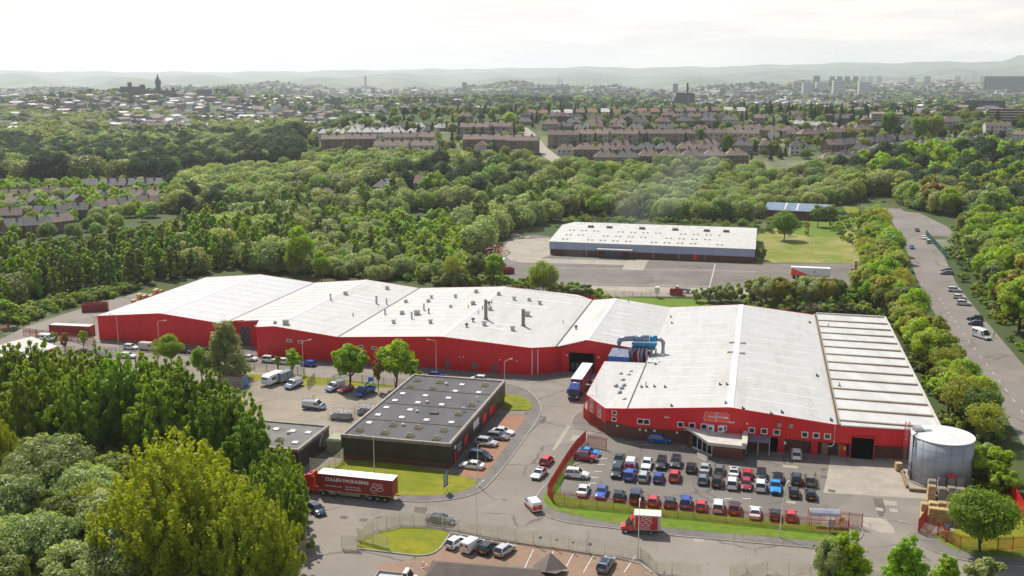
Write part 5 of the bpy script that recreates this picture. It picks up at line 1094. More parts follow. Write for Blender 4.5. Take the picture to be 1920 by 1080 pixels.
# articulated lorries
def lorry(name, cabm, sidem, roofm, words=None, swoosh=False):
    r = root(name)
    b = MB(); b.hexa([(-13.6, -1.26, 1.2), (0, -1.26, 1.2), (0, 1.26, 1.2), (-13.6, 1.26, 1.2), (-13.6, -1.26, 4.05), (0, -1.26, 4.05), (0, 1.26, 4.05), (-13.6, 1.26, 4.05)]); tr = b.build('trailer', sidem, r)
    b = MB(); b.box(-13.65, .03, -1.28, 1.28, 4.05, 4.12); b.build('trailer_roof', roofm, r)
    b = MB(); b.box(-13.66, .03, -1.29, 1.29, 1.12, 1.2); b.build('side_rail', 'yellow_paint' if words else 'steel', tr)
    b = MB(); b.box(-13.4, -.2, -.9, .9, .85, 1.12); b.box(-7.6, -4.0, -1.2, -1.1, .55, .95); b.box(-7.6, -4.0, 1.1, 1.2, .55, .95); b.box(-3.2, -2.0, -1.15, 1.15, .5, 1.05); b.build('chassis', 'steel', r)
    for x in (-12.2, -10.85, -9.5, -.9, 2.6):
        for s in (1, -1):
            b = MB(); b.tube([(x, s * .82, .5), (x, s * 1.24, .5)], .5, 18); t = b.build('wheel', 'tyre', r); b = MB(); b.tube([(x, s * 1.22, .5), (x, s * 1.26, .5)], .28, 12); b.build('rim', 'alloy', t)
    b = MB(); b.hexa([(1.2, -1.22, .75), (3.55, -1.2, .75), (3.55, 1.2, .75), (1.2, 1.22, .75), (1.2, -1.22, 2.9), (3.4, -1.16, 2.75), (3.4, 1.16, 2.75), (1.2, 1.22, 2.9)])
    b.hexa([(1.2, -1.2, 2.9), (3.3, -1.12, 2.75), (3.3, 1.12, 2.75), (1.2, 1.2, 2.9), (1.25, -1.1, 3.75), (2.1, -1.0, 3.6), (2.1, 1.0, 3.6), (1.25, 1.1, 3.75)])
    for s in (1, -1): b.box(.75, 1.2, s * 1.0, s * 1.2, .9, 3.4)
    b.box(-1.6, 3.4, -.8, .8, .55, .75); cb = b.build('cab', cabm, r)
    q = MB(); q.hexa([(3.46, -1.08, 1.75), (3.53, -1.08, 1.75), (3.53, 1.08, 1.75), (3.46, 1.08, 1.75), (3.40, -1.05, 2.6), (3.45, -1.05, 2.6), (3.45, 1.05, 2.6), (3.40, 1.05, 2.6)]); q.build('windscreen', 'car_glass', cb)
    for s in (1, -1):
        q = MB(); p = [(2.2, s * 1.222, 1.75), (3.3, s * 1.215, 1.75), (3.2, s * 1.205, 2.5), (2.2, s * 1.22, 2.5)]; q.face(p if s < 0 else p[::-1]); q.build('side_window', 'car_glass', cb)
        q = MB(); q.box(3.3, 3.5, s * 1.22, s * 1.5, 1.7, 2.5); q.build('mirror', 'black_plastic', cb)
        q = MB(); q.box(3.5, 3.57, s * .7, s * 1.1, .85, 1.1); q.build('headlight', 'lamp_clear', cb)
        q = MB(); q.box(-13.67, -13.6, s * .8, s * 1.2, .95, 1.1); q.build('tail_light', 'lamp_red', r)
    q = MB(); q.box(3.5, 3.56, -.6, .6, .9, 1.6); q.build('grille', 'black_plastic', cb)
    q = MB(); q.box(1.55, 2.0, -.35, .35, 3.72, 3.8); q.build('roof_hatch', 'white_paint' if not words else 'car_glass', cb)
    if words:
        for s in (1, -1):   # both flanks carry the same words
            fx = (lambda x0: (lambda x, z: (x0 + x, -1.275, z)) ) if s < 0 else None
            f_ = lambda xs, z0: ((lambda x, z: (-(13.6 - xs) + x, -1.272, z0 + z)) if s < 0 else (lambda x, z: (-xs - x, 1.272, z0 + z)))
            # nose points to +x; seen from -y the words run nose-last, so flip along the flank
            f_ = lambda xs, z0: ((lambda x, z: (-13.6 + xs + x, -1.272, z0 + z)) if s < 0 else (lambda x, z: (-xs - x, 1.272, z0 + z)))
            sh = 0 if s > 0 else 2.0
            lettering('CULLEN PACKAGING', .82, tr, f_(1.4 + sh, 2.95), 'white_paint', bold=.022)
            lettering('www.cullen.co.uk', .42, tr, f_(1.4 + sh, 1.95), 'white_paint', bold=.008)
            lettering('TEL: 0141 945 2222', .34, tr, f_(5.0 + sh, 2.05), 'white_paint', bold=.006); lettering('FAX: 0141 945 3567', .34, tr, f_(5.0 + sh, 1.6), 'white_paint', bold=.006)
            emblem(tr, f_(9.6 + sh * .3, 1.85), 1.0); lettering('PACKAGING', .2, tr, f_(9.7 + sh * .3, 1.5), 'white_paint')
    return r
def emblem(parent, fn, s):
    """outline emblem of two stacked rounded shapes"""
    def ring(pts, wd):
        P_ = smooth_loop(pts, 1); b = MB(); n = len(P_); cx = sum(p[0] for p in P_) / n; cz = sum(p[1] for p in P_) / n
        vs = [fn(x * s, z * s) for x, z in P_]
        I = []
        for i in range(n):
            a, c = P_[i - 1], P_[(i + 1) % n]; dx, dz = c[0] - a[0], c[1] - a[1]; l = math.hypot(dx, dz) or 1
            I.append(fn((P_[i][0] - dz / l * wd) * s, (P_[i][1] + dx / l * wd) * s))
        b.add(vs + I, [(i, (i + 1) % n, n + (i + 1) % n, n + i) for i in range(n)]); return b.build('emblem', 'white_paint', parent)
    ring([(.25, .85), (1.3, .85), (1.35, 1.4), (.4, 1.4)], .08); ring([(1.45, .85), (2.3, .85), (2.1, 1.4), (1.45, 1.4)], .08)
    ring([(0, .05), (1.15, .05), (1.15, .7), (.05, .7)], .08); ring([(1.25, .05), (2.2, .1), (2.45, .7), (1.25, .7)], .08)
    if parent.name.startswith('box_body'): pass
mat('trailer_red', (.27, .016, .018), .45, (.22, .014, .016), .4); mat('trailer_side', (.22, .05, .05), .5, (.17, .045, .045), .5); mat('trailer_top', (.86, .86, .85), .4)
A1 = lorry('articulated_lorry', PAINT['red'], 'trailer_red', 'trailer_top', words=True)
x0, y0 = G(600, 928, .2); x1, y1 = G(751, 944, .2)
ang = math.degrees(math.atan2(y0 - y1, x0 - x1)); A1.location = (x0, y0 + 1.3, .01); A1.rotation_euler = (0, 0, R(ang)); tag(A1, 'red articulated lorry with white lettering parked by the lawn', 'lorry')
A2 = lorry('articulated_lorry', PAINT['royal'], 'trailer_side', 'trailer_top')
x, y = G(1082, 752, .0); A2.location = (x, y + 3.3, .01); A2.rotation_euler = (0, 0, R(FC - 1)); tag(A2, 'blue cabbed articulated lorry backing up to the goods door', 'lorry')
# parked trailer in the back yard
T3 = root('box_trailer', (0, 0, 0)); b = MB(); b.box(-6.8, 6.8, -1.27, 1.27, 1.2, 4.1); t3 = b.build('trailer_body', 'white_paint', T3)
b = MB(); b.add([(-6.8, -1.28, 1.2), (0, -1.28, 1.2), (-3.5, -1.28, 2.6), (-6.8, -1.28, 3.8)], [(0, 1, 2, 3)]); b.build('livery_swoosh', 'sign_red', t3)
b = MB(); b.tube([(1.3, -1.29, 2.7), (1.3, -1.275, 2.7)], .45, 18); rb = b.build('livery_roundel', 'sign_red', t3); b = MB(); b.tube([(1.3, -1.30, 2.7), (1.3, -1.292, 2.7)], .22, 14); b.build('roundel_centre', 'white_paint', rb)
b = MB(); b.box(-6.6, 6.6, -.9, .9, .9, 1.2); b.build('chassis', 'steel_dark', T3)
for xx in (-5.6, -4.2, 5.0):
    for s in (1, -1): b = MB(); b.tube([(xx, s * .85, .5), (xx, s * 1.25, .5)], .5, 16); b.build('wheel', 'tyre', T3)
x, y = G(1519, 517, 1.0); T3.location = (x, y, .02); T3.rotation_euler = (0, 0, AX); tag(T3, 'white and red trailer parked behind the row of willows', 'trailer')
# red box van
BV = root('box_van'); b = MB(); b.box(-3.2, .9, -1.1, 1.1, .75, 3.2); bx_ = b.build('box_body', 'offwhite', BV)
b = MB(); b.box(-3.25, .95, -1.13, 1.13, 3.2, 3.28); b.build('box_roof', 'cream_roof' if 'cream_roof' in M else 'offwhite', bx_)
for s in (1, -1): b = MB(); b.box(-2.75, .75, s * 1.102, s * 1.115, .85, 3.05); b.build('side_panel', PAINT['crimson'] if False else 'trailer_red2' if 'trailer_red2' in M else PAINT['red'], bx_)
b = MB(); b.hexa([(1.0, -1.0, .45), (3.0, -.92, .45), (3.0, .92, .45), (1.0, 1.0, .45), (1.0, -1.0, 1.35), (2.95, -.88, 1.02), (2.95, .88, 1.02), (1.0, 1.0, 1.35)]); b.hexa([(1.0, -.99, 1.3), (2.3, -.93, 1.15), (2.3, .93, 1.15), (1.0, .99, 1.3), (1.0, -.85, 2.3), (1.55, -.82, 2.25), (1.55, .82, 2.25), (1.0, .85, 2.3)])
b.hexa([(.92, -.9, 2.2), (1.5, -.85, 2.2), (1.5, .85, 2.2), (.92, .9, 2.2), (.92, -.85, 2.75), (1.05, -.8, 2.75), (1.05, .8, 2.75), (.92, .85, 2.75)]); cbv = b.build('cab', PAINT['red'], BV)
q = MB(); q.face([(2.33, -.85, 1.2), (2.33, .85, 1.2), (1.6, .76, 2.2), (1.6, -.76, 2.2)]); q.build('windscreen', 'car_glass', cbv)
for s in (1, -1): q = MB(); p = [(1.15, s * 1.0, 1.35), (2.15, s * .96, 1.3), (1.55, s * .865, 2.1), (1.15, s * .885, 2.1)]; q.face(p if s < 0 else p[::-1]); q.build('side_window', 'car_glass', cbv)
wheels(BV, 6, 2.1, .36, (2.2, -1.7)); lights(BV, 3.0, -3.22, 1.9, .85, .9)
b = MB(); b.box(-3.1, 2.0, -.8, .8, .45, .75); b.build('chassis', 'black_plastic', BV)
for s in (1, -1):
    f_ = (lambda x, z: (-2.3 + x, -1.118, 1.75 + z)) if s < 0 else (lambda x, z: (.1 - x, 1.118, 1.75 + z))
    emblem(bx_, f_, .85); lettering('PACKAGING', .26, bx_, lambda x, z: f_(x + .2, z - .28), 'white_paint', bold=.004); lettering('TEL: 0141 945 2222', .2, bx_, lambda x, z: f_(x, z - .58), 'white_paint', bold=.004); lettering('www.cullen.co.uk', .22, bx_, lambda x, z: f_(x + .1, z - .8), 'white_paint', bold=.004)
x, y = G(1200, 990, .6); BV.location = (x, y, .012); BV.rotation_euler = (0, 0, R(172)); tag(BV, 'red box van with cream roof driving past the red fence', 'box van')
# caravan
CV = root('caravan'); prof = [(-3.1, .55), (-3.2, 1.3), (-2.9, 2.35), (-2.5, 2.6), (2.0, 2.6), (2.7, 2.3), (3.0, 1.5), (2.85, .55)]
b = MB(); n = len(prof); b.add([(x, -1.1, z) for x, z in prof] + [(x, 1.1, z) for x, z in prof], [tuple(range(n)), tuple(range(2 * n - 1, n - 1, -1))] + [(i, n + i, n + (i + 1) % n, (i + 1) % n) for i in range(n)]); b.build('body', 'white_paint', CV)
for x0, x1 in ((-2.4, -1.2), (.2, 1.6)): 
    for s in (1, -1): b = MB(); b.box(x0, x1, s * 1.1, s * 1.112, 1.35, 2.0); b.build('window', 'house_glass', CV)
b = MB(); b.hexa([(2.93, -.85, 1.4), (2.99, -.85, 1.5), (2.99, .85, 1.5), (2.93, .85, 1.4), (2.75, -.8, 2.1), (2.80, -.8, 2.13), (2.80, .8, 2.13), (2.75, .8, 2.1)]); b.build('window', 'house_glass', CV)
wheels(CV, 6, 2.2, .33, (-.2,)); b = MB(); b.tube([(2.8, -.6, .5), (4.2, 0, .5)], .05, 6); b.tube([(2.8, .6, .5), (4.2, 0, .5)], .05, 6); b.box(4.0, 4.3, -.1, .1, .1, .6); b.build('drawbar', 'steel', CV)
put(CV, 512, 710, FC - 14, 'white touring caravan beside a covered trailer', 'caravan', z=1.2)
TR = root('covered_trailer'); b = MB(); b.taper(-2.2, 2.2, -1.0, 1.0, .6, 2.5, .18); 
b.build('cover', 'duct_steel', TR)
for k in range(4): b = MB(); b.tube([(-2.0 + k * 1.3, -1.01, .6), (-2.0 + k * 1.3, -.86, 2.53), (-2.0 + k * 1.3, .86, 2.53), (-2.0 + k * 1.3, 1.01, .6)], .06, 6); b.build('hoop', 'offwhite', TR)
wheels(TR, 4, 2.0, .33, (.2,)); put(TR, 533, 708, FC - 14, 'grey tarpaulin covered trailer beside the white caravan', 'trailer', z=1.0)

# ------------------------------------------------------------------ containers and skips
def container(name, px, py, ang, L_, W_, H, m, label, doorm=None, roofm=None, cat='container'):
    x, y = G(px, py, 0); r = root(name, (x, y, 0), R(ang), label, cat)
    b = MB(); b.box(-L_ / 2, L_ / 2, -W_ / 2, W_ / 2, .1, H - .02)
    n = int(L_ / .55)
    for k in range(n): xx = -L_ / 2 + .3 + k * .55; b.box(xx, xx + .28, -W_ / 2 - .04, W_ / 2 + .04, .25, H - .2)
    b.build('body', m, r)
    b = MB()
    for sx in (-1, 1):
        for sy in (-1, 1): b.box(sx * (L_ / 2) - .09, sx * (L_ / 2) + .09, sy * (W_ / 2) - .09, sy * (W_ / 2) + .09, 0, H + .02)
    b.build('corner_post', m, r)
    b = MB(); b.box(-L_ / 2 + .09, L_ / 2 - .09, -W_ / 2 + .09, W_ / 2 - .09, H - .02, H + .03); b.build('roof', roofm or m, r)
    b = MB(); b.box(L_ / 2 + .002, L_ / 2 + .06, -W_ / 2 + .1, W_ / 2 - .1, .15, H - .1); d = b.build('door', doorm or m, r)
    b = MB()
    for y_ in (-.7, -.25, .25, .7): b.tube([(L_ / 2 + .09, y_, .2), (L_ / 2 + .09, y_, H - .15)], .025, 6)
    b.build('lock_rod', 'steel', d); return r
container('shipping_container', 437, 724, AX * 57.3 + 2, 6.1, 2.45, 2.6, 'pallet_grey', 'weathered grey container with blue doors beside the weeping birch', 'blue_paint', 'rust')
container('shipping_container', 136, 627, AX * 57.3 + 4, 12.2, 2.6, 2.8, 'trailer_red', 'long red container with pale roof behind the red gates', None, 'offwhite')
def skip(px, py, ang, s, label, name='skip'):
    x, y = G(px, py, 0); r = root(name, (x, y, 0), R(ang), label, 'skip'); L_, W_, H = 6.5 * s, 2.4, 2.4 * min(1, s + .1); t = .08
    b = MB()
    for (a, c, d, e_) in ((-L_ / 2, L_ / 2, -W_ / 2, -W_ / 2 + t), (-L_ / 2, L_ / 2, W_ / 2 - t, W_ / 2), (-L_ / 2, -L_ / 2 + t, -W_ / 2 + t, W_ / 2 - t), (L_ / 2 - t, L_ / 2, -W_ / 2 + t, W_ / 2 - t)): b.box(a, c, d, e_, .2, H)
    b.box(-L_ / 2 + t, L_ / 2 - t, -W_ / 2 + t, W_ / 2 - t, .2, .3)
    for k in range(int(L_ / .8)): xx = -L_ / 2 + .4 + k * .8; b.box(xx, xx + .12, -W_ / 2 - .09, -W_ / 2, .3, H - .1); b.box(xx, xx + .12, W_ / 2, W_ / 2 + .09, .3, H - .1)
    b.build('body', 'trailer_red', r)
    b = MB(); b.box(-L_ / 2, L_ / 2, -W_ / 2 - .1, -W_ / 2 + .02, H, H + .12); b.box(-L_ / 2, L_ / 2, W_ / 2 - .02, W_ / 2 + .1, H, H + .12); b.build('rim', 'red_fence', r)
    b = MB()
    for s_ in (-.7, .7): b.box(-L_ / 2, L_ / 2, s_ - .08, s_ + .08, 0, .2)
    b.build('skid', 'steel_dark', r); return r
skip(179, 583, AX * 57.3 + 27, 1.15, 'long open red skip at the far left corner of the long warehouse'); skip(951, 513, 35, .75, 'open red skip in the back yard beside the tree')
skip(936, 504, 35, .7, 'second red skip half hidden behind the pale lime tree'); skip(1268, 553, AX * 57.3, .65, 'brown red skip below the white tipper truck')
# ------------------------------------------------------------------ lamp posts
def lamp(px, py, h, ang, label, arm=1.6, lean=0, hd='galv', group='street lamps on the estate'):
    x, y = G(px, py); r = root('street_lamp', (x, y, 0), R(ang), label, 'street lamp', group)
    b = MB(); b.tube([(0, 0, 0), (0, 0, 1.2)], .11, 10); b.tube([(0, 0, 1.2), (lean, 0, h)], [.08, .05], 10); b.build('post', 'galv', r)
    b = MB(); b.tube([(lean, 0, h), (lean + .25, 0, h + .22), (lean + arm, 0, h + .42)], .04, 8); b.build('arm', 'galv', r)
    b = MB(); b.hexa([(lean + arm - .1, -.1, h + .32), (lean + arm + .75, -.13, h + .36), (lean + arm + .75, .13, h + .36), (lean + arm - .1, .1, h + .32), (lean + arm - .1, -.07, h + .48), (lean + arm + .7, -.1, h + .5), (lean + arm + .7, .1, h + .5), (lean + arm - .1, .07, h + .48)]); hd_ = b.build('lamp_head', 'offwhite', r)
    b = MB(); b.box(lean + arm + .05, lean + arm + .65, -.09, .09, h + .30, h + .335); b.build('lens', 'lamp_clear', hd_); return r
for a in ((222, 643, 7.6, LT, 'lamp post at the left end of the long red wall'), (299, 655, 7.4, RT_ + 20, 'lamp post behind the cream van'), (495, 668, 7.6, LT, 'lamp post at the recess of the long red wall'), (569, 700, 7.8, 30, 'lamp post beside the small round tree'), (818, 697, 7.6, LT, 'lamp post with a small white notice by the red wall'),
          (946, 741, 7.8, 40, 'lamp post on the small lawn behind the black unit'), (702, 886, 6.6, LT, 'lamp post on the lawn in front of the black unit'), (896, 912, 7.6, RT_ + 10, 'lamp post on the pavement corner beside the brick bays'), (894, 1004, 7.9, 60, 'tall lamp post rising over the pale palisade fence'), (1196, 1048, 8.2, 80, 'lamp post in front of the red box van'),
          (1118, 790, 7.5, LT, 'lamp post beside the backing blue lorry'), (1712, 1034, 4.2, LT, 'short grey lamp post by the works gateway'), (1689, 408, 8, 180, 'lamp post at the top bend of the wide road'), (1747, 452, 8.0, 160, 'lamp post by the green fence'), (1703, 470, 6, 10, 'thin pole on the tree side of the wide road')):
    lamp(*a)
lamp(1461, 1008, 7.8, 58, 'leaning lamp post on the verge in front of the red fence', 1.2, 1.6)
# ------------------------------------------------------------------ fences
def fence(name, pts, h, m, label, px=True, bay=2.75, gap=.165, pw=.05, cat='fence', closed_ends=True, mesh=False, hts=None):
    P_ = [G(*p) if px else p for p in pts]
    r = root(name, (*P_[0], 0), 0, label, cat)
    for (x0, y0), (x1, y1) in zip(P_, P_[1:]):
        l = math.hypot(x1 - x0, y1 - y0); n = max(1, round(l / bay)); ux, uy = (x1 - x0) / l, (y1 - y0) / l; nx, ny = -uy, ux
        T_ = lambda a, o, z: (x0 + ux * a + nx * o, y0 + uy * a + ny * o, z)
        for k in range(n):
            a0, a1 = l * k / n, l * (k + 1) / n
            b = MB(T_)
            if mesh:
                for z in np.arange(.1, h, .28): b.box(a0 + .04, a1 - .04, -.012, .012, z, z + .025)
            c = a0 + .12
            while c < a1 - .06:
                b.box(c - pw / 2, c + pw / 2, -.02, .02, .06, h - .06)
                if not mesh: b.add([(c - pw / 2, 0, h - .06), (c + pw / 2, 0, h - .06), (c, 0, h + .04)], [(0, 1, 2)])
                c += gap
            if not mesh: b.box(a0 + .04, a1 - .04, .021, .06, .35, .41); b.box(a0 + .04, a1 - .04, .021, .06, h - .42, h - .36)
            b.build('paling_panel', m, r)
            b = MB(T_); b.box(a0 - .04, a0 + .04, -.04, .05, 0, h + .02); b.build('post', m, r)
    b = MB(ident); x, y = P_[-1]; b.box(x - .05, x + .05, y - .05, y + .05, 0, h + .02); b.build('post', m, r)
    return r
fence('palisade_fence', [(1098, 828), (1080, 846), (1062, 872), (1042, 905), (1027, 930), (1037, 945), (1058, 948), (1150, 957), (1300, 972), (1520, 995), (1590, 1001)], 2.3, 'red_fence', 'long red palisade fence around the works car park')
fence('palisade_fence', [(1096, 772), (1094, 784), (1106, 797), (1120, 805)], 2.6, 'red_fence', 'short curved red palisade fence at the corner of the red factory')
fence('palisade_gate', [(1120, 806), (1148, 816)], 2.5, 'red_fence', 'closed red palisade gate against the brick corner of the factory', cat='gate')
fence('sliding_gate', [(1102, 836), (1137, 843)], 2.4, 'red_fence', 'red gate leaf standing open behind the bright blue coupe', cat='gate', bay=3.5)
fence('sliding_gate', [(1566, 985), (1616, 990)], 2.5, 'red_fence', 'red sliding gate beside the shelter', cat='gate', bay=2.5, gap=.2)
fence('palisade_fence', [(1721, 1000), (1737, 978), (1738, 970)], 2.5, 'red_fence', 'red palisade return at the right gate post', cat='fence')
fence('palisade_gate', [(1724, 1001), (1758, 1004)], 2.4, 'red_fence', 'red gate panel beside the pallet stacks', cat='gate')
fence('palisade_fence', [(1758, 1004), (1775, 1017), (1800, 1030), (1870, 1034), (1925, 1030)], 2.3, 'red_fence', 'red palisade fence under the big round tree')
fence('palisade_fence', [(1926, 982), (1900, 935), (1880, 895), (1866, 862)], 2.4, 'red_paint', 'red fence running up beside the wide road', gap=.11, pw=.09)
fence('palisade_fence', [(728, 1030), (671, 1014), (700, 996), (750, 985), (800, 986), (860, 995), (900, 1003), (1000, 1020), (1100, 1034), (1200, 1049)], 2.2, 'galv', 'long pale galvanised palisade fence across the lower car park', gap=.17, pw=.042)
fence('palisade_gate', [(641, 1029), (671, 1031)], 2.3, 'galv', 'open pale gate leaf at the end of the oval lawn', cat='gate')
fence('palisade_fence', [(1200, 1049), (1231, 1076), (1260, 1078)], 2.1, 'galv', 'pale palisade return by the lower gateway'); fence('palisade_gate', [(1260, 1078), (1312, 1085)], 2.3, 'galv', 'pale gate leaf on the left of the lower gateway', cat='gate')
fence('palisade_gate', [(1368, 1088), (1402, 1072)], 2.2, 'galv', 'pale gate leaf on the right of the lower gateway', cat='gate'); fence('palisade_fence', [(1398, 1090), (1438, 1078), (1560, 1090), (1700, 1106)], 2.3, 'galv', 'pale palisade fence behind the two young trees')
fence('mesh_fence', [(455, 693), (500, 695), (545, 699), (572, 705)], 2.0, 'steel_dark', 'thin dark mesh fence behind the caravan', mesh=True, gap=.4, pw=.02); fence('mesh_gate', [(577, 728), (590, 714)], 2.0, 'steel_dark', 'open dark mesh gate leaf in the yard entrance', mesh=True, gap=.3, pw=.03, cat='gate')
fence('mesh_fence', [(615, 724), (638, 711), (700, 720), (760, 726)], 1.9, 'steel_dark', 'dark mesh fence behind the parked vans', mesh=True, gap=.4, pw=.02)
fence('mesh_fence', [(44, 628), (70, 632)], 2.3, 'red_fence', 'red mesh gate standing open by the white van', mesh=True, gap=.3, pw=.04, cat='gate'); fence('mesh_fence', [(68, 632), (108, 636), (146, 640), (176, 645)], 2.2, 'red_fence', 'red mesh fence in front of the long red container', mesh=True, gap=.3, pw=.04)
fence('mesh_fence', [(0, 624), (18, 620)], 2.2, 'red_fence', 'red mesh fence at the left edge', mesh=True, gap=.3, pw=.04)
fence('mesh_fence', [(582, 882), (618, 886), (640, 868), (650, 852)], 2.4, 'galv', 'galvanised mesh cage around the green kiosk', mesh=True, gap=.35, pw=.03)
fence('mesh_fence', [(1120, 552), (1220, 556), (1400, 560)], 1.6, 'orange_mesh' if 'orange_mesh' in M else 'rust', 'orange mesh fence along the back yard', mesh=True, gap=.3, pw=.05)
fence('palisade_fence', [(1736, 440), (1748, 455), (1762, 470), (1776, 486)], 2.4, 'green_fence' if 'green_fence' in M else 'tower_slate', 'dark green palisade fence along the wide road', gap=.12, pw=.09)
fence('mesh_fence', [(940, 440), (1020, 434)], 2.2, 'rust', 'rusty fence at the far corner of the back yard', mesh=True, gap=.2, pw=.12)
# grey panel fence, lower left
P0 = [G(*p) for p in ((556, 1140), (552, 1090), (563, 1052), (572, 1035))]
FP = root('panel_fence', (*P0[0], 0), 0, 'weathered grey concrete panel fence beside the tall trees', 'fence')
P0 = [G(530, 1110), G(552, 1062), G(575, 1022)]
for (x0, y0), (x1, y1) in zip(P0, P0[1:]):
    l = math.hypot(x1 - x0, y1 - y0); n = max(1, round(l / 2.5)); ux, uy = (x1 - x0) / l, (y1 - y0) / l
    T_ = lambda a, o, z: (x0 + ux * a - uy * o, y0 + uy * a + ux * o, z)
    for k in range(n): b = MB(T_); b.box(l * k / n + .06, l * (k + 1) / n - .06, -.05, .05, .02, 2.3); b.build('panel', 'galv_green', FP); b = MB(T_); b.box(l * k / n - .06, l * k / n + .06, -.08, .08, 0, 2.4); b.build('post', 'concrete', FP)

# ------------------------------------------------------------------ yard things
# shelter by the gate
x0, y0 = G(1517, 987); SR = root('shelter', (x0, y0, 0), R(-6.5), 'red framed clear shelter at the end of the red fence', 'shelter')
b = MB(); arc = [(0, .1), (0, 1.9), (-.25, 2.2), (-.8, 2.45), (-1.4, 2.5)]
for k in range(4):
    xx = k * 1.62; b.tube([(xx, -y, z) for y, z in arc], .05, 6)
b.tube([(0, 0, 1.9), (4.86, 0, 1.9)], .04, 6); b.tube([(0, 1.4, 2.5), (4.86, 1.4, 2.5)], .04, 6); b.tube([(0, 0, .6), (4.86, 0, .6)], .04, 6)
for xx in (0, 4.86): b.tube([(xx, 1.4, 0), (xx, 1.4, 2.5)], .05, 6)
b.build('frame', 'red_paint', SR)
b = MB(); A_ = [(0, 1.9), (-.25, 2.2), (-.8, 2.45), (-1.4, 2.5)]
for (y0_, z0_), (y1_, z1_) in zip(A_, A_[1:]): b.hexa([(.05, -y0_, z0_ + .05), (4.8, -y0_, z0_ + .05), (4.8, -y1_, z1_ + .05), (.05, -y1_, z1_ + .05), (.05, -y0_, z0_ + .08), (4.8, -y0_, z0_ + .08), (4.8, -y1_, z1_ + .08), (.05, -y1_, z1_ + .08)])
b.build('roof', 'steel', SR)
# signs
def signboard(px, py, wd, h0, h1, m, label, ang=0, legs=2, legm='galv', text=None, txtm='white_paint'):
    x, y = G(px, py); r = root('signboard', (x, y, 0), R(ang), label, 'sign'); b = MB(); b.box(-wd / 2, wd / 2, -.04, .0, h0, h1); pl = b.build('panel', m, r)
    for k in range(legs): xx = -wd * .35 + k * wd * .7; b = MB(); b.box(xx - .04, xx + .04, 0.002, .08, 0, h1); b.build('leg', legm, r)
    b = MB()
    for k in range(4): z = h1 - (h1 - h0) * (.2 + k * .2); b.box(-wd * .38, wd * (.3 - .07 * (k % 2)), -.05, -.042, z, z + (h1 - h0) * .07)
    b.build('lettering', txtm, pl); return r
signboard(836, 924, 1.7, 1.2, 3.6, 'sign_blue', 'tall dark blue signboard on two legs on the front lawn', 68)
signboard(1557, 998, 1.2, .9, 2.2, 'white_paint', 'white notice board on the red fence near the gate', -6, txtm='sign_blue')
signboard(1577, 992, 1.1, 1.2, 2.0, 'yellow_paint', 'yellow warning sign on the red sliding gate', 20, txtm='black_plastic'); signboard(1767, 1013, .8, .8, 1.6, 'yellow_paint', 'yellow sign on the red fence beside the tree', -20, txtm='black_plastic')
signboard(1774, 1010, .9, 1.4, 2.4, 'cyan_paint', 'small blue and white sign half behind the big round tree', -30)
for px, py in ((1013, 1027), (1044, 1031), (1074, 1036), (1106, 1040)): signboard(px, py, .45, 1.5, 1.9, 'sign_blue' if px > 1100 or px < 1020 else 'steel', {1013: 'small blue plate furthest left on the pale fence', 1044: 'grey plate, left of two on the pale fence', 1074: 'grey plate, right of two on the pale fence', 1106: 'small dark blue plate at the right of the pale fence plates'}[px], -10, 1)
signboard(710, 990, 1.1, 1.7, 2.0, 'steel', 'grey plate on the curved part of the pale fence', 20, 1)
# pallets by the tank
PL = root('pallet'); PROTO['pallet'] = PL
def pallet_mesh():
    b = MB()
    for y in (-.5, 0, .5): b.box(-.6, .6, y - .05, y + .05, .025, .12)
    for k in range(6): x = -.6 + k * .22; b.box(x, x + .11, -.5, .5, .12, .145)
    for k in range(3): x = -.6 + k * .55; b.box(x, x + .1, -.5, .5, 0, .025)
    return b
bpy.data.objects.remove(PL); KIDS.pop('pallet', None)
PM = [pallet_mesh().build('pallet', 'pallet_wood'), pallet_mesh().build('pallet', 'pallet_grey')]
first = [True, True]; rnd = random.Random(7)
STK = [(1745, 930, 20, 1, 'weathered'), (1763, 925, 20, 1, 'weathered'), (1781, 925, 20, 1, 'weathered'), (1797, 926, 19, 1, 'weathered'), (1745, 938, 18, 0, 'fresh'), (1765, 939, 16, 1, 'weathered'), (1782, 941, 18, 1, 'weathered'), (1799, 943, 18, 1, 'weathered'),
       (1733, 962, 12, 0, 'fresh'), (1748, 960, 12, 0, 'fresh'), (1765, 960, 12, 0, 'fresh'), (1783, 962, 12, 0, 'fresh'), (1733, 975, 8, 0, 'fresh'), (1747, 977, 16, 0, 'fresh'), (1762, 979, 16, 0, 'fresh'), (1777, 981, 16, 0, 'fresh'), (1793, 983, 15, 0, 'fresh')]
for px, py, n, wk, nm in STK:
    x, y = G(px, py)
    for k in range(n):
        o = PM[wk] if first[wk] else dup(PM[wk]); first[wk] = False
        o.location = (x + rnd.uniform(-.04, .04), y + rnd.uniform(-.04, .04), .01 + k * .148); o.rotation_euler = (0, 0, AX + rnd.uniform(-.03, .03))
        tag(o, ('weathered grey wooden pallet in the tall stacks against the water tank' if wk else 'fresh yellow wooden pallet in the stacks near the round tree'), 'pallet', 'weathered pallets by the tank' if wk else 'fresh pallets by the tank')
x, y = G(1781, 925); b = MB(ident); b.taper(x - .6, x + .6, y - .5, y + .5, 2.98, 3.4, .05); tag(b.build('crate', 'red_paint'), 'red crate on top of the weathered pallet stacks', 'crate')
x, y = G(1684, 882); b = MB(ident); b.box(x - .55, x + .55, y - .5, y + .5, .1, 1.5); 
for k in range(4): b.box(x - .58, x + .58, y - .53, y + .53, .25 + k * .36, .33 + k * .36)
tag(b.build('wooden_crate', 'pallet_wood'), 'wooden crate by the foot of the caged ladder', 'crate')
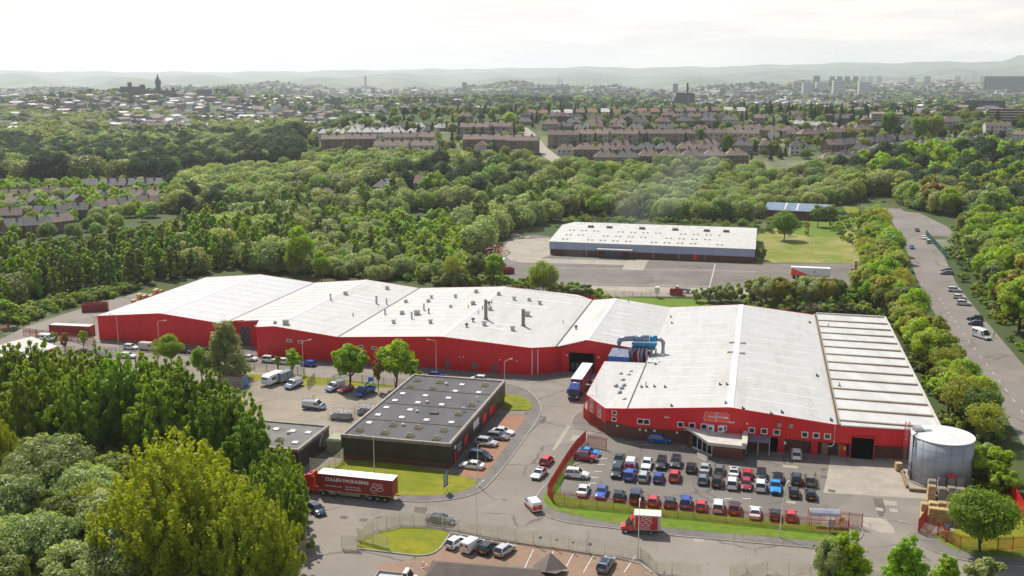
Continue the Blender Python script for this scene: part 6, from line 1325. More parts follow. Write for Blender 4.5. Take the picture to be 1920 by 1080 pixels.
def stack_of_pallets(x, y, n, m, label, group):
    b = MB(); 
    for k in range(n):
        z = k * .16
        for yy in (-.5, 0, .5): b.box(-.6, .6, yy - .05, yy + .05, z, z + .11)
        b.box(-.6, .6, -.5, .5, z + .11, z + .135)
    o = b.build('pallet_stack', m); o.location = (x, y, 0); o.rotation_euler = (0, 0, rnd.uniform(-.1, .1) + AX); tag(o, label, 'pallet stack', group)
for k in range(10):
    x, y = L(-2.4 - (k // 5) * 1.5, 22.5 + (k % 5) * 3.0)
    stack_of_pallets(x, y, 36 + (k * 7) % 11, 'pallet_wood', 'tall stack of wooden pallets behind the left end of the long warehouse', 'pallet stacks behind the left end')
for k, (px, py) in enumerate(((1598, 512), (1610, 512), (1604, 505))): x, y = G(px, py); stack_of_pallets(x, y, 12 + 9 * (k == 2), 'pallet_wood', ('timber pallet stack left of two beside the parked trailer', 'timber pallet stack right of two beside the parked trailer', 'tallest pallet stack beside the parked trailer')[k], 'pallet stacks beside the parked trailer')
# cones, bin, racks, chute, stones
def cone(px, py, label):
    x, y = G(px, py); r = root('traffic_cone', (x, y, 0), 0, label, 'traffic cone'); b = MB(); b.cyl(0, 0, .04, .75, .17, 10, .04); b.build('body', 'yellow_paint', r); b = MB(); b.box(-.22, .22, -.22, .22, 0, .04); b.build('base', 'black_plastic', r)
cone(1528, 890, 'yellow cone furthest back beside the olive grey SUV'); cone(1532, 902, 'yellow cone between the other two right of the parked cars'); cone(1534, 916, 'yellow cone nearest the front, right of the parked cars')
x, y = G(291, 690); WB_ = root('wheelie_bin', (x, y, 0), .2, 'green wheeled rubbish bin under the bright green tree', 'bin'); b = MB(); b.taper(-.7, .7, -.5, .5, 1.25, .15, .08); b.build('body', 'bin_green' if 'bin_green' in M else 'tower_slate', WB_); b = MB(); b.taper(-.75, .75, -.55, .55, 1.25, 1.45, .15); b.build('lid', 'bin_green' if 'bin_green' in M else 'tower_slate', WB_)
def rack(px, py, label, n=5, m='steel', s=1.0):
    x, y = G(px, py); b = MB()
    for k in range(n):
        xx = k * 1.1 * s
        for yy in (-.9, .9): b.tube([(xx, yy, 0), (xx, yy, 1.9)], .05, 6)
        b.tube([(xx, -.9, 1.0), (xx, .9, 1.0)], .04, 6); b.tube([(xx, -.9, 1.9), (xx, .9, 1.9)], .04, 6)
    for z in (.4, 1.0, 1.9):
        for yy in (-.9, .9): b.tube([(0, yy, z), ((n - 1) * 1.1 * s, yy, z)], .04, 6)
    o = b.build('scaffold_rack', m); o.location = (x, y, 0); o.rotation_euler = (0, 0, AX); tag(o, label, 'rack'); return o
rack(168, 668, 'grey steel scaffold rack behind the poplars, left of another', 6); rack(186, 664, 'grey steel scaffold rack behind the poplars, next to the street', 6)
rack(327, 694, 'red steel rack beside the bright green tree', 4, 'red_fence', .8); rack(120, 664, 'rusty heap of racks beside the white roofed building', 4, 'rust', .8)
for px, py, lb in ((640, 785, 'metal framed cage of grey sheeting behind the black unit'), (690, 776, 'stack of metal barriers against the black unit')):
    x, y = G(px, py); r = root('storage_cage', (x, y, 0), AX, lb, 'storage cage'); b = MB()
    for xx in (-2.4, 0, 2.4):
        for yy in (-1.3, 1.3): b.tube([(xx, yy, 0), (xx, yy, 2.0)], .05, 6)
    for z in (.3, 1.1, 2.0):
        for yy in (-1.3, 1.3): b.tube([(-2.4, yy, z), (2.4, yy, z)], .04, 6)
    b.build('frame', 'steel', r); b = MB()
    for k in range(5): b.hexa([(-2.2 + k * .9, -1.2, 1.5), (-1.5 + k * .9, -1.2, 1.75), (-1.5 + k * .9, 1.2, 1.75), (-2.2 + k * .9, 1.2, 1.5), (-2.2 + k * .9, -1.2, 1.55), (-1.5 + k * .9, -1.2, 1.8), (-1.5 + k * .9, 1.2, 1.8), (-2.2 + k * .9, 1.2, 1.55)])
    b.box(-2.1, 2.1, -1.1, 1.1, .1, 1.0); b.build('sheeting', 'steel', r)
x, y = G(1232, 558); r = root('loading_chute', (x, y, 0), AX, 'white topped hopper on a post beside the orange mesh fence', 'hopper'); b = MB(); b.taper(-.7, .7, -.7, .7, 1.6, 3.6, -.05); b.build('hopper', 'white_paint', r); b = MB(); b.cyl(0, 0, 0, 1.6, .14, 8); b.build('post', 'timber', r)
rnd = random.Random(12)
def heap(name, px, py, rx, ry, h, m, label, cat, n=260, seed=1):
    x, y = G(px, py); rr = random.Random(seed); b = MB()
    for k in range(n):
        a = rr.uniform(0, 6.28); q = rr.random() ** .6; xx, yy = rx * q * cos(a), ry * q * sin(a); zz = h * (1 - q * q) * rr.uniform(.5, 1); s = rr.uniform(.15, .6)
        T_ = [(xx + rr.uniform(-s, s), yy + rr.uniform(-s, s), max(0, zz + rr.uniform(-s, s * .6))) for _ in range(4)]
        b.add(T_, [(0, 1, 2), (0, 2, 3), (0, 3, 1), (1, 3, 2)], rr.randrange(len(m)))
    o = b.build(name, m); o.location = (x, y, 0); o['kind'] = 'stuff'; tag(o, label, cat); return o
heap('rubble', 1530, 587, 12, 4, 3.2, ['rubble', 'patch_dark', 'timber'], 'dark heap of rubble and timber under the willows behind the factory', 'rubble', 900)
heap('scrap', 922, 474, 8, 20, 3.2, ['offwhite', 'pallet_wood', 'sign_red', 'timber', 'steel'], 'heap of scrap boards and rubbish at the left of the back yard', 'scrap', 700, 3)
heap('scrap', 955, 446, 10, 3, 2.5, ['offwhite', 'steel', 'pallet_wood', 'rust'], 'row of scrap drums and junk at the far corner of the back yard', 'scrap', 250, 5)
# low roofs at the edges of the picture
x0, y0 = G(10, 668); EB = root('white_roofed_building', (x0, y0, 0), AX, 'low building with plain white pitched roof at the left edge', 'building')
b = MB(); b.box(-14, 8, -7, 7, 0, 4.0); b.build('wall', 'red_clad', EB)
b = MB()
for y_0, z_0, y_1, z_1 in ((-7.4, 3.9, 0, 6.0), (0, 6.0, 7.4, 3.9)): b.hexa([(-14.5, y_0, z_0 - .15), (8.4, y_0, z_0 - .15), (8.4, y_1, z_1 - .15), (-14.5, y_1, z_1 - .15), (-14.5, y_0, z_0), (8.4, y_0, z_0), (8.4, y_1, z_1), (-14.5, y_1, z_1)])
b.build('roof', 'roof_pale', EB); EB.rotation_euler = (0, 0, AX + pi / 2); EB.location = (*G(20, 690), 0)
x0, y0 = G(925, 1128); LB = root('tiled_roof_building', (x0, y0, 0), -.17, 'brown tiled roof of a low building at the bottom edge', 'building')
b = MB(); b.box(-9.2, 9.2, -4.5, 4.5, 0, 2.8); b.build('wall', 'brick_house', LB)
b = MB(); rt = [(-9.8, -5.1), (9.8, -5.1), (9.8, 5.1), (-9.8, 5.1)]
b.add([(x, y, 2.75) for x, y in rt] + [(-7.8, 0, 5.2), (6.2, 0, 5.2)], [(0, 1, 5, 4), (1, 2, 5), (2, 3, 4, 5), (3, 0, 4), (3, 2, 1, 0)])
b.add([(5.6, 0, 4.9), (8.6, 0, 4.9), (4.6, 5.6, 2.9), (7.1, 5.9, 5.0), (9.6, 5.6, 2.9), (7.1, 0, 5.0)], [(0, 5, 3, 2), (5, 1, 4, 3), (2, 3, 4)])
b.build('roof', 'slate_brown' if 'slate_brown' in M else 'roof_brown', LB)
# red and white barrier
x0, y0 = G(792, 1064); BR = root('road_barrier', (x0, y0, 0), R(-60), 'red and white striped barrier beside the white pickup', 'barrier'); b = MB()
for k in range(6): b.box(k * .55, k * .55 + .55, -.04, .04, .85, 1.05, k % 2); b.box(k * .55, k * .55 + .55, -.04, .04, .35, .5, (k + 1) % 2)
for k in (0.1, 1.6, 3.1): b.box(k, k + .08, -.3, .3, 0, .06); b.box(k, k + .08, -.05, .05, .06, 1.1)
b.build('board', ['white_paint', 'sign_red'], BR)
# two people by the minibus
def person(px, py, ang, top, legs, label, pose=0.0):
    x, y = G(px, py); me = bpy.data.meshes.new('person')
    J = {'pel': (0, 0, .95, .15), 'chest': (0.02, 0, 1.30, .17), 'neck': (.02, 0, 1.50, .06), 'head': (.04, 0, 1.64, .10), 'crown': (.03, 0, 1.74, .075),
         'hl': (0, .10, .90, .10), 'kl': (.04 + pose, .11, .50, .075), 'al': (0 + pose * .6, .12, .08, .05), 'tl': (.16 + pose * .6, .13, .04, .04), 'hr': (0, -.10, .90, .10), 'kr': (.02 - pose, -.11, .50, .075), 'ar': (-.03 - pose, -.12, .08, .05), 'tr': (.13 - pose, -.13, .04, .04),
         'sl': (.0, .20, 1.42, .07), 'el': (-.02, .27, 1.14, .05), 'wl': (.10, .26, .90, .038), 'fl': (.15, .25, .80, .03), 'sr': (.0, -.20, 1.42, .07), 'er': (-.02, -.27, 1.14, .05), 'wr': (.16, -.22, .95, .038), 'fr': (.24, -.19, .90, .03)}
    ks = list(J); E_ = [('pel', 'chest'), ('chest', 'neck'), ('neck', 'head'), ('head', 'crown'), ('pel', 'hl'), ('hl', 'kl'), ('kl', 'al'), ('al', 'tl'), ('pel', 'hr'), ('hr', 'kr'), ('kr', 'ar'), ('ar', 'tr'), ('chest', 'sl'), ('sl', 'el'), ('el', 'wl'), ('wl', 'fl'), ('chest', 'sr'), ('sr', 'er'), ('er', 'wr'), ('wr', 'fr')]
    me.from_pydata([J[k][:3] for k in ks], [(ks.index(a), ks.index(c)) for a, c in E_], [])
    o = bpy.data.objects.new('person', me); C.objects.link(o); sk = o.modifiers.new('skin', 'SKIN')
    for i, k in enumerate(ks): me.skin_vertices[0].data[i].radius = (J[k][3], J[k][3]); me.skin_vertices[0].data[i].use_root = (k == 'pel')
    o.modifiers.new('sub', 'SUBSURF').render_levels = 1
    dg = bpy.context.evaluated_depsgraph_get(); m2 = bpy.data.meshes.new_from_object(o.evaluated_get(dg)); o.modifiers.clear(); o.data = m2
    for q in (top, legs, 'skin', 'hair', 'black_plastic'): m2.materials.append(M[q])
    for p in m2.polygons:
        c = p.center; r_ = math.hypot(c.x, c.y)
        p.material_index = 3 if c.z > 1.68 else 2 if c.z > 1.5 else 4 if c.z < .1 else 2 if (abs(c.y) > .15 and c.z < 1.0 and c.z > .7 and abs(c.y) > .19) else 1 if c.z < .93 else 0
        p.use_smooth = True
    o.location = (x, y, 0); o.rotation_euler = (0, 0, R(ang)); tag(o, label, 'person')
person(1855, 632, 200, 'hi_vis', 'cloth_dark', 'person in yellow high visibility jacket standing beside the white minibus'); person(1863, 634, 170, 'cloth_dark', 'cloth_dark', 'person in dark clothes standing on the verge beside the minibus', .06)

# ------------------------------------------------------------------ trees
def leaf_cloud(rs, cen, nrm, size, up=.35, jit=.55, elong=1.4):
    """one small bent leaf spray per centre; returns verts, quads"""
    n = len(cen); nrm = nrm + rs.normal(0, jit, (n, 3)); nrm[:, 2] += up
    nrm /= np.linalg.norm(nrm, axis=1)[:, None] + 1e-6
    t = np.cross(nrm, rs.normal(0, 1, (n, 3))); t /= np.linalg.norm(t, axis=1)[:, None] + 1e-6
    b = np.cross(nrm, t); s = size * rs.uniform(.6, 1.35, (n, 1))
    a = t * s * elong * .5; c = b * s * .5
    v = np.empty((n, 4, 3)); v[:, 0] = cen - a; v[:, 1] = cen - c * .9 + nrm * s * .08; v[:, 2] = cen + a; v[:, 3] = cen + c * .9 + nrm * s * .08
    f = np.arange(n * 4).reshape(n, 4); return v.reshape(-1, 3), f
def mesh_np(name, v, f, mats, mi=None, smooth=False):
    me = bpy.data.meshes.new(name); n = len(f); k = f.shape[1]
    me.vertices.add(len(v)); me.vertices.foreach_set('co', np.asarray(v, np.float32).ravel())
    me.loops.add(n * k); me.loops.foreach_set('vertex_index', np.asarray(f, np.int32).ravel())
    me.polygons.add(n); me.polygons.foreach_set('loop_start', np.arange(0, n * k, k, dtype=np.int32)); me.polygons.foreach_set('loop_total', np.full(n, k, np.int32))
    for m in mats: me.materials.append(M[m])
    if mi is not None: me.polygons.foreach_set('material_index', np.asarray(mi, np.int32))
    me.update(calc_edges=True); return me
def limb(p0, p1, r0, r1, n=6, bend=0, rs=None):
    p0, p1 = np.array(p0, float), np.array(p1, float); K = 4; vs = []
    d = p1 - p0; d /= np.linalg.norm(d) + 1e-9; a = np.cross(d, [0, 0, 1.0]); a = a / np.linalg.norm(a) if np.linalg.norm(a) > 1e-3 else np.array([1.0, 0, 0]); c = np.cross(d, a)
    off = (rs.normal(0, bend, 3) if rs is not None and bend else np.zeros(3))
    for k in range(K + 1):
        t = k / K; q = p0 + (p1 - p0) * t + off * sin(pi * t); r = r0 + (r1 - r0) * t
        for j in range(n): vs.append(q + (a * cos(2 * pi * j / n) + c * sin(2 * pi * j / n)) * r)
    fs = [(k * n + j, k * n + (j + 1) % n, (k + 1) * n + (j + 1) % n, (k + 1) * n + j) for k in range(K) for j in range(n)]
    return np.array(vs), np.array(fs)
def merge(parts):
    V = []; F_ = []; o = 0
    for v, f in parts: V.append(v); F_.append(f + o); o += len(v)
    return np.vstack(V), np.vstack(F_)
def tree_geo(kind, seed, H, Rw, nclump, nleaf, size):
    """crown verts/quads and wood verts/quads for one tree"""
    rs = np.random.RandomState(seed); cl = []
    wood = []
    if kind in ('round', 'open', 'wide', 'shrub'):
        zc0 = {'round': .30, 'open': .28, 'wide': .04, 'shrub': .12}[kind] * H
        for i in range(nclump):
            for _ in range(30):
                p = rs.uniform(-1, 1, 3); q = np.linalg.norm(p)
                if .45 < q < 1: break
            if kind == 'wide': p = p / q * (q ** .45) * rs.uniform(.62, 1.14)
            rad = Rw * (1 - .25 * max(0, -p[2]))
            z = zc0 + (H - zc0) * (.5 + .5 * p[2] * .86)
            cl.append((p[0] * rad * .8, p[1] * rad * .8, z, Rw * rs.uniform(.22, .40) * (1.0 if kind == 'round' else .66 if kind != 'wide' else .36)))
    elif kind == 'dome':
        for i in range(nclump):
            t = (i + .5) / nclump; a = i * 2.4 + rs.normal(0, .3); e_ = math.acos(1 - 1.25 * t)
            k = rs.uniform(.52, .72); cl.append((Rw * k * sin(e_) * cos(a), Rw * k * sin(e_) * sin(a), H * .34 + H * .46 * max(-.4, cos(e_)) * rs.uniform(.88, 1.12), Rw * rs.uniform(.30, .46)))
    elif kind in ('poplar', 'plume'):
        ns = nclump // 9; wf, fall = (.125, .34) if kind == 'poplar' else (.088, .52)
        for s in range(ns):
            a = s * 2.4 + rs.normal(0, .3); q = Rw * ((s + .3) / ns) ** .5 * rs.uniform(.8, 1.08); e_ = min(1, q / Rw)
            ht = H * (1 - fall * e_ ** 1.8 - .12 * rs.random_sample()); zb = H * rs.uniform(.02, .22)
            for k in range(9):
                t = min(1, max(0, (k + rs.uniform(-.4, .4)) / 8)); z = zb + (ht - zb) * t; lean = .45 + .55 * min(1, t * 1.6)
                w_ = Rw * wf * (1.18 - t) ** .7 * rs.uniform(.75, 1.35) + .14
                cl.append((q * cos(a) * lean + rs.normal(0, .45), q * sin(a) * lean + rs.normal(0, .45), z, w_))
    elif kind == 'birch':
        for i in range(nclump):
            t = rs.uniform(.15, 1); a = rs.uniform(0, 6.28); w_ = Rw * (1 - .75 * t ** 1.6) * rs.uniform(.25, .95)
            cl.append((w_ * cos(a), w_ * sin(a), H * t * .97, Rw * rs.uniform(.18, .30) * (1.1 - .5 * t)))
    elif kind == 'weep':
        for i in range(nclump):
            t = rs.uniform(.18, 1); a = rs.uniform(0, 6.28); w_ = Rw * math.sqrt(max(0, 1 - (t * 1.02 - .35) ** 2 / .55)) * rs.uniform(.35, 1)
            cl.append((w_ * cos(a), w_ * sin(a), H * t * .95, Rw * rs.uniform(.20, .32)))
    elif kind == 'conifer':
        for i in range(nclump):
            t = (i + .5) / nclump; a = i * 2.4; w_ = Rw * (1 - t) * rs.uniform(.4, 1)
            cl.append((w_ * cos(a), w_ * sin(a), H * (.08 + .9 * t), Rw * .30 * (1.15 - t) + .15))
    cl = np.array(cl); w_ = cl[:, 3] ** 2; idx = rs.choice(len(cl), nleaf, p=w_ / w_.sum())
    d = rs.normal(0, 1, (nleaf, 3)); d /= np.linalg.norm(d, axis=1)[:, None]
    r = rs.random_sample(nleaf) ** .38; c = cl[idx]
    sq = np.array([1, 1, .8]) if kind not in ('poplar', 'weep', 'plume') else np.array([1, 1, 1.7])
    if kind == 'conifer': sq = np.array([1.3, 1.3, .5])
    P_ = c[:, :3] + d * (r * c[:, 3])[:, None] * sq
    P_[:, 2] = np.maximum(P_[:, 2], .15)
    jit, up = {'poplar': (.5, .35), 'plume': (.6, .35), 'weep': (.6, .3), 'conifer': (.4, .5)}.get(kind, (.5, .45))
    cr_ = leaf_cloud(rs, P_, d + c[:, :3] * np.array([1, 1, .0]) / (Rw * 1.6), size, up, jit, 1.9 if kind in ('weep', 'poplar') else 1.5)
    tr = .018 * H + .06; top = H * (.92 if kind in ('poplar', 'birch', 'conifer', 'weep') else .72)
    wood.append(limb((0, 0, -.2), (rs.normal(0, .02 * H), rs.normal(0, .02 * H), top), tr, tr * .22, 7, .02 * H, rs))
    nb = {'poplar': 10, 'plume': 30, 'conifer': 0, 'shrub': 6}.get(kind, 12)
    for i in rs.choice(len(cl), min(nb, len(cl)), replace=False):
        p = cl[i, :3]; z0 = max(.12 * H, min(top * .9, p[2] * rs.uniform(.35, .65)))
        wood.append(limb((0, 0, z0), p, tr * .45, tr * .08, 5, .03 * H, rs))
    return cr_, merge(wood)
#        shape     leafmat        H    R   clumps leaves size
SPEC = {
 'poplar': ('poplar', 'leaf_poplar', 18, 5.4, 234, 30000, .34), 'poplar_b': ('poplar', 'leaf_poplar', 16, 4.8, 198, 26000, .34),
 'yellow': ('plume', 'leaf_yellow', 22, 12.0, 900, 130000, .31), 'willow': ('open', 'leaf_willow', 9, 6.2, 130, 20000, .30), 'willow_b': ('open', 'leaf_willow', 8, 5.0, 100, 15000, .30),
 'broad': ('round', 'leaf_broad', 12, 4.8, 70, 10000, .42), 'broad_b': ('open', 'leaf_mid', 11, 4.6, 80, 9500, .40), 'lime': ('open', 'leaf_lime', 10, 4.6, 80, 8500, .40), 'lime_b': ('round', 'leaf_lime', 12, 4.6, 80, 12000, .38),
 'big_round': ('round', 'leaf_fresh', 13, 6.8, 130, 26000, .36), 'weep': ('birch', 'leaf_willow', 14, 5.8, 120, 13000, .33), 'bare': ('open', 'leaf_olive', 10, 5.0, 110, 3000, .28), 'olive': ('open', 'leaf_olive', 11, 4.8, 80, 7500, .38),
 'bronze': ('open', 'leaf_bronze', 9, 3.8, 34, 4500, .40), 'copper': ('round', 'leaf_copper', 13, 6.5, 50, 9000, .5), 'shrub': ('shrub', 'leaf_mid', 3.6, 2.6, 18, 3000, .30), 'shrub_lime': ('shrub', 'leaf_lime', 3.8, 3.0, 22, 4500, .28), 'shrub_may': ('shrub', 'leaf_willow', 4.4, 3.0, 20, 3600, .32),
 'small': ('open', 'leaf_lime', 5.5, 2.0, 18, 1700, .32), 'young': ('birch', 'leaf_lime', 9, 3.4, 120, 8500, .30), 'sapling': ('birch', 'leaf_olive', 4.5, 1.2, 14, 500, .3),
}
TREES = {}
WORDS = {}
def tree(kind, px=None, py=None, h=None, w=1.0, label='', cat='tree', xy=None, group=None, rz=None, name=None):
    shape, lm, H, Rw, nc, nl, ls = SPEC[kind]; x, y = xy or G(px, py); s = (h or H) / H
    rz = rz if rz is not None else (x * 7.3 + y * 3.1) % 6.28
    nm = name or ('shrub' if shape == 'shrub' else 'poplar_tree' if shape == 'poplar' else 'tree')
    if kind not in TREES:
        (cv, cf), (wv, wf) = tree_geo(shape, sum(map(ord, kind)), H, Rw, nc, nl, ls)
        r = root(nm)
        for a, me in (('crown', mesh_np('crown', cv, cf, [lm])), ('trunk', mesh_np('trunk', wv, wf, ['bark_pale' if shape in ('birch', 'weep') else 'bark']))):
            o = bpy.data.objects.new(a, me); C.objects.link(o); o.parent = r; KIDS.setdefault(r.name, []).append(o)
        TREES[kind] = r
    else: r = dup(TREES[kind])
    r.location = (x, y, zt(x, y)); r.rotation_euler = (0, 0, rz); r.scale = (s * w, s * w, s)
    tag(r, label, cat, group); return r
pg = 'tall poplars at the left'
for k, (px, py, h, w_) in enumerate(((-20, 806, 19, 1), (25, 812, 19, 1), (68, 802, 20, 1.0), (112, 806, 17.5, 1), (150, 822, 20, 1), (192, 808, 18, .95), (236, 838, 20.5, 1), (272, 818, 18, 1), (318, 828, 18.5, 1), (350, 846, 18, .9), (398, 838, 17, .95), (60, 850, 19, 1.05), (160, 860, 19, 1.0), (300, 866, 18, 1.0), (410, 880, 16.5, 1.0))):
    tree('poplar' if k % 2 == 0 else 'poplar_b', px, py, h, w_, 'tall dark green poplar in the dense row at the left', group=pg)
for px, py, h, lb in ((447, 872, 15.5, 'poplar at the right end of the tall row, above the yellow tree'), (472, 905, 14, 'poplar spilling over the roof of the small black unit'), (530, 945, 11, 'dark green poplar in front of the red lorry cab'), (520, 985, 14, 'dark green poplar between the yellow tree and the lorry'), (545, 1010, 13, 'dark green poplar by the grey panel fence'), (500, 1060, 17, 'dark green poplar at the bottom edge by the panel fence')):
    tree('poplar_b' if py < 950 else 'poplar', px, py, h, 1.0 if py < 950 else .85, lb, group='dark poplars round the yellow tree')
tree('yellow', 345, 1080, 23, .92, 'huge yellow green tree filling the lower left')
tree('yellow', 465, 1120, 17.5, .8, 'lower yellow green tree merging into the right side of the huge one'); tree('yellow', -10, 905, 14, .62, 'smaller yellow green tree at the left edge')
for k, (px, py, h, lb) in enumerate(((95, 945, 11.5, 'largest pale grey green willow, topping the left thicket'), (30, 1000, 9.5, 'grey green willow at the left edge of the thicket'), (165, 975, 9, 'grey green willow beside the huge yellow tree'), (205, 1020, 8.5, 'grey green willow low beside the yellow tree'), (70, 1075, 9, 'grey green willow near the bottom left corner'), (225, 1110, 9.5, 'pale willow at the bottom edge left of the yellow tree'), (0, 1090, 9, 'grey green willow at the bottom left corner'), (150, 1130, 8.5, 'pale willow at the bottom edge'))):
    tree('willow' if k % 2 == 0 else 'willow_b', px, py, h, 1.05, lb)
tree('broad', 130, 1020, 8.5, 1.1, 'fresh green tree sunk among the grey willows'); tree('bare', 175, 1000, 8.5, 1, 'half bare twiggy tree among the grey willows'); tree('broad', 20, 1130, 7, 1.2, 'dark green bush at the bottom left corner'); tree('broad', 110, 900, 9, 1.2, 'shaded green tree behind the grey willows'); tree('broad', 215, 930, 8, 1.2, 'shaded green tree between willows and poplars')
tree('bare', 478, 890, 9, .8, 'bare twiggy tree beside the small black unit')
tree('weep', 424, 712, 14.5, 1.0, 'tall weeping birch beside the grey container'); tree('lime_b', 380, 715, 8.5, .8, 'yellow green bushy tree left of the weeping birch'); tree('lime_b', 322, 690, 8.6, 1.0, 'bright green tree below the long red wall')
tree('bare', 297, 686, 7, .6, 'thin twiggy tree left of the bright green tree'); tree('bronze', 123, 662, 5.5, .6, 'small reddish brown tree beside the racks'); tree('small', 102, 650, 4, .9, 'little green tree by the red mesh fence'); tree('small', 157, 654, 5, .9, 'little pale tree by the far red container'); tree('sapling', 180, 662, 4, 1, 'sapling beside the scaffold racks')
tree('small', 549, 703, 6.5, 1.15, 'small round pale green tree by the caravan'); tree('small', 521, 697, 4, .8, 'tiny bush tree left of the small round tree')
tree('lime', 657, 727, 10.5, 1.0, 'yellow green tree with a leaning trunk by the parked vans'); tree('lime_b', 742, 727, 11.5, 1.0, 'dense bright green tree behind the black unit'); tree('small', 776, 724, 6.5, 1.1, 'lower bright green tree at the corner of the black unit'); tree('bronze', 709, 733, 8, .5, 'thin bronze tree between two green trees in the yard')
tree('big_round', 1838, 1036, 9.8, 1.0, 'large round green tree by the right end of the red fence'); tree('shrub_lime', 1838, 898, 7, 1.05, 'tall green bush behind the water tank'); tree('shrub_lime', 1873, 925, 4.4, 1.1, 'round bright green bush on the grass by the red fence'); tree('shrub_may', 1820, 880, 6, 1.2, 'bush in flower behind the water tank')
tree('young', 1583, 1108, 9.0, 1.2, 'young yellow green tree at the bottom, left of the gateway'); tree('young', 1695, 1120, 9.0, 1.1, 'young green tree at the bottom, in front of the gateway'); tree('young', 1772, 1122, 6.5, 1.1, 'small young tree at the bottom right'); tree('shrub_may', 1850, 1110, 5, 1.1, 'pale bush at the bottom right edge'); tree('willow_b', 1555, 1108, 7.5, .6, 'pale leaved bush left of the young yellow green tree')
# behind the works
tree('big_round', 1018, 556, 11.5, .92, 'large rounded green tree behind the long warehouse, near the mesh fence'); tree('shrub', 1092, 562, 5, 1.5, 'bush at the right of the large rounded tree'); tree('shrub', 1068, 556, 5, 1.3, 'bush between the rounded tree and the yard track')
tree('broad_b', 893, 537, 12, .95, 'grey green tree behind the ridge of the long warehouse'); tree('lime', 925, 537, 11.5, .9, 'pale lime tree beside the open red skips'); tree('bare', 848, 535, 11, .8, 'half bare tree behind the long warehouse'); tree('lime_b', 565, 515, 18, .75, 'bright green tree with pointed crown behind the left gables'); tree('lime_b', 603, 528, 11, .8, 'bright green tree behind the second gable'); tree('lime_b', 548, 515, 9, .9, 'bright bush tree behind the first valley')
tree('big_round', 1470, 450, 13, .92, 'round green tree alone on the rough field'); tree('broad_b', 1533, 425, 11, 1.0, 'grey green tree in front of the slate blue shed'); tree('broad_b', 1556, 424, 11, .9, 'grey green tree right of the slate blue shed'); tree('shrub', 1428, 488, 5, .8, 'bush at the right end of the pale shed'); tree('sapling', 1515, 442, 6, 1, 'sapling on the rough field')
for k, px in enumerate((1412, 1436, 1462, 1490, 1518, 1545, 1568)): tree(('broad_b', 'willow_b', 'olive')[k % 3], px, 572 + (k % 3) * 3, 8.8 + .7 * (k % 3), 1.0, 'willow with bare lower stems in the row behind the front factory', group='row of willows behind the factory')
for px, w_ in ((1307, 1), (1330, 1.1), (1352, 1.3), (1372, 1.1)): tree('shrub_may', px, 566, 6.5 if px > 1340 else 5, w_ * .8, 'flowering bush along the bank behind the front factory', group='flowering bushes on the bank')
tree('small', 15, 612, 8, 1.3, 'rounded grey green tree at the left edge beside the lane')
# belt between the front factory and the wide road
rt = random.Random(31)
def scatter(polypx, spacing, kinds, hr, label, group, seed, cap=400, avoid=(), wv=(.85, 1.15)):
    """natural spacing inside a patch of ground given by its outline"""
    r_ = random.Random(seed); P_ = [GT(*p) for p in polypx]; xs = [p[0] for p in P_]; ys = [p[1] for p in P_]; out = []; tries = 0
    while len(out) < cap and tries < cap * 40:
        tries += 1; x, y = r_.uniform(min(xs), max(xs)), r_.uniform(min(ys), max(ys))
        if not inpoly(x, y, P_): continue
        if any(inpoly(x, y, A_) for A_ in avoid): continue
        if any((x - a) ** 2 + (y - c) ** 2 < spacing ** 2 for a, c, *_ in out): continue
        out.append((x, y))
    for x, y in out: tree(r_.choice(kinds), h=r_.uniform(*hr), w=r_.uniform(*wv), label=label, xy=(x, y), group=group)
    return len(out)
n1 = scatter([(1598, 560), (1625, 530), (1612, 440), (1645, 425), (1672, 470), (1680, 520), (1705, 590), (1745, 660), (1805, 745), (1850, 805), (1850, 850), (1810, 815), (1770, 770), (1722, 690), (1676, 610)], 3.9, ['lime_b', 'lime_b', 'olive', 'lime', 'broad_b', 'olive', 'broad', 'bare'], (7.5, 12.5), 'mixed green tree in the belt between the front factory and the wide road', 'tree belt beside the wide road', 5, 95)
tree('bare', 1802, 800, 11, 1.1, 'half bare brown tree leaning over the wide road'); tree('bare', 1846, 835, 9, 1, 'low half bare tree at the kerb of the wide road'); tree('lime_b', 1712, 610, 10, .9, 'bright yellow green tree at the back corner of the striped roof'); tree('olive', 1755, 700, 11.5, 1.0, 'tall olive tree beside the striped roof')
n2 = scatter([(1800, 470), (1850, 560), (1900, 640), (1975, 730), (2030, 700), (2000, 470), (1900, 430), (1800, 440)], 5.2, ['lime_b', 'broad', 'broad_b', 'lime', 'olive', 'broad'], (11.5, 16.5), 'mixed green tree in the wood on the far side of the wide road', 'wood beyond the wide road', 6, 80)
tree('bronze', 1895, 600, 14, 1.1, 'bronze leaved tree at the right edge of the picture'); tree('copper', 1850, 365, 15, 1, 'dark copper beech beyond the wide road'); tree('bronze', 1745, 395, 16, 1.2, 'half bare brownish tree by the green gate'); tree('lime', 1712, 392, 14, .7, 'bright lime tree left of the brownish tree'); tree('broad_b', 1860, 440, 24, .9, 'tall grey green tree right of the green fence'); tree('lime_b', 1780, 405, 15, 1.1, 'bright yellow green tree beside the green fence')

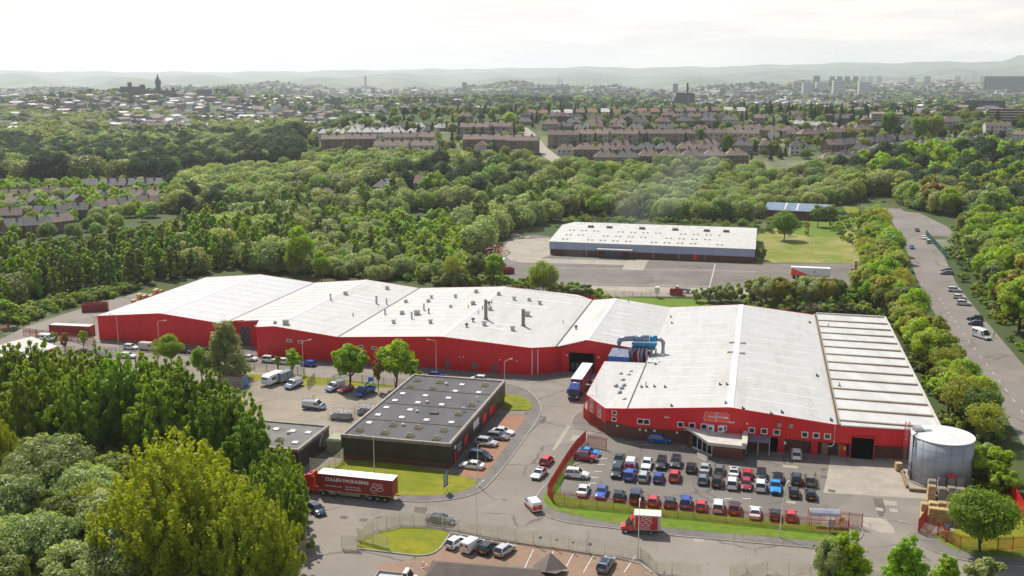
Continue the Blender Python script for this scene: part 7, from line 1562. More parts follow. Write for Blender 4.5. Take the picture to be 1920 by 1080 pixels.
tree('lime_b', xy=GT(954, 240), h=15, w=1.25, label='vivid yellow green tree at the top of the steep street'); tree('lime', xy=GT(830, 284), h=9, w=1.1, label='vivid lime tree right of the cream block with brown balconies')
for px, py, h, lb in ((1666, 262, 24, 'tall dark tree, left of a tall group above the brown terrace'), (1722, 268, 22, 'tall dark tree in the middle of a tall group above the brown terrace'), (1752, 268, 23, 'tall dark tree, right of a tall group above the brown terrace'), (1362, 292, 17, 'tall grey green tree standing between the long rows'), (1310, 274, 15, 'dark tree between the pale three storey blocks'), (470, 288, 17, 'big dark tree before the white hillside houses'), (580, 262, 15, 'tall green tree among the white houses')): tree('broad_b' if px in (1362, 580) else 'broad', xy=GT(px, py), h=h, w=.75, label=lb)
# far trees: single meshes, near ones as things, the rest as one wood
FAR = {}
FSPEC = {'wood_a': ('dome', 'leaf_broad', 12, 6.4, 22, 5200, .56), 'wood_b': ('dome', 'leaf_mid', 11.5, 6.8, 24, 5200, .56), 'wood_c': ('dome', 'leaf_willow', 10.5, 6.6, 26, 5200, .56), 'wood_d': ('birch', 'leaf_broad', 14, 4.2, 44, 3600, .55), 'wood_e': ('round', 'leaf_lime', 11.5, 5.2, 26, 2600, .7),
         'wood_f': ('dome', 'leaf_dark', 13, 6.6, 24, 5200, .56), 'wood_g': ('open', 'leaf_olive', 11, 5.6, 32, 2600, .7), 'wood_h': ('conifer', 'leaf_dark', 15, 3.2, 30, 1800, .8), 'wood_i': ('birch', 'leaf_lime', 14, 4.0, 44, 3600, .52)}
FCOL = bpy.data.collections.new('wood_kinds'); sc.collection.children.link(FCOL)
TOWN = {'town_a': ('round', 'leaf_broad', 12, 7.0, 16, 420, 2.2), 'town_b': ('round', 'leaf_dark', 12, 7.5, 16, 420, 2.2), 'town_c': ('round', 'leaf_mid', 11, 7.0, 16, 420, 2.2)}
def far_mesh(k, spec):
    shape, lm, H, Rw, nc, nl, ls = spec; (cv, cf), (wv, wf) = tree_geo(shape, 77 + sum(map(ord, k)), H, Rw, nc, nl, ls)
    v = np.vstack([cv, wv]); f = np.vstack([cf, wf + len(cv)]); return mesh_np('tree', v, f, [lm, 'bark'], np.r_[np.zeros(len(cf), int), np.ones(len(wf), int)])
FKEYS = sorted(FSPEC)
for k in FKEYS: FAR[k] = far_mesh(k, FSPEC[k])
rw = random.Random(99)
WP = []   # x, y, scale, kind index, group
def wood(polypx, area, kinds, hs, seed, grp, holes=(), dense=True, plane=False):
    r_ = random.Random(seed); P_ = [(G(*p) if plane else GT(*p)) for p in polypx]; xs = [p[0] for p in P_]; ys = [p[1] for p in P_]
    A_ = abs(sum(P_[i - 1][0] * P_[i][1] - P_[i][0] * P_[i - 1][1] for i in range(len(P_)))) / 2
    n = int(A_ / area); bx = (max(xs) - min(xs)) * (max(ys) - min(ys)); sp = math.sqrt(area) * .62; grid = {}
    for _ in range(int(n * bx / A_ * 2.2)):
        x, y = r_.uniform(min(xs), max(xs)), r_.uniform(min(ys), max(ys))
        if not inpoly(x, y, P_): continue
        px, py = PX(x, y, zt(x, y))
        if any(inpoly(px, py, h) for h in holes): continue
        gx, gy = int(x // sp), int(y // sp)
        if any((x - a) ** 2 + (y - c) ** 2 < sp * sp for i in (-1, 0, 1) for j in (-1, 0, 1) for a, c in grid.get((gx + i, gy + j), ())): continue
        grid.setdefault((gx, gy), []).append((x, y))
        nn = sin(x * .021 + 1.7) + sin(y * .017 + x * .009)
        WP.append((x, y, r_.uniform(*hs) / 12. * (1 + .10 * nn), kinds[min(len(kinds) - 1, max(0, int((nn + 2) / 4 * len(kinds) + r_.uniform(-1.6, 1.6))))], grp))
CLEAR = [[(740, 405), (870, 394), (1000, 380), (1010, 394), (900, 416), (780, 430)], [(980, 262), (1000, 258), (1030, 290), (1095, 318), (1070, 330), (1000, 300)], [(560, 372), (650, 378), (760, 362), (840, 352), (840, 368), (700, 376), (640, 392), (560, 386)], [(1470, 340), (1520, 340), (1520, 352), (1470, 352)], [(1425, 398), (1530, 392), (1530, 418), (1430, 418)],
         [(0, 440), (0, 352), (150, 350), (310, 346), (330, 388), (200, 400), (170, 440)], [(880, 515), (890, 480), (945, 438), (1040, 425), (1045, 560), (900, 545)]]
KB = ['wood_d', 'wood_i', 'wood_b', 'wood_d', 'wood_c', 'wood_b', 'wood_c', 'wood_i']
wood([(-60, 600), (0, 590), (40, 572), (110, 556), (200, 546), (300, 530), (420, 506), (560, 512), (560, 408), (430, 424), (345, 448), (180, 488), (-60, 490)], 42, KB, (10, 15), 1, 'birch wood behind the long warehouse', CLEAR)
wood([(560, 512), (640, 524), (780, 532), (868, 540), (880, 490), (860, 420), (560, 400)], 26, ['wood_c', 'wood_i', 'wood_b', 'wood_c', 'wood_d', 'wood_e'], (4.5, 8.5), 21, 'young scrub wood behind the middle gables', CLEAR)
wood([(860, 420), (885, 480), (935, 440), (1000, 428), (1070, 405), (1090, 380), (980, 372), (880, 385), (560, 385), (560, 400)], 62, ['wood_b', 'wood_a', 'wood_d', 'wood_c'], (9, 13), 2, 'wood beyond the back yard', CLEAR)
wood([(1040, 404), (1200, 412), (1432, 418), (1470, 398), (1590, 384), (1630, 372), (1640, 355), (1560, 330), (1060, 330), (1000, 350), (1000, 372)], 88, ['wood_b', 'wood_c', 'wood_a', 'wood_b', 'wood_e'], (10, 15), 3, 'wood behind the pale shed', CLEAR + [[(1428, 425), (1432, 398), (1532, 396), (1600, 384), (1615, 410)]])
wood([(340, 405), (560, 385), (1000, 372), (1060, 328), (930, 315), (700, 310), (420, 325), (320, 350)], 92, ['wood_b', 'wood_a', 'wood_c', 'wood_b', 'wood_f', 'wood_e'], (10, 16), 4, 'wood below the hillside houses', CLEAR)
wood([(1580, 372), (1640, 365), (1680, 372), (1740, 400), (2000, 420), (2000, 300), (1700, 308), (1560, 330)], 85, ['wood_a', 'wood_b', 'wood_g', 'wood_f', 'wood_e'], (12, 17), 5, 'wood beyond the top of the wide road', CLEAR)
wood([(-60, 350), (150, 347), (310, 344), (420, 325), (560, 306), (560, 262), (420, 285), (300, 300), (150, 295), (-60, 270)], 120, ['wood_f', 'wood_a', 'wood_f', 'wood_f', 'wood_b'], (15, 21), 6, 'dark park woodland at the left', [[(170, 285), (220, 282), (220, 296), (170, 297)]])  # mostly dark-leaved kinds: the cloud shadow here is put into the leaf colour
wood([(560, 306), (700, 308), (930, 320), (1060, 334), (1400, 332), (1560, 332), (1700, 313), (2000, 305), (2000, 297), (1650, 304), (1400, 322), (1080, 324), (800, 308), (560, 292)], 70, ['wood_b', 'wood_a', 'wood_c', 'wood_b', 'wood_e'], (6, 9), 7, 'wood below the hillside houses')
# looser trees among houses and in the nearer town
wood([(560, 290), (800, 300), (1080, 305), (1400, 305), (1650, 290), (2000, 285), (2000, 215), (1500, 210), (1100, 212), (700, 225), (560, 240)], 300, ['wood_a', 'wood_f', 'wood_b', 'wood_g', 'wood_h', 'wood_a', 'wood_h'], (5, 11), 8, 'garden trees among the hillside houses', [[(975, 240), (1030, 240), (1090, 310), (1000, 300)]])
wood([(-60, 275), (150, 297), (300, 302), (420, 285), (560, 262), (560, 235), (300, 218), (-60, 215)], 230, ['wood_f', 'wood_b', 'wood_a', 'wood_g', 'wood_c'], (11, 17), 9, 'park trees beyond the left valley', [[(160, 230), (350, 222), (350, 250), (240, 250)]])
wood([(0, 455), (0, 360), (300, 354), (350, 395), (170, 445)], 135, ['wood_a', 'wood_b', 'wood_e'], (6, 10), 10, 'trees among the estate houses at the left')
wood([(2000, 420), (2000, 300), (2700, 290), (2900, 600), (2300, 620), (2080, 480)], 110, ['wood_a', 'wood_b', 'wood_g'], (11, 16), 15, 'wood beyond the top of the wide road')
WP.sort(key=lambda t: t[0] ** 2 + t[1] ** 2)
WLAB = {'young scrub wood behind the middle gables': 'low young tree in the scrub behind the middle gables','birch wood behind the long warehouse': 'woodland tree in the dense birch wood behind the long warehouse', 'wood beyond the back yard': 'woodland tree beyond the scrap heaps of the back yard', 'wood behind the pale shed': 'rounded tree in the wood behind the pale shed', 'wood beyond the top of the wide road': 'tree in the wood beyond the top of the wide road'}
NIND = 165
for i, (x, y, s, k, grp) in enumerate(WP[:NIND]):
    o = bpy.data.objects.new('woodland_tree', FAR[k]); C.objects.link(o); o.location = (x, y, zt(x, y) - .1); a = rw.uniform(.9, 1.12); o.scale = (s * a, s * a, s); o.rotation_euler = (0, 0, rw.uniform(0, 6.28))
    tag(o, WLAB.get(grp, 'tree in the ' + grp), 'tree', grp)
def instancer(name, pts, meshes, label, cat):
    """one mass of trees too many to count, instanced on points of the ground"""
    col = bpy.data.collections.new(name + '_kinds')
    order = sorted(meshes)
    for k in order: o = bpy.data.objects.new('kind_' + k, meshes[k]); col.objects.link(o)
    srt = {o.name: i for i, o in enumerate(sorted(col.objects, key=lambda q: q.name))}
    me = bpy.data.meshes.new(name); me.vertices.add(len(pts)); me.vertices.foreach_set('co', np.array([(p[0], p[1], zt(p[0], p[1]) - .1) for p in pts], np.float32).ravel())
    ai = me.attributes.new('pick', 'INT', 'POINT'); ai.data.foreach_set('value', np.array([order.index(p[3]) for p in pts], np.int32))
    asx = me.attributes.new('size', 'FLOAT', 'POINT'); asx.data.foreach_set('value', np.array([p[2] for p in pts], np.float32))
    ar = me.attributes.new('turn', 'FLOAT', 'POINT'); ar.data.foreach_set('value', np.array([(i * 2.399) % 6.28 for i in range(len(pts))], np.float32))
    o = bpy.data.objects.new(name, me); C.objects.link(o)
    g = bpy.data.node_groups.new(name, 'GeometryNodeTree'); g.interface.new_socket('Geometry', in_out='INPUT', socket_type='NodeSocketGeometry'); g.interface.new_socket('Geometry', in_out='OUTPUT', socket_type='NodeSocketGeometry')
    n = g.nodes; l = g.links; gi = n.new('NodeGroupInput'); go = n.new('NodeGroupOutput'); ip = n.new('GeometryNodeInstanceOnPoints'); ci = n.new('GeometryNodeCollectionInfo')
    ci.inputs['Collection'].default_value = col; ci.inputs['Separate Children'].default_value = True; ci.inputs['Reset Children'].default_value = True
    def at(nm, ty): q = n.new('GeometryNodeInputNamedAttribute'); q.data_type = ty; q.inputs[0].default_value = nm; return q.outputs[0]
    ip.inputs['Pick Instance'].default_value = True
    cx = n.new('ShaderNodeCombineXYZ'); l.new(at('turn', 'FLOAT'), cx.inputs[2]); e2 = n.new('FunctionNodeEulerToRotation'); l.new(cx.outputs[0], e2.inputs[0])
    l.new(gi.outputs[0], ip.inputs['Points']); l.new(ci.outputs[0], ip.inputs['Instance']); l.new(at('pick', 'INT'), ip.inputs['Instance Index']); l.new(e2.outputs[0], ip.inputs['Rotation']); l.new(at('size', 'FLOAT'), ip.inputs['Scale']); l.new(ip.outputs[0], go.inputs[0])
    md = o.modifiers.new('trees', 'NODES'); md.node_group = g
    o['kind'] = 'stuff'; tag(o, label, cat); return o
instancer('woodland', WP[NIND:], FAR, 'dense mass of green woodland trees beyond the works, too many to count', 'woodland')
UG = {'low_a': far_mesh('low_a', ('shrub', 'leaf_broad', 3.0, 2.6, 14, 900, .42)), 'low_b': far_mesh('low_b', ('shrub', 'leaf_mid', 2.6, 2.4, 14, 900, .40)), 'low_c': far_mesh('low_c', ('shrub', 'leaf_lime', 2.4, 2.2, 12, 800, .40)), 'low_d': far_mesh('low_d', ('shrub', 'leaf_olive', 2.2, 2.4, 12, 700, .38))}
UP = []; r_ = random.Random(14)
for poly, n_ in (([(1575, 560), (1640, 520), (1612, 425), (1655, 415), (1680, 470), (1695, 520), (1722, 585), (1765, 655), (1830, 745), (1885, 825), (1868, 868), (1830, 905), (1815, 860), (1765, 785), (1715, 690), (1672, 600), (1600, 590)], 330), ([(1772, 478), (1800, 520), (1838, 575), (1890, 640), (1960, 725), (2040, 800), (2080, 640), (2000, 440), (1880, 420), (1790, 430)], 420),
                 ([(1405, 588), (1395, 562), (1580, 560), (1640, 590), (1600, 594)], 90), ([(860, 540), (905, 520), (1120, 552), (1150, 570), (1100, 568), (960, 540)], 70), ([(0, 596), (0, 560), (70, 555), (180, 542), (262, 538), (430, 500), (560, 512), (780, 532), (880, 540), (880, 500), (560, 470), (200, 500), (0, 540)], 420),
                 ([(-40, 900), (60, 840), (330, 860), (480, 920), (560, 960), (560, 1040), (500, 1160), (-40, 1160)], 420)):
    P_ = [GT(*p) for p in poly]; xs = [p[0] for p in P_]; ys = [p[1] for p in P_]; k_ = 0
    while k_ < n_:
        x, y = r_.uniform(min(xs), max(xs)), r_.uniform(min(ys), max(ys))
        if inpoly(x, y, P_): UP.append((x, y, r_.uniform(.55, 1.35), r_.choice(sorted(UG)))); k_ += 1
for poly, n_ in (([(-40, 492), (-40, 452), (170, 448), (345, 410), (420, 420), (345, 450), (180, 490)], 170), ([(0, 604), (20, 586), (110, 560), (200, 546), (262, 540), (236, 552), (110, 584), (40, 610)], 200), ([(1035, 430), (1075, 404), (1430, 414), (1426, 426), (1080, 416)], 130), ([(1425, 440), (1445, 412), (1500, 424), (1490, 436)], 16), ([(1530, 424), (1600, 418), (1650, 440), (1610, 470), (1560, 440)], 42), ([(1380, 424), (1430, 428), (1450, 408), (1640, 396), (1640, 408), (1530, 418), (1430, 470), (1420, 440)], 60)):
    P_ = [GT(*p) for p in poly]; xs = [p[0] for p in P_]; ys = [p[1] for p in P_]; k_ = 0
    while k_ < n_:
        x, y = r_.uniform(min(xs), max(xs)), r_.uniform(min(ys), max(ys))
        if inpoly(x, y, P_): UP.append((x, y, r_.uniform(.4, 1.2), r_.choice(sorted(UG)))); k_ += 1
instancer('undergrowth', UP, UG, 'low tangled undergrowth beneath the trees and along the road edges', 'undergrowth')
TM = {k: far_mesh(k, TOWN[k]) for k in TOWN}
TPTS = []; r_ = random.Random(55)
while len(TPTS) < 5000:
    d = 1050 + 4700 * r_.random() ** 1.35; a = R(r_.uniform(-29, 29)); x, y = d * sin(a), d * cos(a); px = 960 + FPX * x / y
    if d < 1500 and px > 500: continue
    nn = sin(x * .0041 + 1.1) + sin(y * .0034 + x * .0015 + .5) + .6 * sin(x * .013 + y * .006)
    if nn < r_.uniform(-1.2, 1.9): continue
    TPTS.append((x, y, r_.uniform(.75, 1.35) * (1.0 if d < 3000 else 1.25), r_.choice(['town_a', 'town_b', 'town_c', 'town_b'])))
instancer('town_trees', TPTS, TM, 'far off park and street trees spread across the distant town', 'trees')

# ------------------------------------------------------------------ houses
HP = {}
def house_proto(kind, wm, rm, wins=True):
    key = (kind, wm, rm)
    if key in HP: return dup(HP[key])
    nm = {'semi': 'house', 'bung': 'bungalow', 'gable': 'house', 'flats': 'apartment_block', 'hipflats': 'apartment_block', 'terr': 'terraced_house'}[kind]
    Lx, Ly, hw, rh, hip = {'semi': (12, 8.5, 5.4, 3.4, .45), 'bung': (12, 8, 2.8, 3.4, .5), 'gable': (11, 8, 5.2, 3.0, 0), 'flats': (20, 9, 8.2, 2.6, 0), 'hipflats': (12.5, 9.5, 6.0, 3.6, .5), 'terr': (7.5, 8.5, 5.2, 2.8, 0)}[kind]
    r = root(nm); HP[key] = r; x, y = Lx / 2, Ly / 2
    b = MB(); b.box(-x, x, -y, y, -1.5, hw)
    if not hip: b.add([(-x, -y, hw), (-x, y, hw), (-x, 0, hw + rh), (x, -y, hw), (x, y, hw), (x, 0, hw + rh)], [(0, 2, 1), (3, 4, 5)])
    b.build('wall', wm, r)
    e = .45; b = MB(); zb = hw - .12
    if hip: q = y * hip * 1.6; b.add([(-x - e, -y - e, zb), (x + e, -y - e, zb), (x + e, y + e, zb), (-x - e, y + e, zb), (-x + q, 0, hw + rh), (x - q, 0, hw + rh)], [(0, 1, 5, 4), (1, 2, 5), (2, 3, 4, 5), (3, 0, 4), (3, 2, 1, 0)])
    else:
        b.hexa([(-x - .2, -y - e, zb - .1), (x + .2, -y - e, zb - .1), (x + .2, 0, hw + rh - .0), (-x - .2, 0, hw + rh - .0), (-x - .2, -y - e, zb + .1), (x + .2, -y - e, zb + .1), (x + .2, 0, hw + rh + .2), (-x - .2, 0, hw + rh + .2)])
        b.hexa([(-x - .2, 0, hw + rh - .0), (x + .2, 0, hw + rh - .0), (x + .2, y + e, zb - .1), (-x - .2, y + e, zb - .1), (-x - .2, 0, hw + rh + .2), (x + .2, 0, hw + rh + .2), (x + .2, y + e, zb + .1), (-x - .2, y + e, zb + .1)])
    rf = b.build('roof', rm, r)
    for cx in ((-x * .55, 0, x * .55) if kind == 'flats' else (-x * .35, x * .35) if kind in ('hipflats',) else (0,) if kind != 'terr' else (x - .4,)):
        b = MB(); b.box(cx - .45, cx + .45, -.35, .35, hw + rh - .7, hw + rh + 1.1); b.build('chimney', 'brick' if kind != 'bung' else 'render_grey', rf)
    if wins:
        rows = [1.0] if hw < 3.2 else [.9, 3.6] if hw < 7 else [.9, 3.6, 6.2]
        nw = max(2, int(Lx / 3.0))
        for z in rows:
            for k in range(nw):
                cx = -x + Lx * (k + .5) / nw
                if kind == 'flats' and k in (1, nw - 2): b = MB(); b.box(cx - 1.3, cx + 1.3, -y - .5, -y - .003, z - .5, z + .6); b.build('balcony', 'render_brown', r)
                b = MB(); b.box(cx - .75, cx + .75, -y - .05, -y - .002, z, z + 1.35); wn = b.build('window', 'white_paint', r)
                b = MB(); b.box(cx - .65, cx + .65, -y - .07, -y - .052, z + .1, z + 1.25); b.build('pane', 'house_glass', wn)
    return r
HN = [0]; HS = [1.2]
def house(kind, wm, rm, px, py, ang, label, group=None, s=1.0):
    x, y = GT(px, py); o = house_proto(kind, wm, rm); o.location = (x, y, zt(x, y)); o.rotation_euler = (0, 0, R(ang)); s *= HS[0]; o.scale = (s, s, s)
    tag(o, label, {'bung': 'bungalow', 'flats': 'apartment block', 'hipflats': 'apartment block'}.get(kind, 'house'), group); HN[0] += 1; return o
rh = random.Random(3)
def row(kind, wms, rms, p0, p1, n, ang, label, jy=1.0, s=1.0, ja=6):
    for k in range(n):
        t = (k + .5) / n; house(kind, rh.choice(wms), rh.choice(rms), p0[0] + (p1[0] - p0[0]) * t, p0[1] + (p1[1] - p0[1]) * t + rh.uniform(-jy, jy), ang + rh.uniform(-ja, ja), label, 'row: ' + label, s)
row('hipflats', ['render_brown', 'render_grey'], ['roof_brown', 'slate'], (1078, 299), (1345, 296), 7, -6, 'brown block with hipped roof in the long row on the slope', .6)
row('hipflats', ['render_brown', 'render_grey'], ['slate', 'roof_brown'], (1115, 315), (1400, 309), 7, -8, 'hip roofed block in the front row at the wood edge', 1)
row('flats', ['render_grey', 'render_cream'], ['roof_brown'], (1028, 276), (1420, 272), 7, -8, 'pale three storey block with long brown roof in the upper row', 1.0)
row('semi', ['render_grey', 'render_white', 'render_brown'], ['roof_brown', 'slate'], (1012, 245), (1390, 237), 9, -10, 'hip roofed house in the row near the hilltop', 1.0)
row('terr', ['render_brown', 'render_white'], ['roof_orange', 'roof_brown', 'roof_silver'], (985, 224), (1400, 218), 18, -10, 'terraced house with orange or brown roof along the hilltop', 1.5)
row('semi', ['render_brown', 'render_grey'], ['roof_brown'], (1395, 256), (1500, 262), 3, -14, 'hip roofed house right of the hilltop rows', 1.5)
row('hipflats', ['render_grey', 'render_brown'], ['roof_brown'], (1500, 268), (1625, 258), 5, 6, 'brown hip roofed block above the brown terrace', 1)
row('gable', ['render_brown'], ['slate', 'roof_brown'], (1550, 288), (1705, 276), 8, 12, 'brown gabled house in the stepped terrace on the right', .5)
row('hipflats', ['render_brown', 'render_grey'], ['slate'], (1640, 300), (1850, 280), 8, 10, 'slate roofed block in the curving row above the right hand wood', .8)
row('bung', ['render_brown'], ['roof_brown', 'slate'], (1545, 307), (1645, 300), 4, 4, 'low brown roofed house at the wood edge on the right', 1)
row('bung', ['render_white'], ['roof_silver'], (1478, 236), (1570, 240), 9, 60, 'small white gabled house in the slanting rows', 2, .8)
row('flats', ['render_cream', 'render_grey'], ['roof_brown'], (870, 262), (955, 256), 2, -8, 'pale three storey block left of the steep street', 1); row('flats', ['render_brown', 'render_grey'], ['roof_brown'], (880, 284), (1000, 290), 3, -8, 'brown block with long roof just above the wood, left of the steep street', 1)
row('flats', ['render_brown'], ['roof_brown'], (610, 284), (700, 283), 2, -2, 'long brown three storey block above the wood', .5); row('flats', ['render_cream'], ['roof_brown'], (735, 281), (805, 281), 2, -2, 'long cream three storey block with brown balconies', .5); row('flats', ['render_cream', 'render_white'], ['roof_brown'], (710, 300), (815, 298), 2, -6, 'low long block half hidden by the wood', .5)
row('semi', ['render_white'], ['roof_silver', 'roof_orange', 'roof_silver'], (492, 244), (615, 238), 5, 4, 'white house with pale hipped roof in the upper left row', 1, .9); row('semi', ['render_white'], ['roof_silver'], (515, 262), (790, 262), 10, -4, 'white walled house with silver grey roof in the middle row', 2.5, .9); row('bung', ['render_white', 'render_grey'], ['roof_silver', 'slate'], (560, 252), (860, 246), 14, 10, 'small white house in the crowded upper row', 4, .9)
row('semi', ['render_white'], ['roof_silver'], (440, 270), (505, 266), 2, -10, 'white house among trees at the left of the hillside', 1)
row('flats', ['render_brown', 'render_grey'], ['roof_brown'], (235, 249), (365, 247), 4, -4, 'tall brown tenement block in the left valley', 1); row('semi', ['render_grey', 'render_white'], ['roof_silver', 'slate'], (225, 265), (380, 258), 5, 0, 'pale roofed house behind the park trees', 2)
row('gable', ['render_white'], ['roof_brown'], (106, 288), (150, 291), 2, 14, 'white gabled house at the edge of the dark park', 1); row('gable', ['render_white'], ['roof_brown'], (180, 292), (210, 291), 2, 40, 'white gabled house left of the park clearing', 1)
row('terr', ['render_white', 'render_cream'], ['slate'], (166, 366), (304, 364), 8, 2, 'white terraced house with slate roof in the row below the dark wood', .3, 1.05, 1)
for p0, p1, n, an in (((0, 382), (150, 374), 4, 35), ((10, 400), (165, 392), 4, -30), ((0, 424), (170, 410), 4, 24), ((170, 384), (345, 382), 5, -25), ((15, 448), (130, 434), 3, 30), ((180, 402), (300, 398), 3, 30)): row('gable', ['render_brown', 'render_white', 'brick_house'], ['slate', 'roof_brown'], p0, p1, n, an, 'grey roofed house in the estate at the left edge', 3.0, .85, 30)
house('hipflats', 'brick_house', 'slate', 728, 372, -6, 'brick house with broad hipped slate roof in the middle of the wood'); house('bung', 'brick_house', 'roof_brown', 604, 384, -10, 'brown roofed bungalow in the wood clearing', None, 1.3); house('bung', 'render_cream', 'roof_brown', 668, 380, 10, 'low roofed bungalow beside the broad hipped house', None, .9); house('gable', 'render_grey', 'roof_brown', 800, 362, -8, 'grey gabled house right of the broad hipped house'); house('bung', 'brick_house', 'slate', 900, 346, 30, 'lone small house with pointed roof in the wood'); house('bung', 'render_brown', 'roof_brown', 1492, 348, -30, 'brown hut among trees above the slate blue shed'); house('bung', 'brick_house', 'slate', 470, 372, 0, 'small house peeping out of the wood on the left')
house('flats', 'render_white', 'roof_brown', 1868, 254, -8, 'long white house with brown roof at the right edge', None, .85); house('gable', 'render_white', 'roof_brown', 1914, 264, -60, 'white gabled house right at the edge of the picture', None, .8); house('gable', 'render_grey', 'roof_brown', 1830, 282, 30, 'grey gabled house in the trees on the right'); row('semi', ['render_grey'], ['slate', 'roof_brown'], (1690, 256), (1790, 240), 4, 5, 'grey house among the trees on the right', 2)
rf_ = random.Random(41)
for k in range(64):
    px, py = rf_.uniform(860, 1660), rf_.choice((228, 232, 250, 254, 263, 288)) + rf_.uniform(-2, 2)
    if 965 < px < 1060 and py > 235: continue
    house(rf_.choice(('semi', 'gable', 'bung', 'semi')), rf_.choice(('render_brown', 'render_grey', 'render_white')), rf_.choice(('roof_brown', 'slate', 'roof_brown')), px, py, rf_.choice((-10, 80, -10)) + rf_.uniform(-8, 8), 'house tucked between the main rows on the hillside', 'houses tucked between the hillside rows', .95)
# steep street up the hill
def land_strip(name, pts, wd, m):
    P_ = [GT(*p) for p in pts]; Q = []
    for (x0, y0), (x1, y1) in zip(P_, P_[1:]):
        k = max(1, int(math.hypot(x1 - x0, y1 - y0) / 12)); Q += [(x0 + (x1 - x0) * i / k, y0 + (y1 - y0) * i / k) for i in range(k)]
    Q.append(P_[-1]); b = MB(ident); vs = []
    for i, (x, y) in enumerate(Q):
        a, c = Q[max(0, i - 1)], Q[min(len(Q) - 1, i + 1)]; dx, dy = c[0] - a[0], c[1] - a[1]; l = math.hypot(dx, dy); nx, ny = -dy / l * wd / 2, dx / l * wd / 2
        vs += [(x + nx, y + ny, zt(x + nx, y + ny) + .35), (x - nx, y - ny, zt(x - nx, y - ny) + .35)]
    b.add(vs, [(2 * i, 2 * i + 1, 2 * i + 3, 2 * i + 2) for i in range(len(Q) - 1)]); o = b.build(name, m); o['kind'] = 'structure'; return o
land_strip('street', [(978, 240), (992, 252), (1012, 278), (1040, 300), (1062, 318), (1082, 322)], 11, 'concrete')
land_strip('street', [(1776, 272), (1792, 262), (1800, 250)], 12, 'concrete')
# slate blue shed beyond the pale one
BS = root('blue_roofed_shed', (*L(168, 262), 0), 0, 'long shed with slate blue roof and dark brick walls among trees', 'shed'); b = MB(W)
xa, ya = G(1442, 410); xb, yb = G(1530, 414)
b = MB(ident); ux, uy = (xb - xa), (yb - ya); l_ = math.hypot(ux, uy); ux /= l_; uy /= l_; T_ = lambda a, c, z: (xa + ux * a - uy * c, ya + uy * a + ux * c, z)
b = MB(T_); b.box(-2, l_ + 6, 0, 26, 0, 4.6); b.build('wall', 'brick', BS); b = MB(T_)
for y0, z0, y1, z1 in ((-.5, 4.5, 13, 7.0), (13, 7.0, 26.5, 4.5)): b.hexa([(-2.6, y0, z0 - .1), (l_ + 6.6, y0, z0 - .1), (l_ + 6.6, y1, z1 - .1), (-2.6, y1, z1 - .1), (-2.6, y0, z0 + .1), (l_ + 6.6, y0, z0 + .1), (l_ + 6.6, y1, z1 + .1), (-2.6, y1, z1 + .1)])
b2 = b.build('roof', 'shed_blue_roof', BS); b = MB(T_)
for a in (7, 13): b.hexa([(a, .5, 4.82), (a + .8, .5, 4.82), (a + .8, 12.5, 7.04), (a, 12.5, 7.04), (a, .5, 4.88), (a + .8, .5, 4.88), (a + .8, 12.5, 7.10), (a, 12.5, 7.10)])
b.build('rooflight', 'dome_white', b2)
# ------------------------------------------------------------------ landmarks of the town
BD = [0]
def block(name, label, px, py, wpx, hpx, dist, m, dep=None, cat='building', bands=0, rot=0, roofm=None, bandm='house_glass', kind='box'):
    """distant building: real size from its distance"""
    d = ray(px, py); x, y = GT(px, py); dist = math.hypot(x, y); t = dist / math.hypot(d[0], d[1]); zb = zt(x, y); sc_ = math.hypot(dist, HC) / FPX; BD[0] = dist
    wd = wpx * sc_
    zbase = HC + d[2] * t; ztop = zbase + hpx * sc_; dp = dep or wd * .6
    r = root(name, (x, y, 0), math.atan2(x, y) * -1 + R(rot), label, cat); b = MB(); b.box(-wd / 2, wd / 2, 0, dp, min(zb, zbase) - 3, ztop); b.build('wall', m, r)
    b = MB(); b.box(-wd / 2 + .6, wd / 2 - .6, .6, dp - .6, ztop, ztop + max(1, hpx * sc_ * .05)); b.build('roof', roofm or m, r)
    for k in range(bands):
        z = zbase + (ztop - zbase) * (k + .35) / bands; b = MB(); b.box(-wd / 2 + .8, wd / 2 - .8, -.3, -.02, z, z + (ztop - zbase) * .4 / bands); b.build('window_band', bandm, r)
    return r, x, y, zbase, ztop, wd, dp
u_, ux_, uy_, uz0, uz1, uw, ud = block('university_building', 'dark gothic college building with a tall spired tower on the skyline', 300, 180, 70, 9, 2900, 'tower_dark', 60, 'university')
b = MB(); s_ = BD[0] / FPX
tw = 8.2 * s_
b.box(-tw / 2 - 2 * s_, tw / 2 - 2 * s_, 5, 5 + tw, uz0, uz0 + 23 * s_); b.taper(-tw / 2 - 2 * s_, tw / 2 - 2 * s_, 5, 5 + tw, uz0 + 23 * s_, uz0 + 27 * s_, tw * .12); b.taper(-tw * .38 - 2 * s_, tw * .38 - 2 * s_, 5 + tw * .12, 5 + tw * .88, uz0 + 27 * s_, uz0 + 38 * s_, tw * .36)
for sx in (-1, 1):
    for yy in (5, 5 + tw): b.taper(sx * tw / 2 - 2 * s_ - 1.6, sx * tw / 2 - 2 * s_ + 1.6, yy - 1.6, yy + 1.6, uz0 + 20 * s_, uz0 + 30 * s_, 1.3)
b.build('tower', 'tower_dark', u_); b = MB()
for k, xx in enumerate((-28, -20, 12, 22, 30)): b.taper(xx * s_ - 4, xx * s_ + 4, 8, 16, uz1, uz1 + (7, 4, 4, 6, 4)[k] * s_, 3.4)
b.build('turret', 'tower_dark', u_)
a_, *_r = block('library_block', 'bulky dark library building left of the spired tower', 250, 182, 42, 17, 2950, 'tower_dark', 50); b = MB(); b.box(-8 * s_, -1 * s_, 10, 30, _r[3], _r[3] + 8 * s_); b.box(11 * s_, 20 * s_, 10, 30, _r[3], _r[3] + 4 * s_); b.build('roof_block', 'tower_dark', a_)
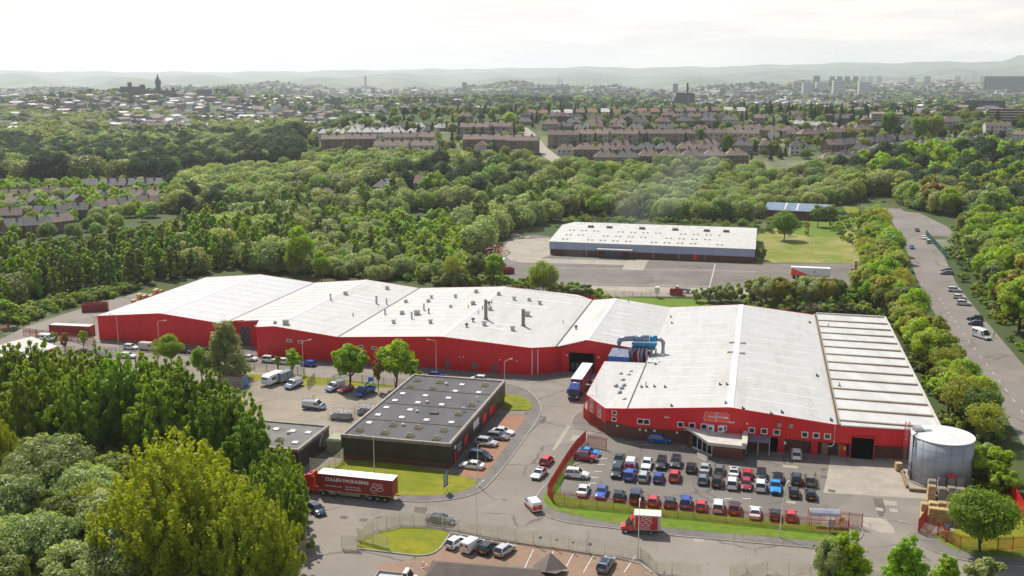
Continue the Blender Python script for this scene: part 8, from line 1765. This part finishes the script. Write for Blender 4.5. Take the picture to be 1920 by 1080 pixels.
block('office_block', 'square blue grey office block right of the college', 384, 188, 26, 18, 2700, 'tower_slate', 40, bands=6); block('office_block', 'pale low block beside the blue grey office', 355, 187, 16, 9, 2750, 'render_white', 30)
block('office_block', 'blue grey block among the left city trees', 540, 178, 13, 11, 4300, 'tower_slate', 30, bands=4); block('office_block', 'dark wide tower block with a red chimney beside it', 660, 180, 10, 14, 4600, 'tower_slate', 40, bands=5); block('office_block', 'lower dark block right of the wide tower block', 673, 180, 10, 13, 4600, 'tower_slate', 40, bands=5); block('office_block', 'dark slab below the slender science tower', 700, 178, 8, 13, 4500, 'tower_slate', 30)
b_, *_q = block('science_tower', 'slender pale viewing tower on the skyline', 686, 176, 4.4, 30, 5000, 'tower_white', 12, 'tower'); b = MB(); b.cyl(-5, 6, _q[3], _q[3] + 25, .8, 6); b.build('mast', 'tower_white', b_)
c_, *_q = block('church', 'thin dark church spire in the middle of the town', 733, 178, 4.5, 5, 3300, 'tower_dark', 8, 'church'); b = MB(); b.taper(-3.6, 3.6, 0, 7.2, _q[3], _q[3] + 20, 3.4); b.build('spire', 'tower_dark', c_)
c_, *_q = block('church', 'small dark church spire in the left park', 142, 193, 4, 6, 2300, 'tower_dark', 6, 'church'); b = MB(); b.taper(-2.6, 2.6, 0, 5, _q[3], _q[3] + 12, 2.4); b.build('spire', 'tower_dark', c_)
cr_, *_q = block('shipyard_crane', 'dark giant cantilever crane silhouetted against the haze', 408, 182, 5, 14, 3600, 'tower_dark', 8, 'crane'); b = MB(); k_ = BD[0] / FPX; b.box(-5 * k_, 20 * k_, 2, 6, _q[3] - 5, _q[3]); b.box(17 * k_, 17.6 * k_, 3, 4, _q[3], _q[3] + 9 * k_); b.build('jib', 'tower_dark', cr_)
d_, *_q = block('boiler_house', 'dark slab building with one tall brown chimney', 1284, 203, 34, 26, 1750, 'tower_dark', 22, 'building'); k_ = BD[0] / FPX; b = MB(); b.cyl(2 * k_ + 2, 9, _q[3], _q[3] + 19 * k_, 2.2 * k_ * .8, 12); b.build('chimney', 'tower_brick', d_); b = MB(); b.box(-20 * k_, -17.1 * k_, 4, 14, _q[2], _q[3] - 6 * k_); b.box(4 * k_, 7 * k_, -.6, -.05, _q[2], _q[3] - 2 * k_); b.build('stair_tower', 'tower_slate', d_); b = MB(); b.box(-14 * k_, -1 * k_, 3, 16, _q[3], _q[3] + 2 * k_); b.build('plant_room', 'tower_dark', d_)
block('tower_block', 'slim dark and white tower behind the chimney', 1266, 180, 9, 21, 3600, 'tower_slate', 20, bands=6)
for px, top, bt, wd, lb in ((1514, 157, 174, 16, 'white tower block furthest left of the four'), (1539, 156, 174, 17, 'white tower block second from left of the four'), (1573, 155, 183, 22, 'tallest white tower block of the four'), (1620, 157, 182, 19, 'white tower block at the right of the four')): block('tower_block', lb, px, bt, wd, bt - top, 2900, 'tower_white', 20, 'tower block', bands=9, bandm='tower_slate', rot=18)
for px, top, bt, lb in ((1709, 147, 162, 'pale tower, left of a pair in the haze'), (1738, 146, 162, 'pale tower, right of a pair in the haze'), (1531, 144, 158, 'dark slim tower in the haze above the white blocks'), (1050, 148, 160, 'twin grey towers in the middle distance')): block('tower_block', lb, px, bt, 11, bt - top, 4800, 'tower_white' if px in (1709, 1738, 1050) else 'tower_slate', 25, 'tower block', bands=7, bandm='tower_slate')
for k, px in enumerate((1560, 1574, 1588, 1604, 1618, 1632, 1648, 1795, 1811, 1826, 1843)): block('slab_block', 'grey slab block in the hazy line of far flats', px, 156, 9, 11, 5600, ('tower_slate', 'tower_white')[k > 6], 25, 'tower block', None or 0); 
for o in list(bpy.data.objects):
    if o.name.startswith('slab_block'): o['group'] = 'hazy line of far flats'
block('hospital', 'large angular grey hospital on the right skyline', 1882, 172, 62, 24, 3900, 'tower_slate', 60, 'hospital', bands=8); block('stadium', 'long low stadium in the middle of the skyline', 1010, 174, 62, 9, 4600, 'tower_slate', 90, 'stadium'); block('office_block', 'pale tall block left of the stadium', 871, 174, 9, 18, 4600, 'tower_slate', 30)
block('glazed_building', 'wide blue grey modern building right of centre trees', 1845, 214, 62, 22, 1250, 'tower_slate', 30, bands=4); block('apartment_block', 'dark brick modern apartment block at the right edge', 1893, 226, 70, 17, 1050, 'tower_brick', 18, bands=4, bandm='render_white'); block('apartment_block', 'brown flat roofed apartment block above the slanting rows', 1572, 232, 48, 14, 1180, 'render_brown', 16, bands=3); block('apartment_block', 'cream flat roofed apartment block right of the brown one', 1663, 234, 52, 18, 1150, 'render_cream', 16, bands=4); block('clock_tower', 'square dark red brick tower in the town', 815, 197, 7, 15, 2200, 'tower_brick', 8, 'tower'); block('clock_tower', 'dark brick tower at the right of the town', 1716, 188, 9, 13, 2400, 'tower_brick', 10, 'tower')
for k, (px, py, w_, h_) in enumerate(((1148, 184, 10, 10), (1160, 183, 16, 13), (1178, 185, 18, 10), (1196, 187, 9, 14), (1206, 188, 14, 9), (1228, 185, 12, 12), (1242, 184, 9, 15), (1252, 187, 12, 9), (1355, 178, 9, 12), (1382, 180, 16, 13), (1408, 182, 40, 9), (1440, 182, 26, 11), (1098, 180, 22, 6), (1125, 178, 30, 5), (905, 176, 24, 5), (945, 177, 18, 5), (1690, 172, 10, 9), (1770, 178, 20, 6), (1800, 180, 34, 7), (1835, 178, 24, 6), (1868, 190, 30, 8), (60, 184, 30, 7), (110, 190, 34, 6), (170, 186, 26, 6), (215, 188, 22, 5), (450, 182, 26, 5), (480, 180, 34, 5), (570, 182, 30, 4), (620, 181, 22, 4), (765, 178, 30, 4), (800, 181, 12, 6))):
    block('mid_rise_block', 'mid rise block in the band of larger buildings across the distant town', px, py, w_, h_, 0, ('tower_slate', 'sandstone', 'tower_white', 'render_grey', 'tower_brick')[(k * 3) % 5], 25, bands=3 if h_ > 7 else 0, bandm='tower_dark', roofm=('roof_silver', 'slate')[k % 2])[0]['group'] = 'band of larger buildings in the town'
# tenements and sheds of the middle distance: nearer ones singly, the rest as one mass
TEN = MB(); TEN.box(-14, 14, -6, 6, -3, 10, 0); TEN.add([(-14.4, -6.4, 10), (14.4, -6.4, 10), (14.4, 6.4, 10), (-14.4, 6.4, 10), (-13, 0, 13), (13, 0, 13)], [(0, 1, 5, 4), (1, 2, 5), (2, 3, 4, 5), (3, 0, 4)], 1)
for xx in (-9, 0, 9): TEN.box(xx - .8, xx + .8, -.6, .6, 12, 14.5, 0)
tm = [TEN.build('tenement', ['sandstone', 'slate']), TEN.build('tenement', ['render_brown', 'roof_silver']), TEN.build('tenement', ['render_white', 'roof_silver']), TEN.build('tenement', ['sandstone', 'roof_brown'])]
tmm = [o.data for o in tm]
for o in tm: bpy.data.objects.remove(o)
rt = random.Random(8); cnt = 0; mass = MB(ident); pts_all = []
while len(pts_all) < 4600:
    d = 1250 + 5600 * rt.random() ** 1.25; a = R(rt.uniform(-28, 28)); x, y = d * sin(a), d * cos(a); px = 960 + FPX * x / y
    if d < 1420 and px > 480: continue
    nn = sin(x * .0041 + 1.1) + sin(y * .0034 + x * .0015 + .5)
    if nn > .9 and rt.random() < .75: continue
    pts_all.append((d, x, y, px))
pts_all.sort()
for i, (d, x, y, px) in enumerate(pts_all):
    an = rt.choice((0, 90)) + 20 * sin(x * .003) + rt.uniform(-6, 6); z = zt(x, y); k = rt.choice((0, 0, 1, 3, 0)) if px > 700 else rt.choice((0, 0, 3, 1)); s = rt.uniform(.7, 1.15) * (.72 if d < 1900 else 1)
    if d > 3000 and rt.random() < .35: k = 2
    if i < 130:
        o = bpy.data.objects.new('tenement', tmm[k]); C.objects.link(o); o.location = (x, y, z); o.rotation_euler = (0, 0, R(an)); o.scale = (s, s, s)
        tag(o, 'far stone tenement among the roofs of the distant town', 'tenement', 'tenements of the distant town')
    else:
        L_ = rt.uniform(9, 26) * (1 + (d > 3500) * rt.random() * 1.6); W_ = rt.uniform(4, 8); h = rt.uniform(3, 11); ca, sa = cos(R(an)), sin(R(an))
        q = [(-L_ / 2, -W_), (L_ / 2, -W_), (L_ / 2, W_), (-L_ / 2, W_)]; q = [(x + a_ * ca - b_ * sa, y + a_ * sa + b_ * ca) for a_, b_ in q]
        mi = rt.choice((0, 0, 1, 2, 3)) if d < 3000 else rt.choice((0, 1, 2, 2, 3))
        mass.add([(a_, b_, z - 3) for a_, b_ in q] + [(a_, b_, z + h) for a_, b_ in q], [(0, 1, 5, 4), (1, 2, 6, 5), (2, 3, 7, 6), (3, 0, 4, 7)], mi)
        mass.add([(a_, b_, z + h) for a_, b_ in q] + [(x - L_ * .45 * ca, y - L_ * .45 * sa, z + h + 2.5), (x + L_ * .45 * ca, y + L_ * .45 * sa, z + h + 2.5)], [(0, 1, 5, 4), (1, 2, 5), (2, 3, 4, 5), (3, 0, 4)], rt.choice((4, 4, 5, 6)))
o = mass.build('town_roofs', ['sandstone', 'render_brown', 'render_white', 'tower_slate', 'slate', 'roof_silver', 'roof_brown']); o['kind'] = 'stuff'; tag(o, 'mass of roofs of the distant town, too many to count', 'town')

# ------------------------------------------------------------------ air
b = MB(ident); b.box(-16500, 16500, -1600, 21000, -12, 480); hz = b.build('haze', 'kerb'); hz['kind'] = 'stuff'; tag(hz, 'pale haze over the distant town and hills', 'haze')
m = bpy.data.materials.new('haze'); m.use_nodes = True; n = m.node_tree.nodes; n.clear(); o_ = n.new('ShaderNodeOutputMaterial'); pv = n.new('ShaderNodeVolumePrincipled')
pv.inputs['Color'].default_value = (.88, .94, 1.0, 1); pv.inputs['Density'].default_value = 6.8e-5; pv.inputs['Anisotropy'].default_value = .45
m.node_tree.links.new(pv.outputs[0], o_.inputs['Volume']); hz.data.materials.clear(); hz.data.materials.append(m)
# thin smoke drifting off the roof stacks
b = MB(ident); x0, y0, z0, _u = on_roof(981, 611); K = 16; cs = []; rs_ = []
for k in range(K):
    t = k / (K - 1); cs.append((x0 + 4 + 88 * t + 3 * sin(k * 1.7), y0 + 20 + 170 * t, z0 + 5 + 30 * t ** .8 + 2 * sin(k * 2.3))); rs_.append((1.5 + 13 * t) * (1 + .2 * sin(k * 2.9)) * min(1, (1 - t) * 2.6) + .2)
b.tube(cs, rs_, 14); sm = b.build('smoke', 'kerb', None, True); sm['kind'] = 'stuff'; tag(sm, 'thin blue smoke drifting from the roof stacks over the back yard', 'smoke')
m = bpy.data.materials.new('smoke'); m.use_nodes = True; n = m.node_tree.nodes; n.clear(); o_ = n.new('ShaderNodeOutputMaterial'); pv = n.new('ShaderNodeVolumePrincipled')
pv.inputs['Color'].default_value = (.80, .90, 1.0, 1); pv.inputs['Density'].default_value = .0021; m.node_tree.links.new(pv.outputs[0], o_.inputs['Volume']); sm.data.materials.clear(); sm.data.materials.append(m)
